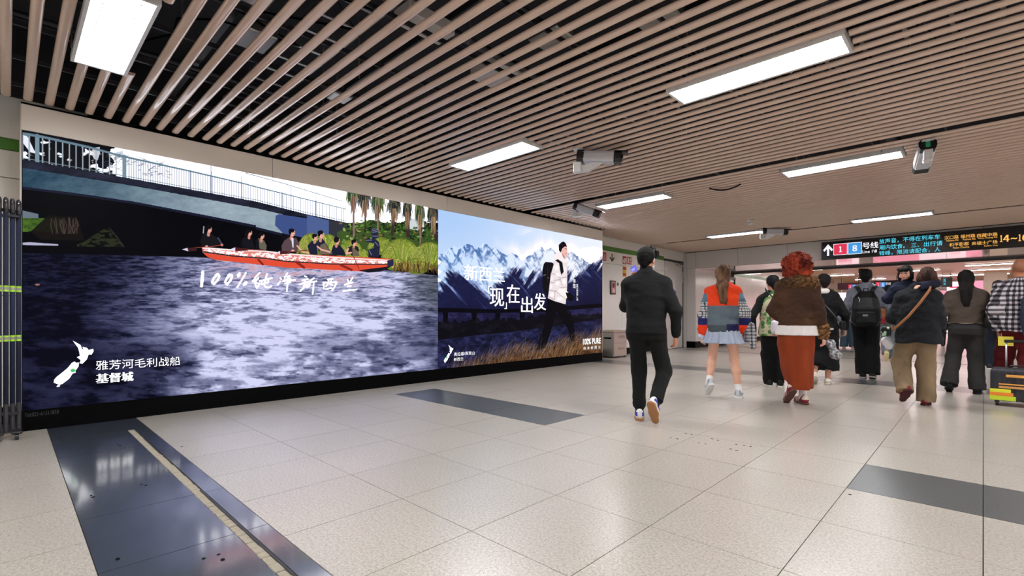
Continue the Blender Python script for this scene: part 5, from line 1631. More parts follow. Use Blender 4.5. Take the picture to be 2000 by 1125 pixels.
class Person:
    def __init__(self, u0, vfoot, H, label, turn=0.0, female=False, ankles=None, wrists=None, elbows=None, head_yaw=0.0, skin=(214, 160, 138), res=.0075,
                 lean=0.0, wide=1.0, group=None, curl=(.6, .6), root=None, rz=None, hidez=0, head_tilt=0.0, seed=0, head_dx=0.0):
        if root is None:
            d = ray(u0, vfoot); k = -CAM_H / d[2]
            root = (d[0] * k, d[1] * k, 0)
        self.root = root; self.H = H; s = self.s = H / 1.75; self.res = res; self.seed = seed
        self.ang = math.atan2(-root[0], root[1])
        th = math.atan((u0 - CXP) / FPX); self.u0 = u0
        self.depth = depth_of(root[0], root[1]); self.ct = math.cos(th)
        self.rz = (self.ang + turn) if rz is None else rz
        self.skin = skin
        self.e = empty('person', root, self.rz)
        tag(self.e, label, 'person', group)
        sw = (.166 if female else .185) * s * wide
        lean_y = lean
        self.hip = {-1: V3(-.088 * s, 0, .93 * s), 1: V3(.088 * s, 0, .93 * s)}
        self.ank = {}; self.knee = {}; self.fp = {}; self.fy = {}
        ankles = ankles or {}
        for sd in (-1, 1):
            a = ankles.get(sd, (sd * .10, .0, .085, 0, 0))
            kn, an = ik(self.hip[sd], (a[0], a[1], a[2] * s), .435 * s, .425 * s, (a[5] if len(a) > 5 else 0, 1, 0))
            self.knee[sd], self.ank[sd] = kn, an
            self.fp[sd] = math.radians(a[3] if len(a) > 3 else 0); self.fy[sd] = math.radians(a[4] if len(a) > 4 else -sd * 6)
        self.sh = {sd: V3(sd * sw, lean_y, 1.38 * s) for sd in (-1, 1)}
        self.sw = sw
        self.elb = {}; self.wr = {}
        wrists = wrists or {}; elbows = elbows or {}
        for sd in (-1, 1):
            w = wrists.get(sd, (sd * (sw + .05), .04, .83 * s))
            h = elbows.get(sd, (sd * .45, -.6, -.25))
            self.elb[sd], self.wr[sd] = ik(self.sh[sd], w, .295 * s, .265 * s, h)
        self.ly = lean_y; self.female = female; self.wide = wide
        self.hc = V3(head_dx, lean_y * 1.15 + .015, 1.625 * s)
        self.hy = math.radians(head_yaw); self.ht = math.radians(head_tilt); self.curl = {-1: curl[0], 1: curl[1]}
        self._torso_rows()
    def _torso_rows(self):
        s, l, w = self.s, self.ly, self.wide
        if self.female:
            R = [(.84, 0, 0, .15, .105), (.92, 0, -.01, .168, .118), (1.07, 0, .0, .132, .095), (1.26, 0, .005, .155, .112), (1.40, 0, 0, .155, .095), (1.47, 0, -.005, .10, .07), (1.50, 0, 0, .06, .055)]
        else:
            R = [(.84, 0, 0, .15, .105), (.92, 0, -.01, .165, .118), (1.07, 0, .0, .15, .105), (1.28, 0, .005, .178, .122), (1.41, 0, 0, .178, .10), (1.47, 0, -.005, .115, .075), (1.50, 0, 0, .068, .06)]
        zl = lambda z: l * max(0, (z - .9) / .53)
        self.rows = [(z * s, cx, cy * s + zl(z), rx * s * w, ry * s * w) for z, cx, cy, rx, ry in R]
    def rows_at(self, z):
        A = np.array(self.rows); return [float(np.interp(z, A[:, 0], A[:, i])) for i in (1, 2, 3, 4)]
    def hrot(self):
        return rotz(self.hy) @ rotx(self.ht)
    def hp(self, x, y, z):
        """point in head coordinates (x right, y forward, z up; unit = head half height)"""
        return self.hc + self.hrot() @ np.array((x, y, z)) * self.s
    def foot_frame(self, sd):
        R = rotz(self.fy[sd]) @ rotx(-self.fp[sd])
        return self.ank[sd], R
    def body(self):
        s = self.s; R = self.hrot(); P = []; K = []
        def add(p, k=None): P.append(p); K.append(k)
        add(loft(self.rows), .03)
        for sd in (-1, 1):
            add(rc(self.hip[sd], self.knee[sd], .082 * s, .056 * s), .04)
            add(rc(self.knee[sd], self.knee[sd] + (self.ank[sd] - self.knee[sd]) * .35, .054 * s, .056 * s), .03)
            add(rc(self.knee[sd] + (self.ank[sd] - self.knee[sd]) * .35, self.ank[sd], .055 * s, .036 * s), .03)
            a, F = self.foot_frame(sd)
            add(rc(a + F @ V3(0, -.03, -.02) * s, a + F @ V3(0, .11, -.05) * s, .034 * s, .028 * s), .02)
            add(rc(self.sh[sd] * V3(.86, 1, 1), self.elb[sd], .056 * s, .042 * s), .04)
            add(rc(self.elb[sd], self.wr[sd], .041 * s, .028 * s), .02)
            d = self.wr[sd] - self.elb[sd]
            palm = np.array((-sd * 1.0, .35, .0))
            if d[2] > .05: palm = np.array((-sd * .4, -1.0, .0))
            for p in hand_prims(self.wr[sd], d, palm, (-sd * .2, 1.0, .3), s, self.curl[sd]): add(p, .006)
        # neck and head
        nb = V3(0, self.ly - .005, 1.47 * s)
        add(rc(nb, self.hc + R @ V3(0, -.015, -.06) * s, .058 * s, .052 * s), .03)
        add(el(self.hp(0, -.012, .022), np.array((.076, .096, .098)) * s, R), .02)
        add(el(self.hp(0, .022, -.045), np.array((.060, .072, .075)) * s, R), .03)
        add(rc(self.hp(0, .05, -.095), self.hp(0, .062, -.085), .03 * s, .028 * s), .03)
        add(rc(self.hp(0, .088, .005), self.hp(0, .106, -.028), .010 * s, .014 * s), .012)
        for sx in (-1, 1):
            add(el(self.hp(sx * .078, -.008, -.012), np.array((.010, .020, .033)) * s, R), .006)
            add(el(self.hp(sx * .033, .078, -.075 + .06), np.array((.02, .016, .014)) * s, R), .012)
        sub = [el(self.hp(sx * .031, .101, .004), np.array((.017, .012, .010)) * s, R) for sx in (-1, 1)]
        skin = np.array(self.skin, np.float32); hc = self.hc; RT = R.T
        def tint(V):
            c = np.tile(skin, (len(V), 1))
            q = (V - hc) @ R / s              # head coordinates
            face = q[:, 1] > .05
            for sx in (-1, 1):
                e = np.hypot((q[:, 0] - sx * .031) / .016, (q[:, 2] - .003) / .008) < 1
                c[e & face] = (40, 28, 26)
                b = np.hypot((q[:, 0] - sx * .033) / .022, (q[:, 2] - .028) / .006) < 1
                c[b & face] = (52, 38, 34)
            m = np.hypot(q[:, 0] / .026, (q[:, 2] + .068) / .009) < 1
            c[m & face & (np.abs(q[:, 2]) < .2)] = (178, 92, 88)
            return c
        return sdf_mesh('body', P, self.res, M_SKIN, self.e, kk=K, sub=sub, ksub=.006, tint=tint)
    # ---------------- garments
    def top(self, color, hem=.86, ease=.022, sleeve=(.068, .056, .046), name='sweater', wr=.006, collar=.0, hemrib=None, mat=None, sleeve_len=1.0, tint=None, extra=(), puff=0, boxy=0.0, kcut=None, body_only=False, hemflare=0.0):
        s = self.s; P = []; K = []
        rows = []; ends = []
        hz = hem * s
        for z in np.linspace(hz, 1.48 * s, 9):
            cx, cy, rx, ry = self.rows_at(max(z, .9 * s))
            t = (1.48 * s - z) / (1.48 * s - hz)
            e = ease * min(1, .25 + 2.2 * t) + hemflare * t * t
            rx2, ry2 = rx + e, ry + e
            if boxy:                              # hang straight from the chest
                c2 = self.rows_at(1.27 * s)
                if z < 1.27 * s:
                    rx2 = rx2 * (1 - boxy) + (c2[2] + e) * boxy; ry2 = ry2 * (1 - boxy) + (c2[3] + e) * boxy
            rows.append((z, cx, cy, rx2, ry2))
        rows.append((1.515 * s, 0, self.ly, .07 * s + collar * .3, .064 * s + collar * .3))
        P.append(loft(rows, 2.15)); K.append(.03)
        if not body_only:
            for sd in (-1, 1):
                sh = self.sh[sd] * V3(.88, 1, 1) + V3(0, 0, -.004)
                w = self.elb[sd] + (self.wr[sd] - self.elb[sd]) * (sleeve_len + .12)
                P += [rc(V3(sd * .03, self.ly, 1.455 * s), sh + V3(0, 0, .012), .046 * s, sleeve[0] * .86 * s), rc(sh, self.elb[sd], sleeve[0] * s, sleeve[1] * s), rc(self.elb[sd], w, sleeve[1] * s, sleeve[2] * s)]
                K += [.06, .06, .03]
                ends.append((self.elb[sd] + (self.wr[sd] - self.elb[sd]) * sleeve_len, self.wr[sd] - self.elb[sd]))
        if collar:
            P.append(rc(V3(0, self.ly - .012, 1.49 * s), V3(0, self.ly - .012 + .01, 1.49 * s + collar), .068 * s, .066 * s)); K.append(.02)
        for p, k in extra: P.append(p); K.append(k)
        sd_ = self.seed + sum(map(ord, name)) % 7
        def wrink(V):
            q = n3(V, (9, 9, 15), sd_) + .5 * n3(V, (22, 22, 30), sd_ + 3)
            r = (q - .75) * wr * 2
            if puff:
                r = r - .010 * np.abs(np.sin(V[:, 2] * puff)) + .005
            if hemrib:
                z0 = hem * s + hemrib
                r = r + np.where(V[:, 2] < z0, .002 * np.sin(np.arctan2(V[:, 1], V[:, 0]) * 60) + .004, 0) * (np.abs(V[:, 0]) < .3)
            return r.astype(np.float32)
        # room for the neck
        return sdf_mesh(name, P, self.res, mat or M_VC, self.e, kk=K, wrinkle=wrink, tint=tint or flatc(color), cut=end_cuts(ends, .13) if ends else None)
    def trousers(self, color, waist=.985, thigh=.098, knee=.075, ankle=.062, hem=.0, name='trousers', wr=.006, tint=None, mat=None, seat=.0, flare=None):
        s = self.s; P = []; K = []
        rows = []; ends = []
        for z in np.linspace(.835 * s, waist * s, 6):
            cx, cy, rx, ry = self.rows_at(max(z, .86 * s))
            rows.append((z, cx, cy - (seat if z < .95 * s else 0), rx + .010, ry + .011 + seat))
        P.append(loft(rows, 2.1)); K.append(.04)
        for sd in (-1, 1):
            k, a = self.knee[sd], self.ank[sd]
            d = a - k; d = d / np.linalg.norm(d); e = a - d * (hem - .07); ends.append((a - d * (hem - .02), d))
            P += [rc(self.hip[sd] + V3(0, -.005, -.03), k, thigh * s, knee * s), rc(k, e, knee * s, ankle * s)]
            K += [.05, .035]
        sd_ = self.seed + 11
        def wrink(V):
            q = n3(V, (10, 10, 7), sd_) + .5 * n3(V, (24, 24, 18), sd_ + 3)
            lowz = np.clip((.35 - V[:, 2]) / .3, 0, 1)
            q = q + lowz * .5 * (n3(V, (6, 6, 32), sd_ + 5) - .5)
            return ((q - .75) * wr * 2).astype(np.float32)
        return sdf_mesh(name, P, self.res, mat or M_VC, self.e, kk=K, wrinkle=wrink, tint=tint or flatc(color), cut=end_cuts(ends, .24, .012))
    def skirt(self, color, hem, rows, pleat=0, pamp=0.0, name='skirt', waist=1.04, tint=None, wr=.003):
        s = self.s
        rr = [(z * s, cx, cy, rx * s, ry * s) for z, cx, cy, rx, ry in rows]
        sd_ = self.seed + 5
        def wrink(V): return ((n3(V, (14, 14, 5), sd_) - .5) * wr * 2).astype(np.float32)
        return sdf_mesh(name, [loft(rr, 2.0, pleat, pamp, (hem * s, waist * s), self.seed)], self.res, M_VC, self.e, k=.01, tint=tint or flatc(color), wrinkle=wrink)
    def shoes(self, upper, sole=(225, 222, 215), socks=None, sock_h=.09, tint=None, low=False, L=1.0):
        s = self.s
        for sd in (-1, 1):
            a, F = self.foot_frame(sd)
            q = lambda x, y, z: a + F @ (V3(x, y, z - .085) * s)      # z measured from the ground when flat
            P = [rc(q(0, -.055, .05), q(0, .04, .048), .040 * s, .042 * s), rc(q(0, .04, .045), q(sd * -.006, .135 * L, .034), .042 * s, .034 * s), rc(q(0, -.058, .06), q(0, -.06, .088 if not low else .06), .034 * s, .030 * s)]
            up = F.T
            def cut(X, Y, Z, up=up, a=a):
                zz = (up[2][0] * (X - a[0]) + up[2][1] * (Y - a[1]) + up[2][2] * (Z - a[2]))
                return (-.062 * s) - zz
            def tn(V, a=a, F=F):
                loc = (V - a) @ F / s; loc[:, 2] += .085
                return tint(loc, sd) if tint else np.tile(np.array(upper, np.float32), (len(V), 1))
            sh = sdf_mesh('shoe', P, .0055, M_VCL, self.e, k=.03, cut=cut, tint=tn)
            SP = [rc(q(0, -.06, .014), q(0, .045, .014), .044 * s, .046 * s), rc(q(0, .045, .014), q(sd * -.006, .142 * L, .016), .046 * s, .037 * s)]
            def cut2(X, Y, Z, up=up, a=a):
                zz = (up[2][0] * (X - a[0]) + up[2][1] * (Y - a[1]) + up[2][2] * (Z - a[2])) / s + .085
                return np.maximum(zz - .026, .0 - zz) * s
            o = sdf_mesh('sole', SP, .0055, M_VCL, sh, k=.02, cut=cut2, tint=flatc(sole))
            if socks is not None:
                d = self.knee[sd] - a; d = d / np.linalg.norm(d)
                sdf_mesh('sock', [rc(a - d * .02, a + d * sock_h * s, .041 * s, .043 * s)], .006, M_VC, self.e, k=.02, tint=flatc(socks))
    def hair(self, kind, color, color2=None, vol=1.0, length=.3):
        s = self.s; R = self.hrot(); P = []; K = []; sub = []
        hp = self.hp
        def add(p, k=.02): P.append(p); K.append(k)
        c1 = np.array(color, np.float32); c2 = np.array(color2 if color2 is not None else color, np.float32)
        amp, fr = .005, (60, 60, 8)
        add(el(hp(0, -.018, .032), np.array((.086, .104, .100)) * s * (1 + (vol - 1) * .5), R))
        face = el(hp(0, .105, -.045), np.array((.075, .085, .098)) * s, R)
        if kind == 'short':
            add(rc(hp(0, -.07, -.01), hp(0, -.075, -.05), .062 * s, .045 * s))
            add(el(hp(0, -.01, .075), np.array((.078, .085, .06)) * s * vol, R))
            add(el(hp(0, .075, .075), np.array((.06, .03, .03)) * s, R))
            sub = [face] + [el(hp(sx * .088, .015, -.03), np.array((.03, .03, .04)) * s, R) for sx in (-1, 1)]
            fr = (45, 45, 25)
        elif kind == 'undercap':
            add(rc(hp(0, -.06, -.02), hp(0, -.066, -.035), .058 * s, .045 * s)); sub = [face]; fr = (60, 60, 40); amp = .003
        elif kind == 'bob':
            add(rc(hp(-.055, -.03, .0), hp(-.06, -.025, -.115), .052 * s, .036 * s)); add(rc(hp(.055, -.03, .0), hp(.06, -.025, -.115), .052 * s, .036 * s))
            add(rc(hp(0, -.075, .0), hp(0, -.075, -.12), .06 * s, .045 * s)); add(rc(hp(-.05, -.07, -.02), hp(.05, -.07, -.02), .05 * s, .05 * s))
            sub = [face]
        elif kind == 'bobfringe':
            add(rc(hp(-.06, -.0, .0), hp(-.066, .0, -.07), .04 * s, .03 * s)); add(rc(hp(.06, .0, .0), hp(.066, .0, -.07), .04 * s, .03 * s))
            add(rc(hp(0, -.07, .0), hp(0, -.07, -.07), .06 * s, .05 * s)); add(rc(hp(-.045, .07, .055), hp(.045, .07, .055), .034 * s, .034 * s)); add(rc(hp(-.04, .088, .04), hp(.04, .088, .04), .014 * s, .014 * s))
            sub = [el(hp(0, .11, -.06), np.array((.066, .07, .082)) * s, R)]
        elif kind == 'longstraight':
            h = self.hc; y2 = self.ly - .145 * s
            add(loft([(1.5 * s - length, h[0], y2, .030 * s, .014 * s), (1.5 * s - length + .06, h[0], y2 - .004, .046 * s, .024 * s), (1.46 * s, h[0], y2 + .01, .070 * s, .042 * s), (h[2] - .05 * s, h[0], h[1] - .055 * s, .084 * s, .064 * s), (h[2] + .03 * s, h[0], h[1] - .035 * s, .080 * s, .07 * s)]), .03)
            sub = [face]; fr = (70, 70, 3) if vol <= 1 else (26, 26, 5); amp = .004 if vol <= 1 else .014
        elif kind == 'long':
            L = length
            add(rc(hp(-.045, -.06, .0), hp(-.05, -.075, -.16), .05 * s, .045 * s)); add(rc(hp(.045, -.06, .0), hp(.05, -.075, -.16), .05 * s, .045 * s))
            bk = V3(0, self.ly - .135 * s, 0)
            e = hp(0, -.09, -.12); t = V3(0.02 if kind == 'long' else 0.0, min(e[1], self.ly - .135 * s), 1.5 * s - L)
            add(rc(e + V3(-.04, 0, 0) * s, t + V3(-.035, 0, .02) * s, .052 * s, .03 * s)); add(rc(e + V3(.04, 0, 0) * s, t + V3(.035, 0, 0) * s, .052 * s, .028 * s)); add(rc(e, t + V3(0, -.01, -.03) * s, .05 * s, .022 * s))
            if kind == 'long':
                add(rc(hp(.06, -.05, -.04), t + V3(.1, .02, .04) * s, .04 * s, .018 * s)); add(rc(hp(-.06, -.05, -.04), t + V3(-.08, .02, .1) * s, .04 * s, .018 * s)); amp = .012
            sub = [face]
            fr = (50, 50, 5)
        elif kind == 'curly':
            add(el(hp(0, -.035, .035), np.array((.150, .135, .135)) * s * vol, R)); add(el(hp(-.04, -.04, -.06), np.array((.10, .10, .09)) * s * vol, R)); add(el(hp(.05, -.04, -.05), np.array((.10, .10, .09)) * s * vol, R))
            sub = [el(hp(0, .13, -.045), np.array((.07, .085, .09)) * s, R)]
            fr = (46, 46, 30); amp = .034
        sd_ = self.seed + 21
        def wrink(V):
            q = n3(V, fr, sd_) + .6 * n3(V, tuple(f * 2.1 for f in fr), sd_ + 1)
            return ((q - .8) * amp * 2).astype(np.float32)
        def tint(V):
            k = n3(V, (30, 30, 6), sd_ + 2)[:, None]
            return c1 + (c2 - c1) * np.clip(k * 1.6 - .3, 0, 1)
        return sdf_mesh('hair', P, max(.0055, self.res * .8), M_HAIR, self.e, kk=K, sub=sub, ksub=.012, wrinkle=wrink, tint=tint)
    def to_local(self, u, v, y=0.0):
        """photo point at this person's distance -> local coordinates (for a figure seen from behind)"""
        return V3((u - self.u0) * self.depth * self.ct / FPX, y, CAM_H + (CYP - v) * self.depth / FPX)
    def worn(self, name, label, cat, group=None):
        e = empty(name, self.root, self.rz); tag(e, label, cat, group); return e

def strap(pts, w, t, parent, mat, name='strap', tilt=None):
    """flat band along pts"""
    P = [Vector(p) for p in pts]; mb = MB(); n = len(P)
    vs = []
    for i, p in enumerate(P):
        d = (P[min(i + 1, n - 1)] - P[max(i - 1, 0)]).normalized()
        out = Vector((p.x * .6, p.y, 0)) if tilt is None else Vector(tilt)
        if out.length < 1e-4: out = Vector((0, -1, 0))
        nn = (out - d * out.dot(d)).normalized(); sd = d.cross(nn)
        for a, b in ((-1, -1), (1, -1), (1, 1), (-1, 1)):
            vs.append(p + sd * (a * w / 2) + nn * (b * t / 2))
    fs = []
    for i in range(n - 1):
        for k in range(4):
            fs.append((i * 4 + k, i * 4 + (k + 1) % 4, (i + 1) * 4 + (k + 1) % 4, (i + 1) * 4 + k))
    fs += [(3, 2, 1, 0), (n * 4 - 4, n * 4 - 3, n * 4 - 2, n * 4 - 1)]
    mb.add(vs, fs)
    return mb.obj(name, mat, parent, True)
# ================================================================== THE PASSENGERS
M_BLKVINYL = paint('bag_black', (16, 16, 18), .45, var=.2, world_co=False)
M_STRAPB = paint('strap_black', (18, 18, 20), .7, world_co=False)
M_STRAPO = paint('strap_brown', (150, 92, 48), .5, world_co=False)

# ---- 1 man in black with a cap, holding a phone
p = Person(1262, 820, 1.735, 'man in black tracksuit and cap walking away beside the mountain screen', turn=math.radians(-2), head_yaw=-14, skin=(206, 142, 112), res=.0068, wide=1.05, seed=1,
           ankles={-1: (-.066, .02, .085, 0, 4), 1: (.09, -.22, .20, 56, -20, .45)},
           wrists={1: (.285, .03, .855), -1: (-.15, .23, 1.40)}, elbows={-1: (-.28, -.1, -1), 1: (.35, -.7, 0)}, curl=(1.0, .7))
p.body()
p.top((20, 21, 22), hem=.885, ease=.024, sleeve=(.070, .060, .046), name='sweatshirt', wr=.005, collar=.035, boxy=.35)
p.trousers((17, 18, 18), thigh=.094, knee=.076, ankle=.062, hem=.06, wr=.008, seat=.0)
for sd in (-1, 1):
    d = (p.knee[sd] - p.ank[sd]); d /= np.linalg.norm(d)
    sdf_mesh('trouser_cuff', [rc(p.ank[sd] + d * .06, p.ank[sd] + d * .10, .060, .066)], .006, M_VC, p.e, k=.01, tint=flatc((20, 21, 22)))
    d = (p.elb[sd] - p.wr[sd]); d /= np.linalg.norm(d)
    sdf_mesh('sleeve_cuff', [rc(p.wr[sd] + d * .01, p.wr[sd] + d * .06, .040, .046)], .006, M_VC, p.e, k=.01, tint=flatc((20, 21, 22)))
def shoe_man(L, sd):
    c = np.tile(V3(226, 222, 218), (len(L), 1))
    c[(L[:, 2] > .045) & (np.abs(L[:, 0]) > .022) & (L[:, 1] < .06)] = (52, 66, 168)
    c[(L[:, 2] > .085)] = (230, 226, 222)
    return c
p.shoes((226, 222, 218), sole=(160, 112, 74), tint=shoe_man, socks=(30, 24, 26), sock_h=.1)
p.hair('undercap', (16, 14, 14))
R = p.hrot()
capm = sdf_mesh('cap', [el(p.hp(0, -.012, .060), np.array((.090, .108, .078)) * p.s, R)], .006, M_VC, p.e, k=.02, tint=flatc((30, 31, 31)),
                cut=lambda X, Y, Z: (p.hc[2] + .035 - Z) - .25 * (Y - p.hc[1]) + 0 * X,
                sub=[el(p.hp(0, -.115, .035), np.array((.034, .03, .026)) * p.s, R)], ksub=.006)
sdf_mesh('cap_brim', [rc(p.hp(-.045, .10, .045), p.hp(.045, .10, .045), .05, .05, (R @ V3(0, .25, 1), .12))], .005, M_VC, capm, k=.01, tint=flatc((26, 27, 27)))
sdf_mesh('cap_strap', [rc(p.hp(-.05, -.098, .018), p.hp(0, -.112, .014), .008, .008), rc(p.hp(0, -.112, .014), p.hp(.05, -.098, .018), .008, .008)], .004, M_VC, capm, k=.01, tint=flatc((24, 25, 25)))
sdf_mesh('cap_button', [el(p.hp(0, -.012, .138), (.009, .009, .006))], .003, M_VC, capm, tint=flatc((24, 24, 24)))
sdf_mesh('face_mask', [el(p.hp(0, .052, -.065), np.array((.068, .068, .055)) * p.s, R)], .006, M_VC, p.e, k=.01, tint=flatc((196, 198, 202)))
MB().tube([tuple(p.hp(.062, .05, -.05)), tuple(p.hp(.084, .0, -.03)), tuple(p.hp(.086, -.02, .0)), tuple(p.hp(.082, .0, .03))], .0022, 6).obj('mask_loop', M_PLASTICW, p.e, True)
ph = p.worn('phone', 'phone with a violet lit screen in the hand of the capped man', 'phone')
c = p.wr[-1] + V3(.03, .005, .115)
pr = empty('handset', tuple(c)); pr.parent = ph; pr.rotation_euler = (math.radians(-12), math.radians(-28), math.radians(-24))
MB().box(-.038, .038, -.004, .004, -.078, .078, .004).obj('case', M_PLASTICB, pr)
MB().box(-.034, .034, -.0055, -.004, -.073, .073).obj('display', glow('phone_glow', (96, 92, 206), .9), pr)
MB().box(-.028, .012, -.0062, -.0055, .02, .05).obj('app_tile', glow('phone_tile', (150, 150, 236), .9), pr)

# ---- 2 woman in colour-block sweater
p = Person(1412, 776, 1.70, 'woman in orange and grey colour-block sweater, pale blue skirt and bare legs', female=True, head_yaw=8, skin=(222, 172, 148), seed=2, wide=1.0,
           ankles={1: (.185, .05, .085, 0, -10), -1: (-.165, -.08, .19, 38, 20)}, wrists={-1: (-.245, .03, .79), 1: (.245, .12, .83)}, elbows={-1: (-.6, -.6, 0), 1: (.6, -.6, 0)})
p.body()
s_ = p.s
def sweater(V):
    c = np.tile(V3(92, 104, 112), (len(V), 1)); x, y, z = V[:, 0], V[:, 1], V[:, 2]
    arm = np.abs(x) > .200 + .02 * np.sin(z * 9)
    c[(z > 1.175) & ~arm] = (224, 66, 28)
    c[(z < .93) & ~arm] = (70, 80, 86)
    c[(z < .945) & (z > .86) & ~arm & (x > .04)] = (34, 34, 76)
    a = arm | ((np.abs(x) > .185) & (z < 1.12))
    c[a & (z > 1.33)] = (224, 66, 28)
    c[a & (z <= 1.33) & (z > 1.22)] = (88, 118, 134)
    pl = a & (z <= 1.22) & (z > 1.02)
    c[pl] = (196, 196, 198)
    st = (np.sin(z * 190) > .55) | (np.sin((x + y) * 170) > .65)
    c[pl & st] = (72, 74, 80)
    c[a & (z <= 1.02) & (z > .925)] = (38, 40, 98)
    c[a & (z <= .925)] = (228, 60, 24)
    return c
p.top((92, 104, 112), hem=.87, ease=.036, sleeve=(.080, .082, .062), name='sweater', wr=.012, collar=.02, tint=sweater, boxy=.7)
sdf_mesh('cuff_ruffle', [rc(p.wr[-1] + V3(0, 0, .03), p.wr[-1] + V3(0, 0, -.015), .05, .062)], .006, M_VC, p.e, k=.01, tint=flatc((196, 202, 216)), wrinkle=lambda V: (.006 * np.sin(np.arctan2(V[:, 1] - p.wr[-1][1], V[:, 0] - p.wr[-1][0]) * 11)).astype(np.float32))
p.skirt((168, 178, 198), .715, [(.715, 0, -.01, .25, .19), (.80, 0, -.01, .215, .16), (.90, 0, -.01, .19, .14), (1.03, 0, 0, .15, .12)], 17, .016)
def shoe_grey(L, sd):
    c = np.tile(V3(196, 198, 202), (len(L), 1)); c[(L[:, 2] > .05) & (np.abs(L[:, 0]) > .02) & (L[:, 1] < .05)] = (146, 150, 158); return c
p.shoes((190, 192, 196), sole=(232, 232, 230), socks=(236, 234, 232), sock_h=.13, tint=shoe_grey)
p.hair('longstraight', (62, 44, 34), (124, 92, 68), length=.27, vol=1.12)
ps = p.worn('plaid_shirt', 'black and white plaid shirt hanging from the arm of the woman in orange', 'shirt')
def plaid(V):
    c = np.tile(V3(186, 186, 190), (len(V), 1)); c[(np.sin(V[:, 2] * 150) > .3)] = (120, 120, 126); c[(np.sin((V[:, 0] + .4 * V[:, 1]) * 120) > .5)] = (90, 90, 98); c[(np.sin(V[:, 2] * 150) > .6) & (np.sin(V[:, 0] * 120) > .4)] = (44, 44, 50)
    return c
sdf_mesh('drape', [loft([(.70, .31, .07, .06, .05), (.80, .315, .07, .07, .06), (.92, .30, .08, .06, .055), (.98, .285, .09, .04, .04)], 2, 7, .012, (.70, 1.05))], .007, M_VC, ps, tint=plaid)
sdf_mesh('sleeve', [rc((.33, .02, .92), (.345, .0, .66), .04, .035, ((0, 1, 0), .55))], .007, M_VC, ps, tint=plaid)

# ---- 3 person in a floral waistcoat
p = Person(1509, 755, 1.63, 'person in black sleeves and green floral waistcoat walking beside the red-haired woman', turn=math.radians(10), female=True, head_yaw=14, skin=(206, 150, 126), seed=3,
           ankles={-1: (-.05, .03, .085, 0, 10), 1: (.10, .0, .085, 0, -8)}, wrists={-1: (-.26, -.02, .80), 1: (.24, .12, .85)}, elbows={-1: (-.8, -.5, 0)})
p.body()
p.top((14, 14, 15), hem=.98, ease=.012, sleeve=(.064, .056, .046), name='shirt')
def floral(V):
    c = np.tile(V3(196, 190, 156), (len(V), 1)); a = n3(V, 16, 5); b = n3(V, 34, 8); g = n3(V, 11, 9)
    c[a > .52] = (92, 136, 78); c[(a > .58) & (b > .5)] = (40, 96, 52); c[(g > .66)] = (206, 132, 112); c[(g > .74)] = (190, 92, 84); c[(a < .3) & (b > .6)] = (120, 164, 110)
    return c
p.top((190, 186, 150), hem=.80, ease=.036, name='waistcoat', tint=floral, body_only=True, boxy=.3, wr=.008)
p.trousers((13, 13, 14), thigh=.092, knee=.08, ankle=.075, wr=.007)
p.shoes((18, 18, 20), sole=(226, 222, 212))
p.hair('short', (18, 17, 19), vol=1.06)
wb_ = p.worn('shoulder_bag', 'white cloth shoulder bag on the back of the floral waistcoat', 'bag')
sdf_mesh('bag_body', [box3((.06, -.20, .88), (.115, .045, .095), .035)], .007, M_VC, wb_, tint=flatc((214, 208, 220)), wrinkle=lambda V: ((n3(V, 14, 4) - .5) * .012).astype(np.float32))
strap([tuple(q) for q in ((.13, -.19, .95), (.10, -.165, 1.12), (.0, -.145, 1.28), (-.09, -.10, 1.40), (-.10, .0, 1.45), (-.06, .10, 1.36))], .02, .004, wb_, M_STRAPB)

# ---- 4 red-haired woman
p = Person(1557, 788, 1.755, 'red-haired woman in brown fur-trimmed coat and long rust skirt', female=True, head_yaw=-6, skin=(222, 166, 146), res=.007, wide=1.0, seed=4,
           ankles={1: (.055, .02, .085, 0, 22), -1: (-.09, -.06, .165, 44, 30)}, wrists={1: (.262, .0, .83), -1: (-.15, .24, 1.02)}, elbows={-1: (-.45, -.5, -.6), 1: (.35, -.7, 0)})
p.body()
coat = p.top((74, 48, 36), hem=.905, ease=.04, sleeve=(.078, .070, .060), name='coat', wr=.012, boxy=.8, tint=lambda V: V3(50, 32, 24) + (n3(V, 7, 3) * 1.2)[:, None] * V3(26, 18, 10))
def fur(V, a=.016): return ((n3(V, 60, 2) - .5) * a * 1.6 + (n3(V, 120, 5) - .5) * a).astype(np.float32)
furc = lambda V: V3(52, 34, 22) + (n3(V, 50, 7) * np.clip(.7 + 2.2 * V[:, 0], .35, 1.2))[:, None] * V3(104, 78, 42)
s_ = p.s
sdf_mesh('fur_collar', [rc((-.14 * s_, -.05, 1.43 * s_), (0, -.10, 1.45 * s_), .058, .072), rc((0, -.10, 1.45 * s_), (.15 * s_, -.055, 1.43 * s_), .072, .07), rc((.15 * s_, -.055, 1.43 * s_), (.18, .07, 1.40 * s_), .07, .055), rc((-.14 * s_, -.05, 1.43 * s_), (-.16, .07, 1.40 * s_), .058, .05)], .006, M_VC, coat, k=.02, wrinkle=fur, tint=furc)
for sd in (-1, 1):
    d = (p.elb[sd] - p.wr[sd]); d /= np.linalg.norm(d)
    sdf_mesh('fur_cuff', [rc(p.wr[sd] + d * .0, p.wr[sd] + d * .08, .066, .072)], .006, M_VC, coat, k=.02, wrinkle=fur, tint=furc)
sdf_mesh('shirt_tail', [loft([(.815 * s_, 0, -.01, .235, .175), (.87 * s_, 0, -.01, .225, .165), (.93 * s_, 0, -.01, .21, .155)], 2, 9, .010, (.80, 1.0), 2)], .007, M_VC, p.e, tint=flatc((226, 218, 216)))
def rust(V): return V3(134, 54, 24) + (n3(V, (9, 9, 4), 3) - .5)[:, None] * V3(46, 24, 14)
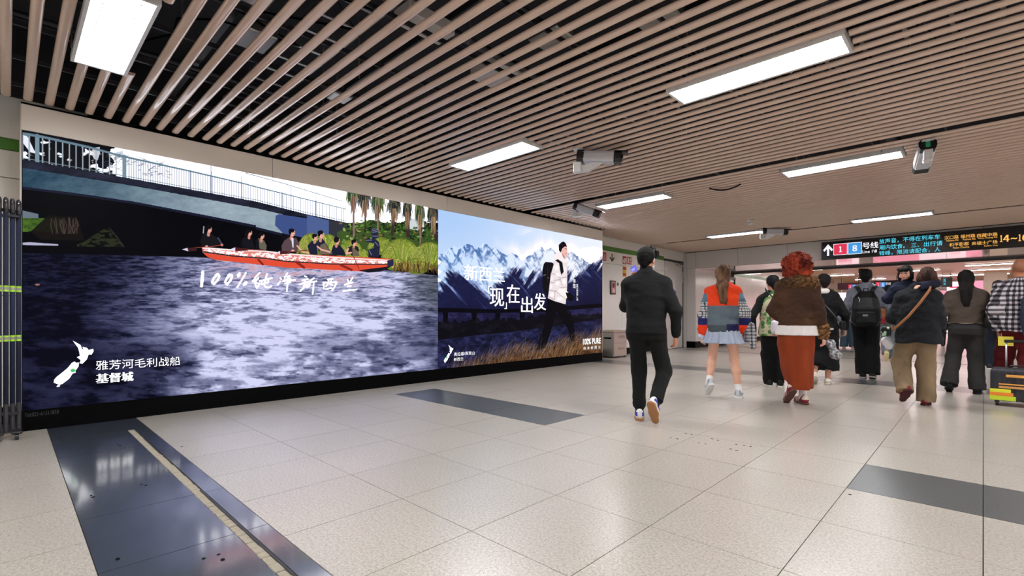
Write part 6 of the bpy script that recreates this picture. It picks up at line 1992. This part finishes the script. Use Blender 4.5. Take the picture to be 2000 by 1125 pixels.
p.skirt((134, 50, 28), .185, [(.185, .035, .0, .138, .155), (.45, .0, .0, .172, .17), (.70, -.01, -.01, .198, .165), (.90, 0, -.01, .19, .15), (1.03, 0, 0, .15, .12)], 5, .010, tint=rust, wr=.006)
def shoe_red(L, sd):
    c = np.tile(V3(120, 36, 46), (len(L), 1)); st = (np.abs(L[:, 0]) > .018) & (np.mod(L[:, 1] * 1.0 + L[:, 2] * .6, .026) < .010) & (L[:, 1] > -.01) & (L[:, 1] < .085)
    c[st] = (232, 226, 222); c[(L[:, 1] < -.07) & (L[:, 2] > .06)] = (214, 200, 186); return c
p.shoes((120, 36, 46), sole=(92, 62, 54), socks=(232, 226, 222), sock_h=.12, tint=shoe_red)
p.hair('curly', (84, 24, 16), (186, 78, 48), vol=1.02)
sb = p.worn('clear_pouch', 'small clear silvery pouch hanging from the hand of the red-haired woman', 'pouch')
def foil():
    t = NT('clear_foil'); q = t.pos(True); f = t.noise(q, 40, 4); t.bump(f, 1.0, .02)
    return t.set(t.ramp(f, [(.3, (.03, .03, .035)), (.55, (.3, .3, .32)), (.7, (.8, .8, .82))]), .12, .6)
sdf_mesh('pouch', [rc((.33, -.0, .73), (.385, .0, .60), .045, .055, ((0, 1, 0), .5))], .006, foil(), sb, wrinkle=lambda V: ((n3(V, 30, 4) - .5) * .014).astype(np.float32))
MB().tube([tuple(p.wr[1] + V3(.0, .0, -.10)), (.31, 0, .77), (.33, 0, .75)], .006, 8).obj('cord', M_PLASTICW, sb, True)

# ---- 5 woman with short hair, black jumper and wide cropped trousers
p = Person(1609, 750, 1.67, 'short-haired woman in black jumper with white trim and wide black cropped trousers', female=True, head_yaw=10, skin=(216, 164, 142), seed=5, wide=1.0, res=.0078,
           ankles={1: (.05, .03, .085, 0, -6), -1: (-.12, -.10, .15, 34, 6)}, wrists={1: (.27, .08, .84), -1: (-.27, .1, .84)})
p.body()
jm = p.top((15, 15, 16), hem=.875, ease=.032, sleeve=(.068, .060, .05), name='jumper', boxy=.6, tint=lambda V: np.where(((V[:, 2] < .90 * p.s) & (np.abs(V[:, 0]) < .25))[:, None], V3(206, 200, 196), V3(15, 15, 17)), wr=.009)
sdf_mesh('shirt_collar', [rc((-.03, -.05, 1.475 * p.s), (.03, -.05, 1.475 * p.s), .05, .05)], .006, M_VC, p.e, k=.02, tint=flatc((212, 206, 200)))
p.trousers((14, 14, 15), thigh=.115, knee=.132, ankle=.165, hem=.15, wr=.010, name='culottes')
p.shoes((224, 214, 202), sole=(216, 206, 190), low=True)
p.hair('short', (26, 20, 20), vol=1.10)
cb = p.worn('crossbody_strap_bag', 'thin grey crossbody strap bag on the short-haired woman in black', 'bag')
strap([(-.16, -.09, 1.42), (-.06, -.165, 1.30), (.08, -.175, 1.12), (.19, -.14, .96)], .018, .004, cb, paint('strap_grey', (70, 70, 74), .6))
sdf_mesh('bag_body', [box3((.235, -.02, .90), (.04, .09, .07), .03)], .008, M_VCL, cb, tint=flatc((24, 24, 26)))

# ---- 6 man with a backpack
p = Person(1691, 739, 1.81, 'man in grey shirt and black trousers carrying a black backpack', head_yaw=-4, skin=(190, 134, 110), seed=6, res=.0082, wide=.98,
           ankles={-1: (-.04, .05, .085, 0, 0), 1: (.09, -.03, .10, 10, -6)}, wrists={-1: (-.36, -.06, .86), 1: (.33, .12, .92)}, elbows={-1: (-.6, -.6, .2), 1: (.4, -.6, 0)})
p.body()
p.top((118, 120, 132), hem=.90, ease=.035, sleeve=(.075, .066, .056), name='shirt', wr=.010, collar=.03, boxy=.4)
p.trousers((14, 14, 16), thigh=.100, knee=.092, ankle=.098, hem=.0, wr=.009, seat=.01)
p.shoes((26, 26, 28), sole=(150, 150, 152))
p.hair('short', (14, 13, 14), vol=1.0)
bp = p.worn('backpack', 'black backpack on the man in the grey shirt', 'backpack')
bodyp = sdf_mesh('pack_body', [loft([(.88, 0, -.24, .15, .07), (.95, 0, -.25, .19, .10), (1.15, 0, -.255, .19, .11), (1.33, 0, -.235, .165, .09), (1.43, 0, -.20, .10, .05)], 3.0)], .009, M_VCL, bp, tint=flatc((18, 18, 20)), wrinkle=lambda V: ((n3(V, 9, 4) - .5) * .018).astype(np.float32))
sdf_mesh('front_pocket', [box3((0, -.335, 1.02), (.13, .035, .10), .03)], .009, M_VCL, bp, tint=flatc((22, 22, 24)), wrinkle=lambda V: ((n3(V, 14, 4) - .5) * .012).astype(np.float32))
MB().box(-.04, .03, -.372, -.366, 1.03, 1.06, .002).obj('logo_patch', paint('patch_grey', (120, 120, 122), .4), bp)
MB().tube([(-.12, -.335, 1.16), (-.05, -.35, 1.20), (.06, -.35, 1.20), (.13, -.335, 1.15)], .004, 6).obj('zip', M_DARKSTEEL, bp, True)
MB().tube([(-.10, -.315, 1.34), (-.08, -.33, 1.30), (-.085, -.335, 1.26)], .004, 6).obj('zip_pull', M_PLASTICW, bp, True)
MB().tube([(-.03, -.20, 1.43), (-.03, -.20, 1.48), (.03, -.20, 1.48), (.03, -.20, 1.43)], .009, 8).obj('grab_loop', M_STRAPB, bp, True)
for sd in (-1, 1):
    strap([(sd * .07, -.19, 1.42), (sd * .11, -.13, 1.50), (sd * .13, -.03, 1.535), (sd * .135, .08, 1.49), (sd * .15, .155, 1.35), (sd * .17, .14, 1.15), (sd * .18, .02, 1.02), (sd * .17, -.15, .96)], .06, .012, bp, M_STRAPB, tilt=(sd * .2, .2, 1))

# ---- 7 far woman in cream jacket and jeans
p = Person(1656, 681, 1.60, 'distant person in cream jacket and blue jeans behind the grey shirt', female=True, seed=7, res=.011, wide=1.1,
           ankles={-1: (-.10, .05, .085, 0, 0), 1: (.13, -.02, .085, 0, 0)})
p.body(); p.top((204, 196, 178), hem=.92, ease=.05, sleeve=(.08, .07, .055), name='jacket'); p.trousers((74, 98, 116), thigh=.115, knee=.11, ankle=.125, hem=.0, name='jeans'); p.shoes((198, 180, 136)); p.hair('long', (34, 22, 20), (56, 36, 30), length=.2)
fb_ = p.worn('dark_strap_bag', 'dark strap bag on the distant person in cream', 'bag')
strap([(-.10, -.12, 1.42), (0, -.20, 1.2), (.12, -.20, 1.0)], .025, .005, fb_, M_STRAPB); sdf_mesh('bag_body', [box3((.17, -.2, .92), (.08, .05, .09), .03)], .01, M_VCL, fb_, tint=flatc((30, 30, 32)))

# ---- 8 person in brown and red top, grey jeans
p = Person(1736, 707, 1.70, 'person in brown and red top with grey jeans between backpack and carried child', seed=8, res=.01, skin=(196, 140, 112),
           ankles={1: (.06, .05, .085, 0, 0), -1: (-.05, -.16, .20, 50, 10)}, wrists={1: (.2, .2, 1.0), -1: (-.24, .1, .95)})
p.body()
p.top((120, 70, 40), hem=.88, ease=.035, name='jacket', tint=lambda V: np.where((V[:, 2] < 1.0)[:, None], V3(124, 26, 30), np.where((V[:, 2] > 1.38)[:, None], V3(170, 36, 40), V3(118, 72, 40))))
p.trousers((102, 106, 112), thigh=.10, knee=.085, ankle=.08, name='jeans'); p.shoes((196, 176, 120), sole=(226, 214, 170)); p.hair('short', (12, 12, 16), vol=1.05)

# ---- 9 woman carrying a child
p = Person(1793, 790, 1.615, 'woman in black padded jacket and khaki trousers carrying a child on her shoulder', head_dx=.085, female=True, head_yaw=-12, skin=(214, 158, 134), res=.007, wide=1.0, seed=9,
           ankles={1: (.07, .04, .085, 0, -10), -1: (-.12, -.12, .20, 40, 24, -.3)}, wrists={-1: (-.12, .27, 1.02), 1: (.20, .22, .90)}, elbows={-1: (-.5, -.3, -.8), 1: (.05, -.6, -.7)})
p.body()
s_ = p.s
p.top((24, 26, 30), hem=.79, ease=.056, sleeve=(.076, .080, .058), name='padded_jacket', wr=.010, boxy=.9, collar=.02, hemflare=.02)
khaki = lambda V: V3(128, 108, 84) + (n3(V, (8, 8, 4), 3) - .5)[:, None] * V3(30, 26, 20)
p.trousers((126, 106, 82), thigh=.108, knee=.098, ankle=.092, hem=-.02, wr=.011, tint=khaki, seat=.0)
p.shoes((120, 22, 34), sole=(60, 20, 24), low=True)
p.hair('bob', (40, 26, 22), (74, 48, 36))
ob = p.worn('brown_strap_bag', 'brown strap crossing the back of the woman carrying a child, with a small black pouch', 'bag')
strap([(.10, .10, 1.44), (.125, -.03, 1.435), (.10, -.16, 1.34), (.02, -.215, 1.20), (-.08, -.235, 1.05), (-.18, -.215, .93), (-.25, -.12, .86)], .026, .006, ob, M_STRAPO)
sdf_mesh('pouch', [box3((-.295, -.08, .86), (.05, .07, .055), .02)], .006, M_VCL, ob, tint=lambda V: np.where((n3(V, 40, 3) > .62)[:, None], V3(170, 206, 176), V3(22, 24, 26)))
tot = p.worn('white_tote', 'white bundle hanging beside the khaki trousers', 'bag')
sdf_mesh('bundle', [rc((-.30, .02, .74), (-.27, .0, .68), .05, .045)], .007, M_VC, tot, tint=flatc((206, 204, 208)), wrinkle=lambda V: ((n3(V, 30, 4) - .5) * .014).astype(np.float32))
MB().tube([(-.295, -.03, .80), (-.30, 0, .84), (-.30, .05, .78)], .006, 6).obj('handle', M_PLASTICW, tot, True)
mum = p
# child: sits on her left arm, looks back over her shoulder
c0 = mum.root; ca, sa = math.cos(mum.rz), math.sin(mum.rz)
lx, ly_ = -.07, .20
ch = Person(1782, 790, .98, 'small child in navy jacket looking back over the shoulder of the woman in black', root=(c0[0] + lx * ca - ly_ * sa, c0[1] + lx * sa + ly_ * ca, .62), rz=mum.rz + math.pi - .35, head_yaw=2, head_tilt=-4, skin=(226, 172, 150), res=.006, seed=12, wide=1.1,
            ankles={-1: (-.09, -.04, .12, 30, 0), 1: (.09, -.04, .12, 30, 0)}, wrists={1: (.05, .10, .62), -1: (-.21, .26, .78)}, elbows={1: (1, .2, -.2), -1: (-1, .2, .2)}, lean=.10)
ch.hc = ch.hc + V3(0, .0, .03)
big = 1.28
_hp = ch.hp
ch.hp = lambda x, y, z: ch.hc + ch.hrot() @ np.array((x, y, z)) * ch.s * big
_s0 = ch.s
def child_body():
    # a child's head is large for its body
    s = ch.s * big; R = ch.hrot(); P = []; K = []
    add = lambda q, k=.015: (P.append(q), K.append(k))
    add(loft(ch.rows), .02)
    for sd in (-1, 1):
        add(rc(ch.hip[sd], ch.knee[sd], .05, .04), .02); add(rc(ch.knee[sd], ch.ank[sd], .04, .03), .02)
        add(rc(ch.ank[sd], ch.ank[sd] + V3(0, .07, -.03), .026, .022), .02)
        add(rc(ch.sh[sd] * V3(.8, 1, 1), ch.elb[sd], .036, .03), .02); add(rc(ch.elb[sd], ch.wr[sd], .03, .022), .02)
        for q in hand_prims(ch.wr[sd], ch.wr[sd] - ch.elb[sd], (0, 0, -1), (-sd, 0, 0), .62, .5): add(q, .005)
    add(rc((0, 0, 1.45 * ch.s), ch.hc, .04, .04), .02)
    add(el(ch.hp(0, -.01, .02), np.array((.078, .094, .095)) * s, R)); add(el(ch.hp(0, .03, -.04), np.array((.066, .066, .066)) * s, R), .02)
    add(rc(ch.hp(0, .092, -.01), ch.hp(0, .10, -.028), .010 * s, .012 * s), .012)
    for sx in (-1, 1):
        add(el(ch.hp(sx * .04, .07, -.045), np.array((.03, .028, .028)) * s, R), .015); add(el(ch.hp(sx * .08, -.008, -.015), np.array((.010, .02, .03)) * s, R), .006)
    sub = [el(ch.hp(sx * .032, .104, .002), np.array((.018, .012, .010)) * s, R) for sx in (-1, 1)]
    def tint(V):
        c = np.tile(V3(*ch.skin), (len(V), 1)); q = (V - ch.hc) @ R / s; f = q[:, 1] > .04
        for sx in (-1, 1):
            c[f & (np.hypot((q[:, 0] - sx * .032) / .019, (q[:, 2] - .001) / .009) < 1)] = (34, 24, 24)
            c[f & (np.hypot((q[:, 0] - sx * .045) / .024, (q[:, 2] + .04) / .02) < 1)] = (226, 150, 134)
            c[f & (np.hypot((q[:, 0] - sx * .033) / .02, (q[:, 2] - .026) / .005) < 1)] = (70, 50, 44)
        c[f & (np.hypot(q[:, 0] / .02, (q[:, 2] + .066) / .008) < 1)] = (196, 92, 90)
        return c
    sdf_mesh('body', P, .006, M_SKIN, ch.e, kk=K, sub=sub, ksub=.006, tint=tint)
child_body()
ch.s = _s0
ch.top((24, 29, 48), hem=.80, ease=.030, sleeve=(.095, .095, .085), name='jacket', wr=.012, boxy=.5, collar=.02, sleeve_len=1.32)
ch.trousers((44, 48, 60), thigh=.10, knee=.085, ankle=.075, wr=.008)
ch.s = _s0 * big
ch.hair('bobfringe', (20, 17, 18), (36, 30, 30))
ch.s = _s0
ch.shoes((190, 186, 190), L=.95)

# ---- 10 woman in brown blazer with long black hair
p = Person(1887, 767, 1.665, 'woman in brown blazer and dark grey trousers with long straight black hair', female=True, head_yaw=-8, skin=(196, 142, 120), res=.0075, wide=1.0, seed=10,
           ankles={1: (.11, .0, .085, 0, -6), -1: (-.17, -.12, .14, 26, 4)}, wrists={-1: (-.27, .02, .83), 1: (.22, .26, 1.10)}, elbows={-1: (-.4, -.6, 0), 1: (.35, -.8, -.6)})
p.body()
p.top((92, 80, 70), hem=.985, ease=.04, sleeve=(.076, .066, .056), name='blazer', wr=.007, boxy=.6, collar=.02, tint=lambda V: np.where(((V[:, 2] < 1.0 * p.s) & (np.abs(V[:, 0]) < .22))[:, None], V3(150, 134, 116), V3(74, 64, 56)))
p.trousers((46, 44, 44), waist=1.04, thigh=.098, knee=.088, ankle=.098, hem=-.01, wr=.008, seat=.01)
MB().tube([(.17 * math.cos(a), .005 + .135 * math.sin(a), 1.0 * p.s) for a in np.linspace(0, 2 * math.pi, 25)], .014, 8).obj('belt', M_BLKVINYL, p.e, True)
p.shoes((14, 14, 16), sole=(10, 10, 10))
p.hair('longstraight', (18, 15, 15), (30, 25, 24), length=.26)
hb = p.worn('handbag', 'black handbag on the forearm of the woman in the brown blazer', 'handbag')
sdf_mesh('bag_body', [loft([(.88, .27, -.10, .09, .05), (.95, .27, -.10, .105, .055), (1.06, .27, -.10, .085, .04)], 3)], .007, M_VCL, hb, tint=flatc((18, 17, 18)))
MB().tube([(.21, -.10, 1.05), (.22, -.08, 1.13), (.26, -.05, 1.17), (.31, -.08, 1.13), (.33, -.10, 1.05)], .008, 8).obj('handle', M_BLKVINYL, hb, True)

# ---- 11 hidden walker in dark jeans
p = Person(1950, 722, 1.70, 'dark-haired walker in dark jeans half hidden behind the checked shirt', seed=11, res=.01,
           ankles={-1: (-.12, .0, .085, 0, 0), 1: (.12, .1, .085, 0, 0)})
p.body(); p.top((70, 66, 74), hem=.90, ease=.03, name='jumper'); p.trousers((26, 30, 42), thigh=.105, knee=.09, ankle=.085, name='jeans'); p.shoes((34, 34, 38), sole=(214, 212, 210)); p.hair('short', (40, 36, 40), vol=1.05)

# ---- 12 man in checked shirt pulling a suitcase
p = Person(1993, 777, 1.77, 'bald man in black and white checked shirt and dark red trousers', head_yaw=10, skin=(184, 118, 88), res=.007, wide=1.03, seed=13,
           ankles={-1: (-.20, .35, .085, 0, 0), 1: (.05, -.05, .085, 0, 0)}, wrists={-1: (-.20, -.02, .86), 1: (.3, .1, .9)}, elbows={-1: (-.3, -.7, 0)}, curl=(1.2, .6))
p.body()
def check(V):
    a = np.sin(V[:, 2] * 105) > 0; r = np.arctan2(V[:, 1], V[:, 0]) * .16
    b = np.sin(np.where(np.abs(V[:, 0]) > .21, V[:, 1] * 105, r * 105 * 1.2)) > 0
    c = np.tile(V3(92, 86, 92), (len(V), 1)); c[a & b] = (196, 188, 192); c[~a & ~b] = (22, 20, 24); return c
p.top((120, 116, 120), hem=.84, ease=.04, sleeve=(.086, .078, .064), name='shirt', wr=.010, tint=check, boxy=.6)
p.trousers((92, 20, 24), thigh=.115, knee=.095, ankle=.085, wr=.009)
p.shoes((44, 30, 28), sole=(30, 24, 22))
sdf_mesh('cropped_hair', [el(p.hp(0, -.02, .028), np.array((.079, .098, .096)) * p.s, p.hrot())], .006, M_SKIN, p.e, sub=[el(p.hp(0, .1, -.02), np.array((.09, .09, .14)) * p.s, p.hrot())], tint=flatc((150, 96, 72)))
nb_ = p.worn('navy_bag', 'navy shoulder bag against the checked shirt', 'bag')
sdf_mesh('bag_body', [loft([(.80, .16, -.20, .14, .07), (.95, .17, -.215, .17, .08), (1.25, .16, -.21, .15, .07), (1.33, .15, -.19, .10, .05)], 3)], .008, M_VC, nb_, tint=flatc((44, 52, 70)), wrinkle=lambda V: ((n3(V, 12, 4) - .5) * .012).astype(np.float32))
strap([(.10, -.2, 1.3), (.12, -.12, 1.44), (.13, .0, 1.49), (.14, .1, 1.42)], .05, .01, nb_, M_STRAPB, tilt=(0, .2, 1))
def suitcase(p, loc, rz, w, h, t, rgb, label, stickers=()):
    e = empty('suitcase', loc, rz); tag(e, label, 'suitcase')
    sdf_mesh('shell', [box3((0, 0, .06 + h / 2), (w / 2, t / 2, h / 2), .045)], .009, M_VCL, e, tint=flatc(rgb), wrinkle=lambda V: (.004 * np.sin(V[:, 0] * 120)).astype(np.float32) * (np.abs(V[:, 1]) > t * .35))
    MB().tube([(-w / 2 - .001, 0, .12), (-w / 2 - .001, 0, h), (0, 0, h + .062), (w / 2 + .001, 0, h), (w / 2 + .001, 0, .12)], .004, 6).obj('zip_seam', M_PLASTICB, e, True)
    for sx in (-1, 1):
        for sy in (-1, 1):
            MB().cyl((sx * w * .38 - .012, sy * t * .3, .03), (sx * w * .38 + .012, sy * t * .3, .03), .03, n=14).obj('wheel', M_PLASTICB, e)
            MB().box(sx * w * .38 - .02, sx * w * .38 + .02, sy * t * .3 - .02, sy * t * .3 + .02, .04, .075).obj('wheel_fork', M_PLASTICB, e)
        MB().cyl((sx * w * .22, t * .3, h + .04), (sx * w * .22, t * .3, h + .36), .009, n=10).obj('handle_rod', M_ALU, e, True)
    MB().box(-w * .26, w * .26, t * .3 - .018, t * .3 + .018, h + .35, h + .385, .008).obj('handle_grip', M_PLASTICB, e)
    MB().tube([(-.08, 0, h + .05), (-.06, 0, h + .085), (.06, 0, h + .085), (.08, 0, h + .05)], .010, 8).obj('carry_handle', M_PLASTICB, e, True)
    for i, (x0, x1, z0, z1, c) in enumerate(stickers):
        MB().box(x0, x1, -t / 2 - .012, -t / 2 - .006, z0, z1, .002).obj('sticker', paint('sticker_%d%d%d' % c, c, .4), e)
    return e
d = ray(1984, 792); k = -CAM_H / d[2]
suitcase(p, (d[0] * k + .02, d[1] * k - .05, 0), p.rz, .46, .38, .26, (52, 52, 58), 'dark grey suitcase with lime, yellow and orange stickers at the right edge',
         ((-.10, .16, .34, .37, (226, 160, 70)), (-.16, .18, .25, .265, (226, 160, 70)), (-.16, .18, .21, .235, (206, 150, 80)), (-.235, -.02, .07, .12, (196, 220, 40)), (-.235, -.04, .12, .16, (232, 130, 40)), (-.235, -.06, .16, .20, (224, 226, 50)), (.05, .22, .36, .43, (150, 206, 50))))
yt = empty('yellow_tag', (p.root[0], p.root[1], 0), p.rz); tag(yt, 'yellow paper tag beside the hand of the man in the checked shirt', 'tag')
MB().box(-.20, -.06, -.115, -.112, .66, .78, .001).obj('paper', paint('tag_yellow', (222, 206, 70), .6), yt)
MB().tube([(-.16, -.1, .77), (-.17, -.07, .80), (-.17, -.06, .83)], .003, 6).obj('string', M_PLASTICW, yt)

# ---- 13, 14 distant walkers
p = Person(1926, 668, 1.66, 'distant person in pale pink top seen right of the brown blazer', seed=14, res=.012, female=True)
p.body(); p.top((222, 196, 200), hem=.90, ease=.03, name='top'); p.trousers((60, 60, 70)); p.shoes((200, 200, 200)); p.hair('bob', (36, 28, 28))
d = ray(1929, 690); k = -CAM_H / d[2]
suitcase(p, (d[0] * k, d[1] * k, 0), p.rz, .40, .56, .24, (176, 22, 30), 'red suitcase rolling beside the distant person in pink')
p = Person(1850, 678, 1.63, 'distant dark-haired person between the khaki trousers and the brown blazer', seed=15, res=.012)
p.body(); p.top((196, 190, 190), hem=.90, ease=.03, name='top'); p.trousers((40, 40, 48)); p.shoes((60, 60, 60)); p.hair('short', (50, 44, 48))

fit_letters()
bpy.context.view_layer.update()
_dg = bpy.context.evaluated_depsgraph_get()
for o, *_r in _TEXTS:                       # lettering becomes plain mesh
    me = bpy.data.meshes.new_from_object(o.evaluated_get(_dg))
    n = link(o.name + '_m', me, o.parent)
    n.matrix_parent_inverse = o.matrix_parent_inverse.copy()
    n.matrix_local = o.matrix_local.copy()
    nm = o.name
    bpy.data.objects.remove(o)
    n.name = 'lettering'
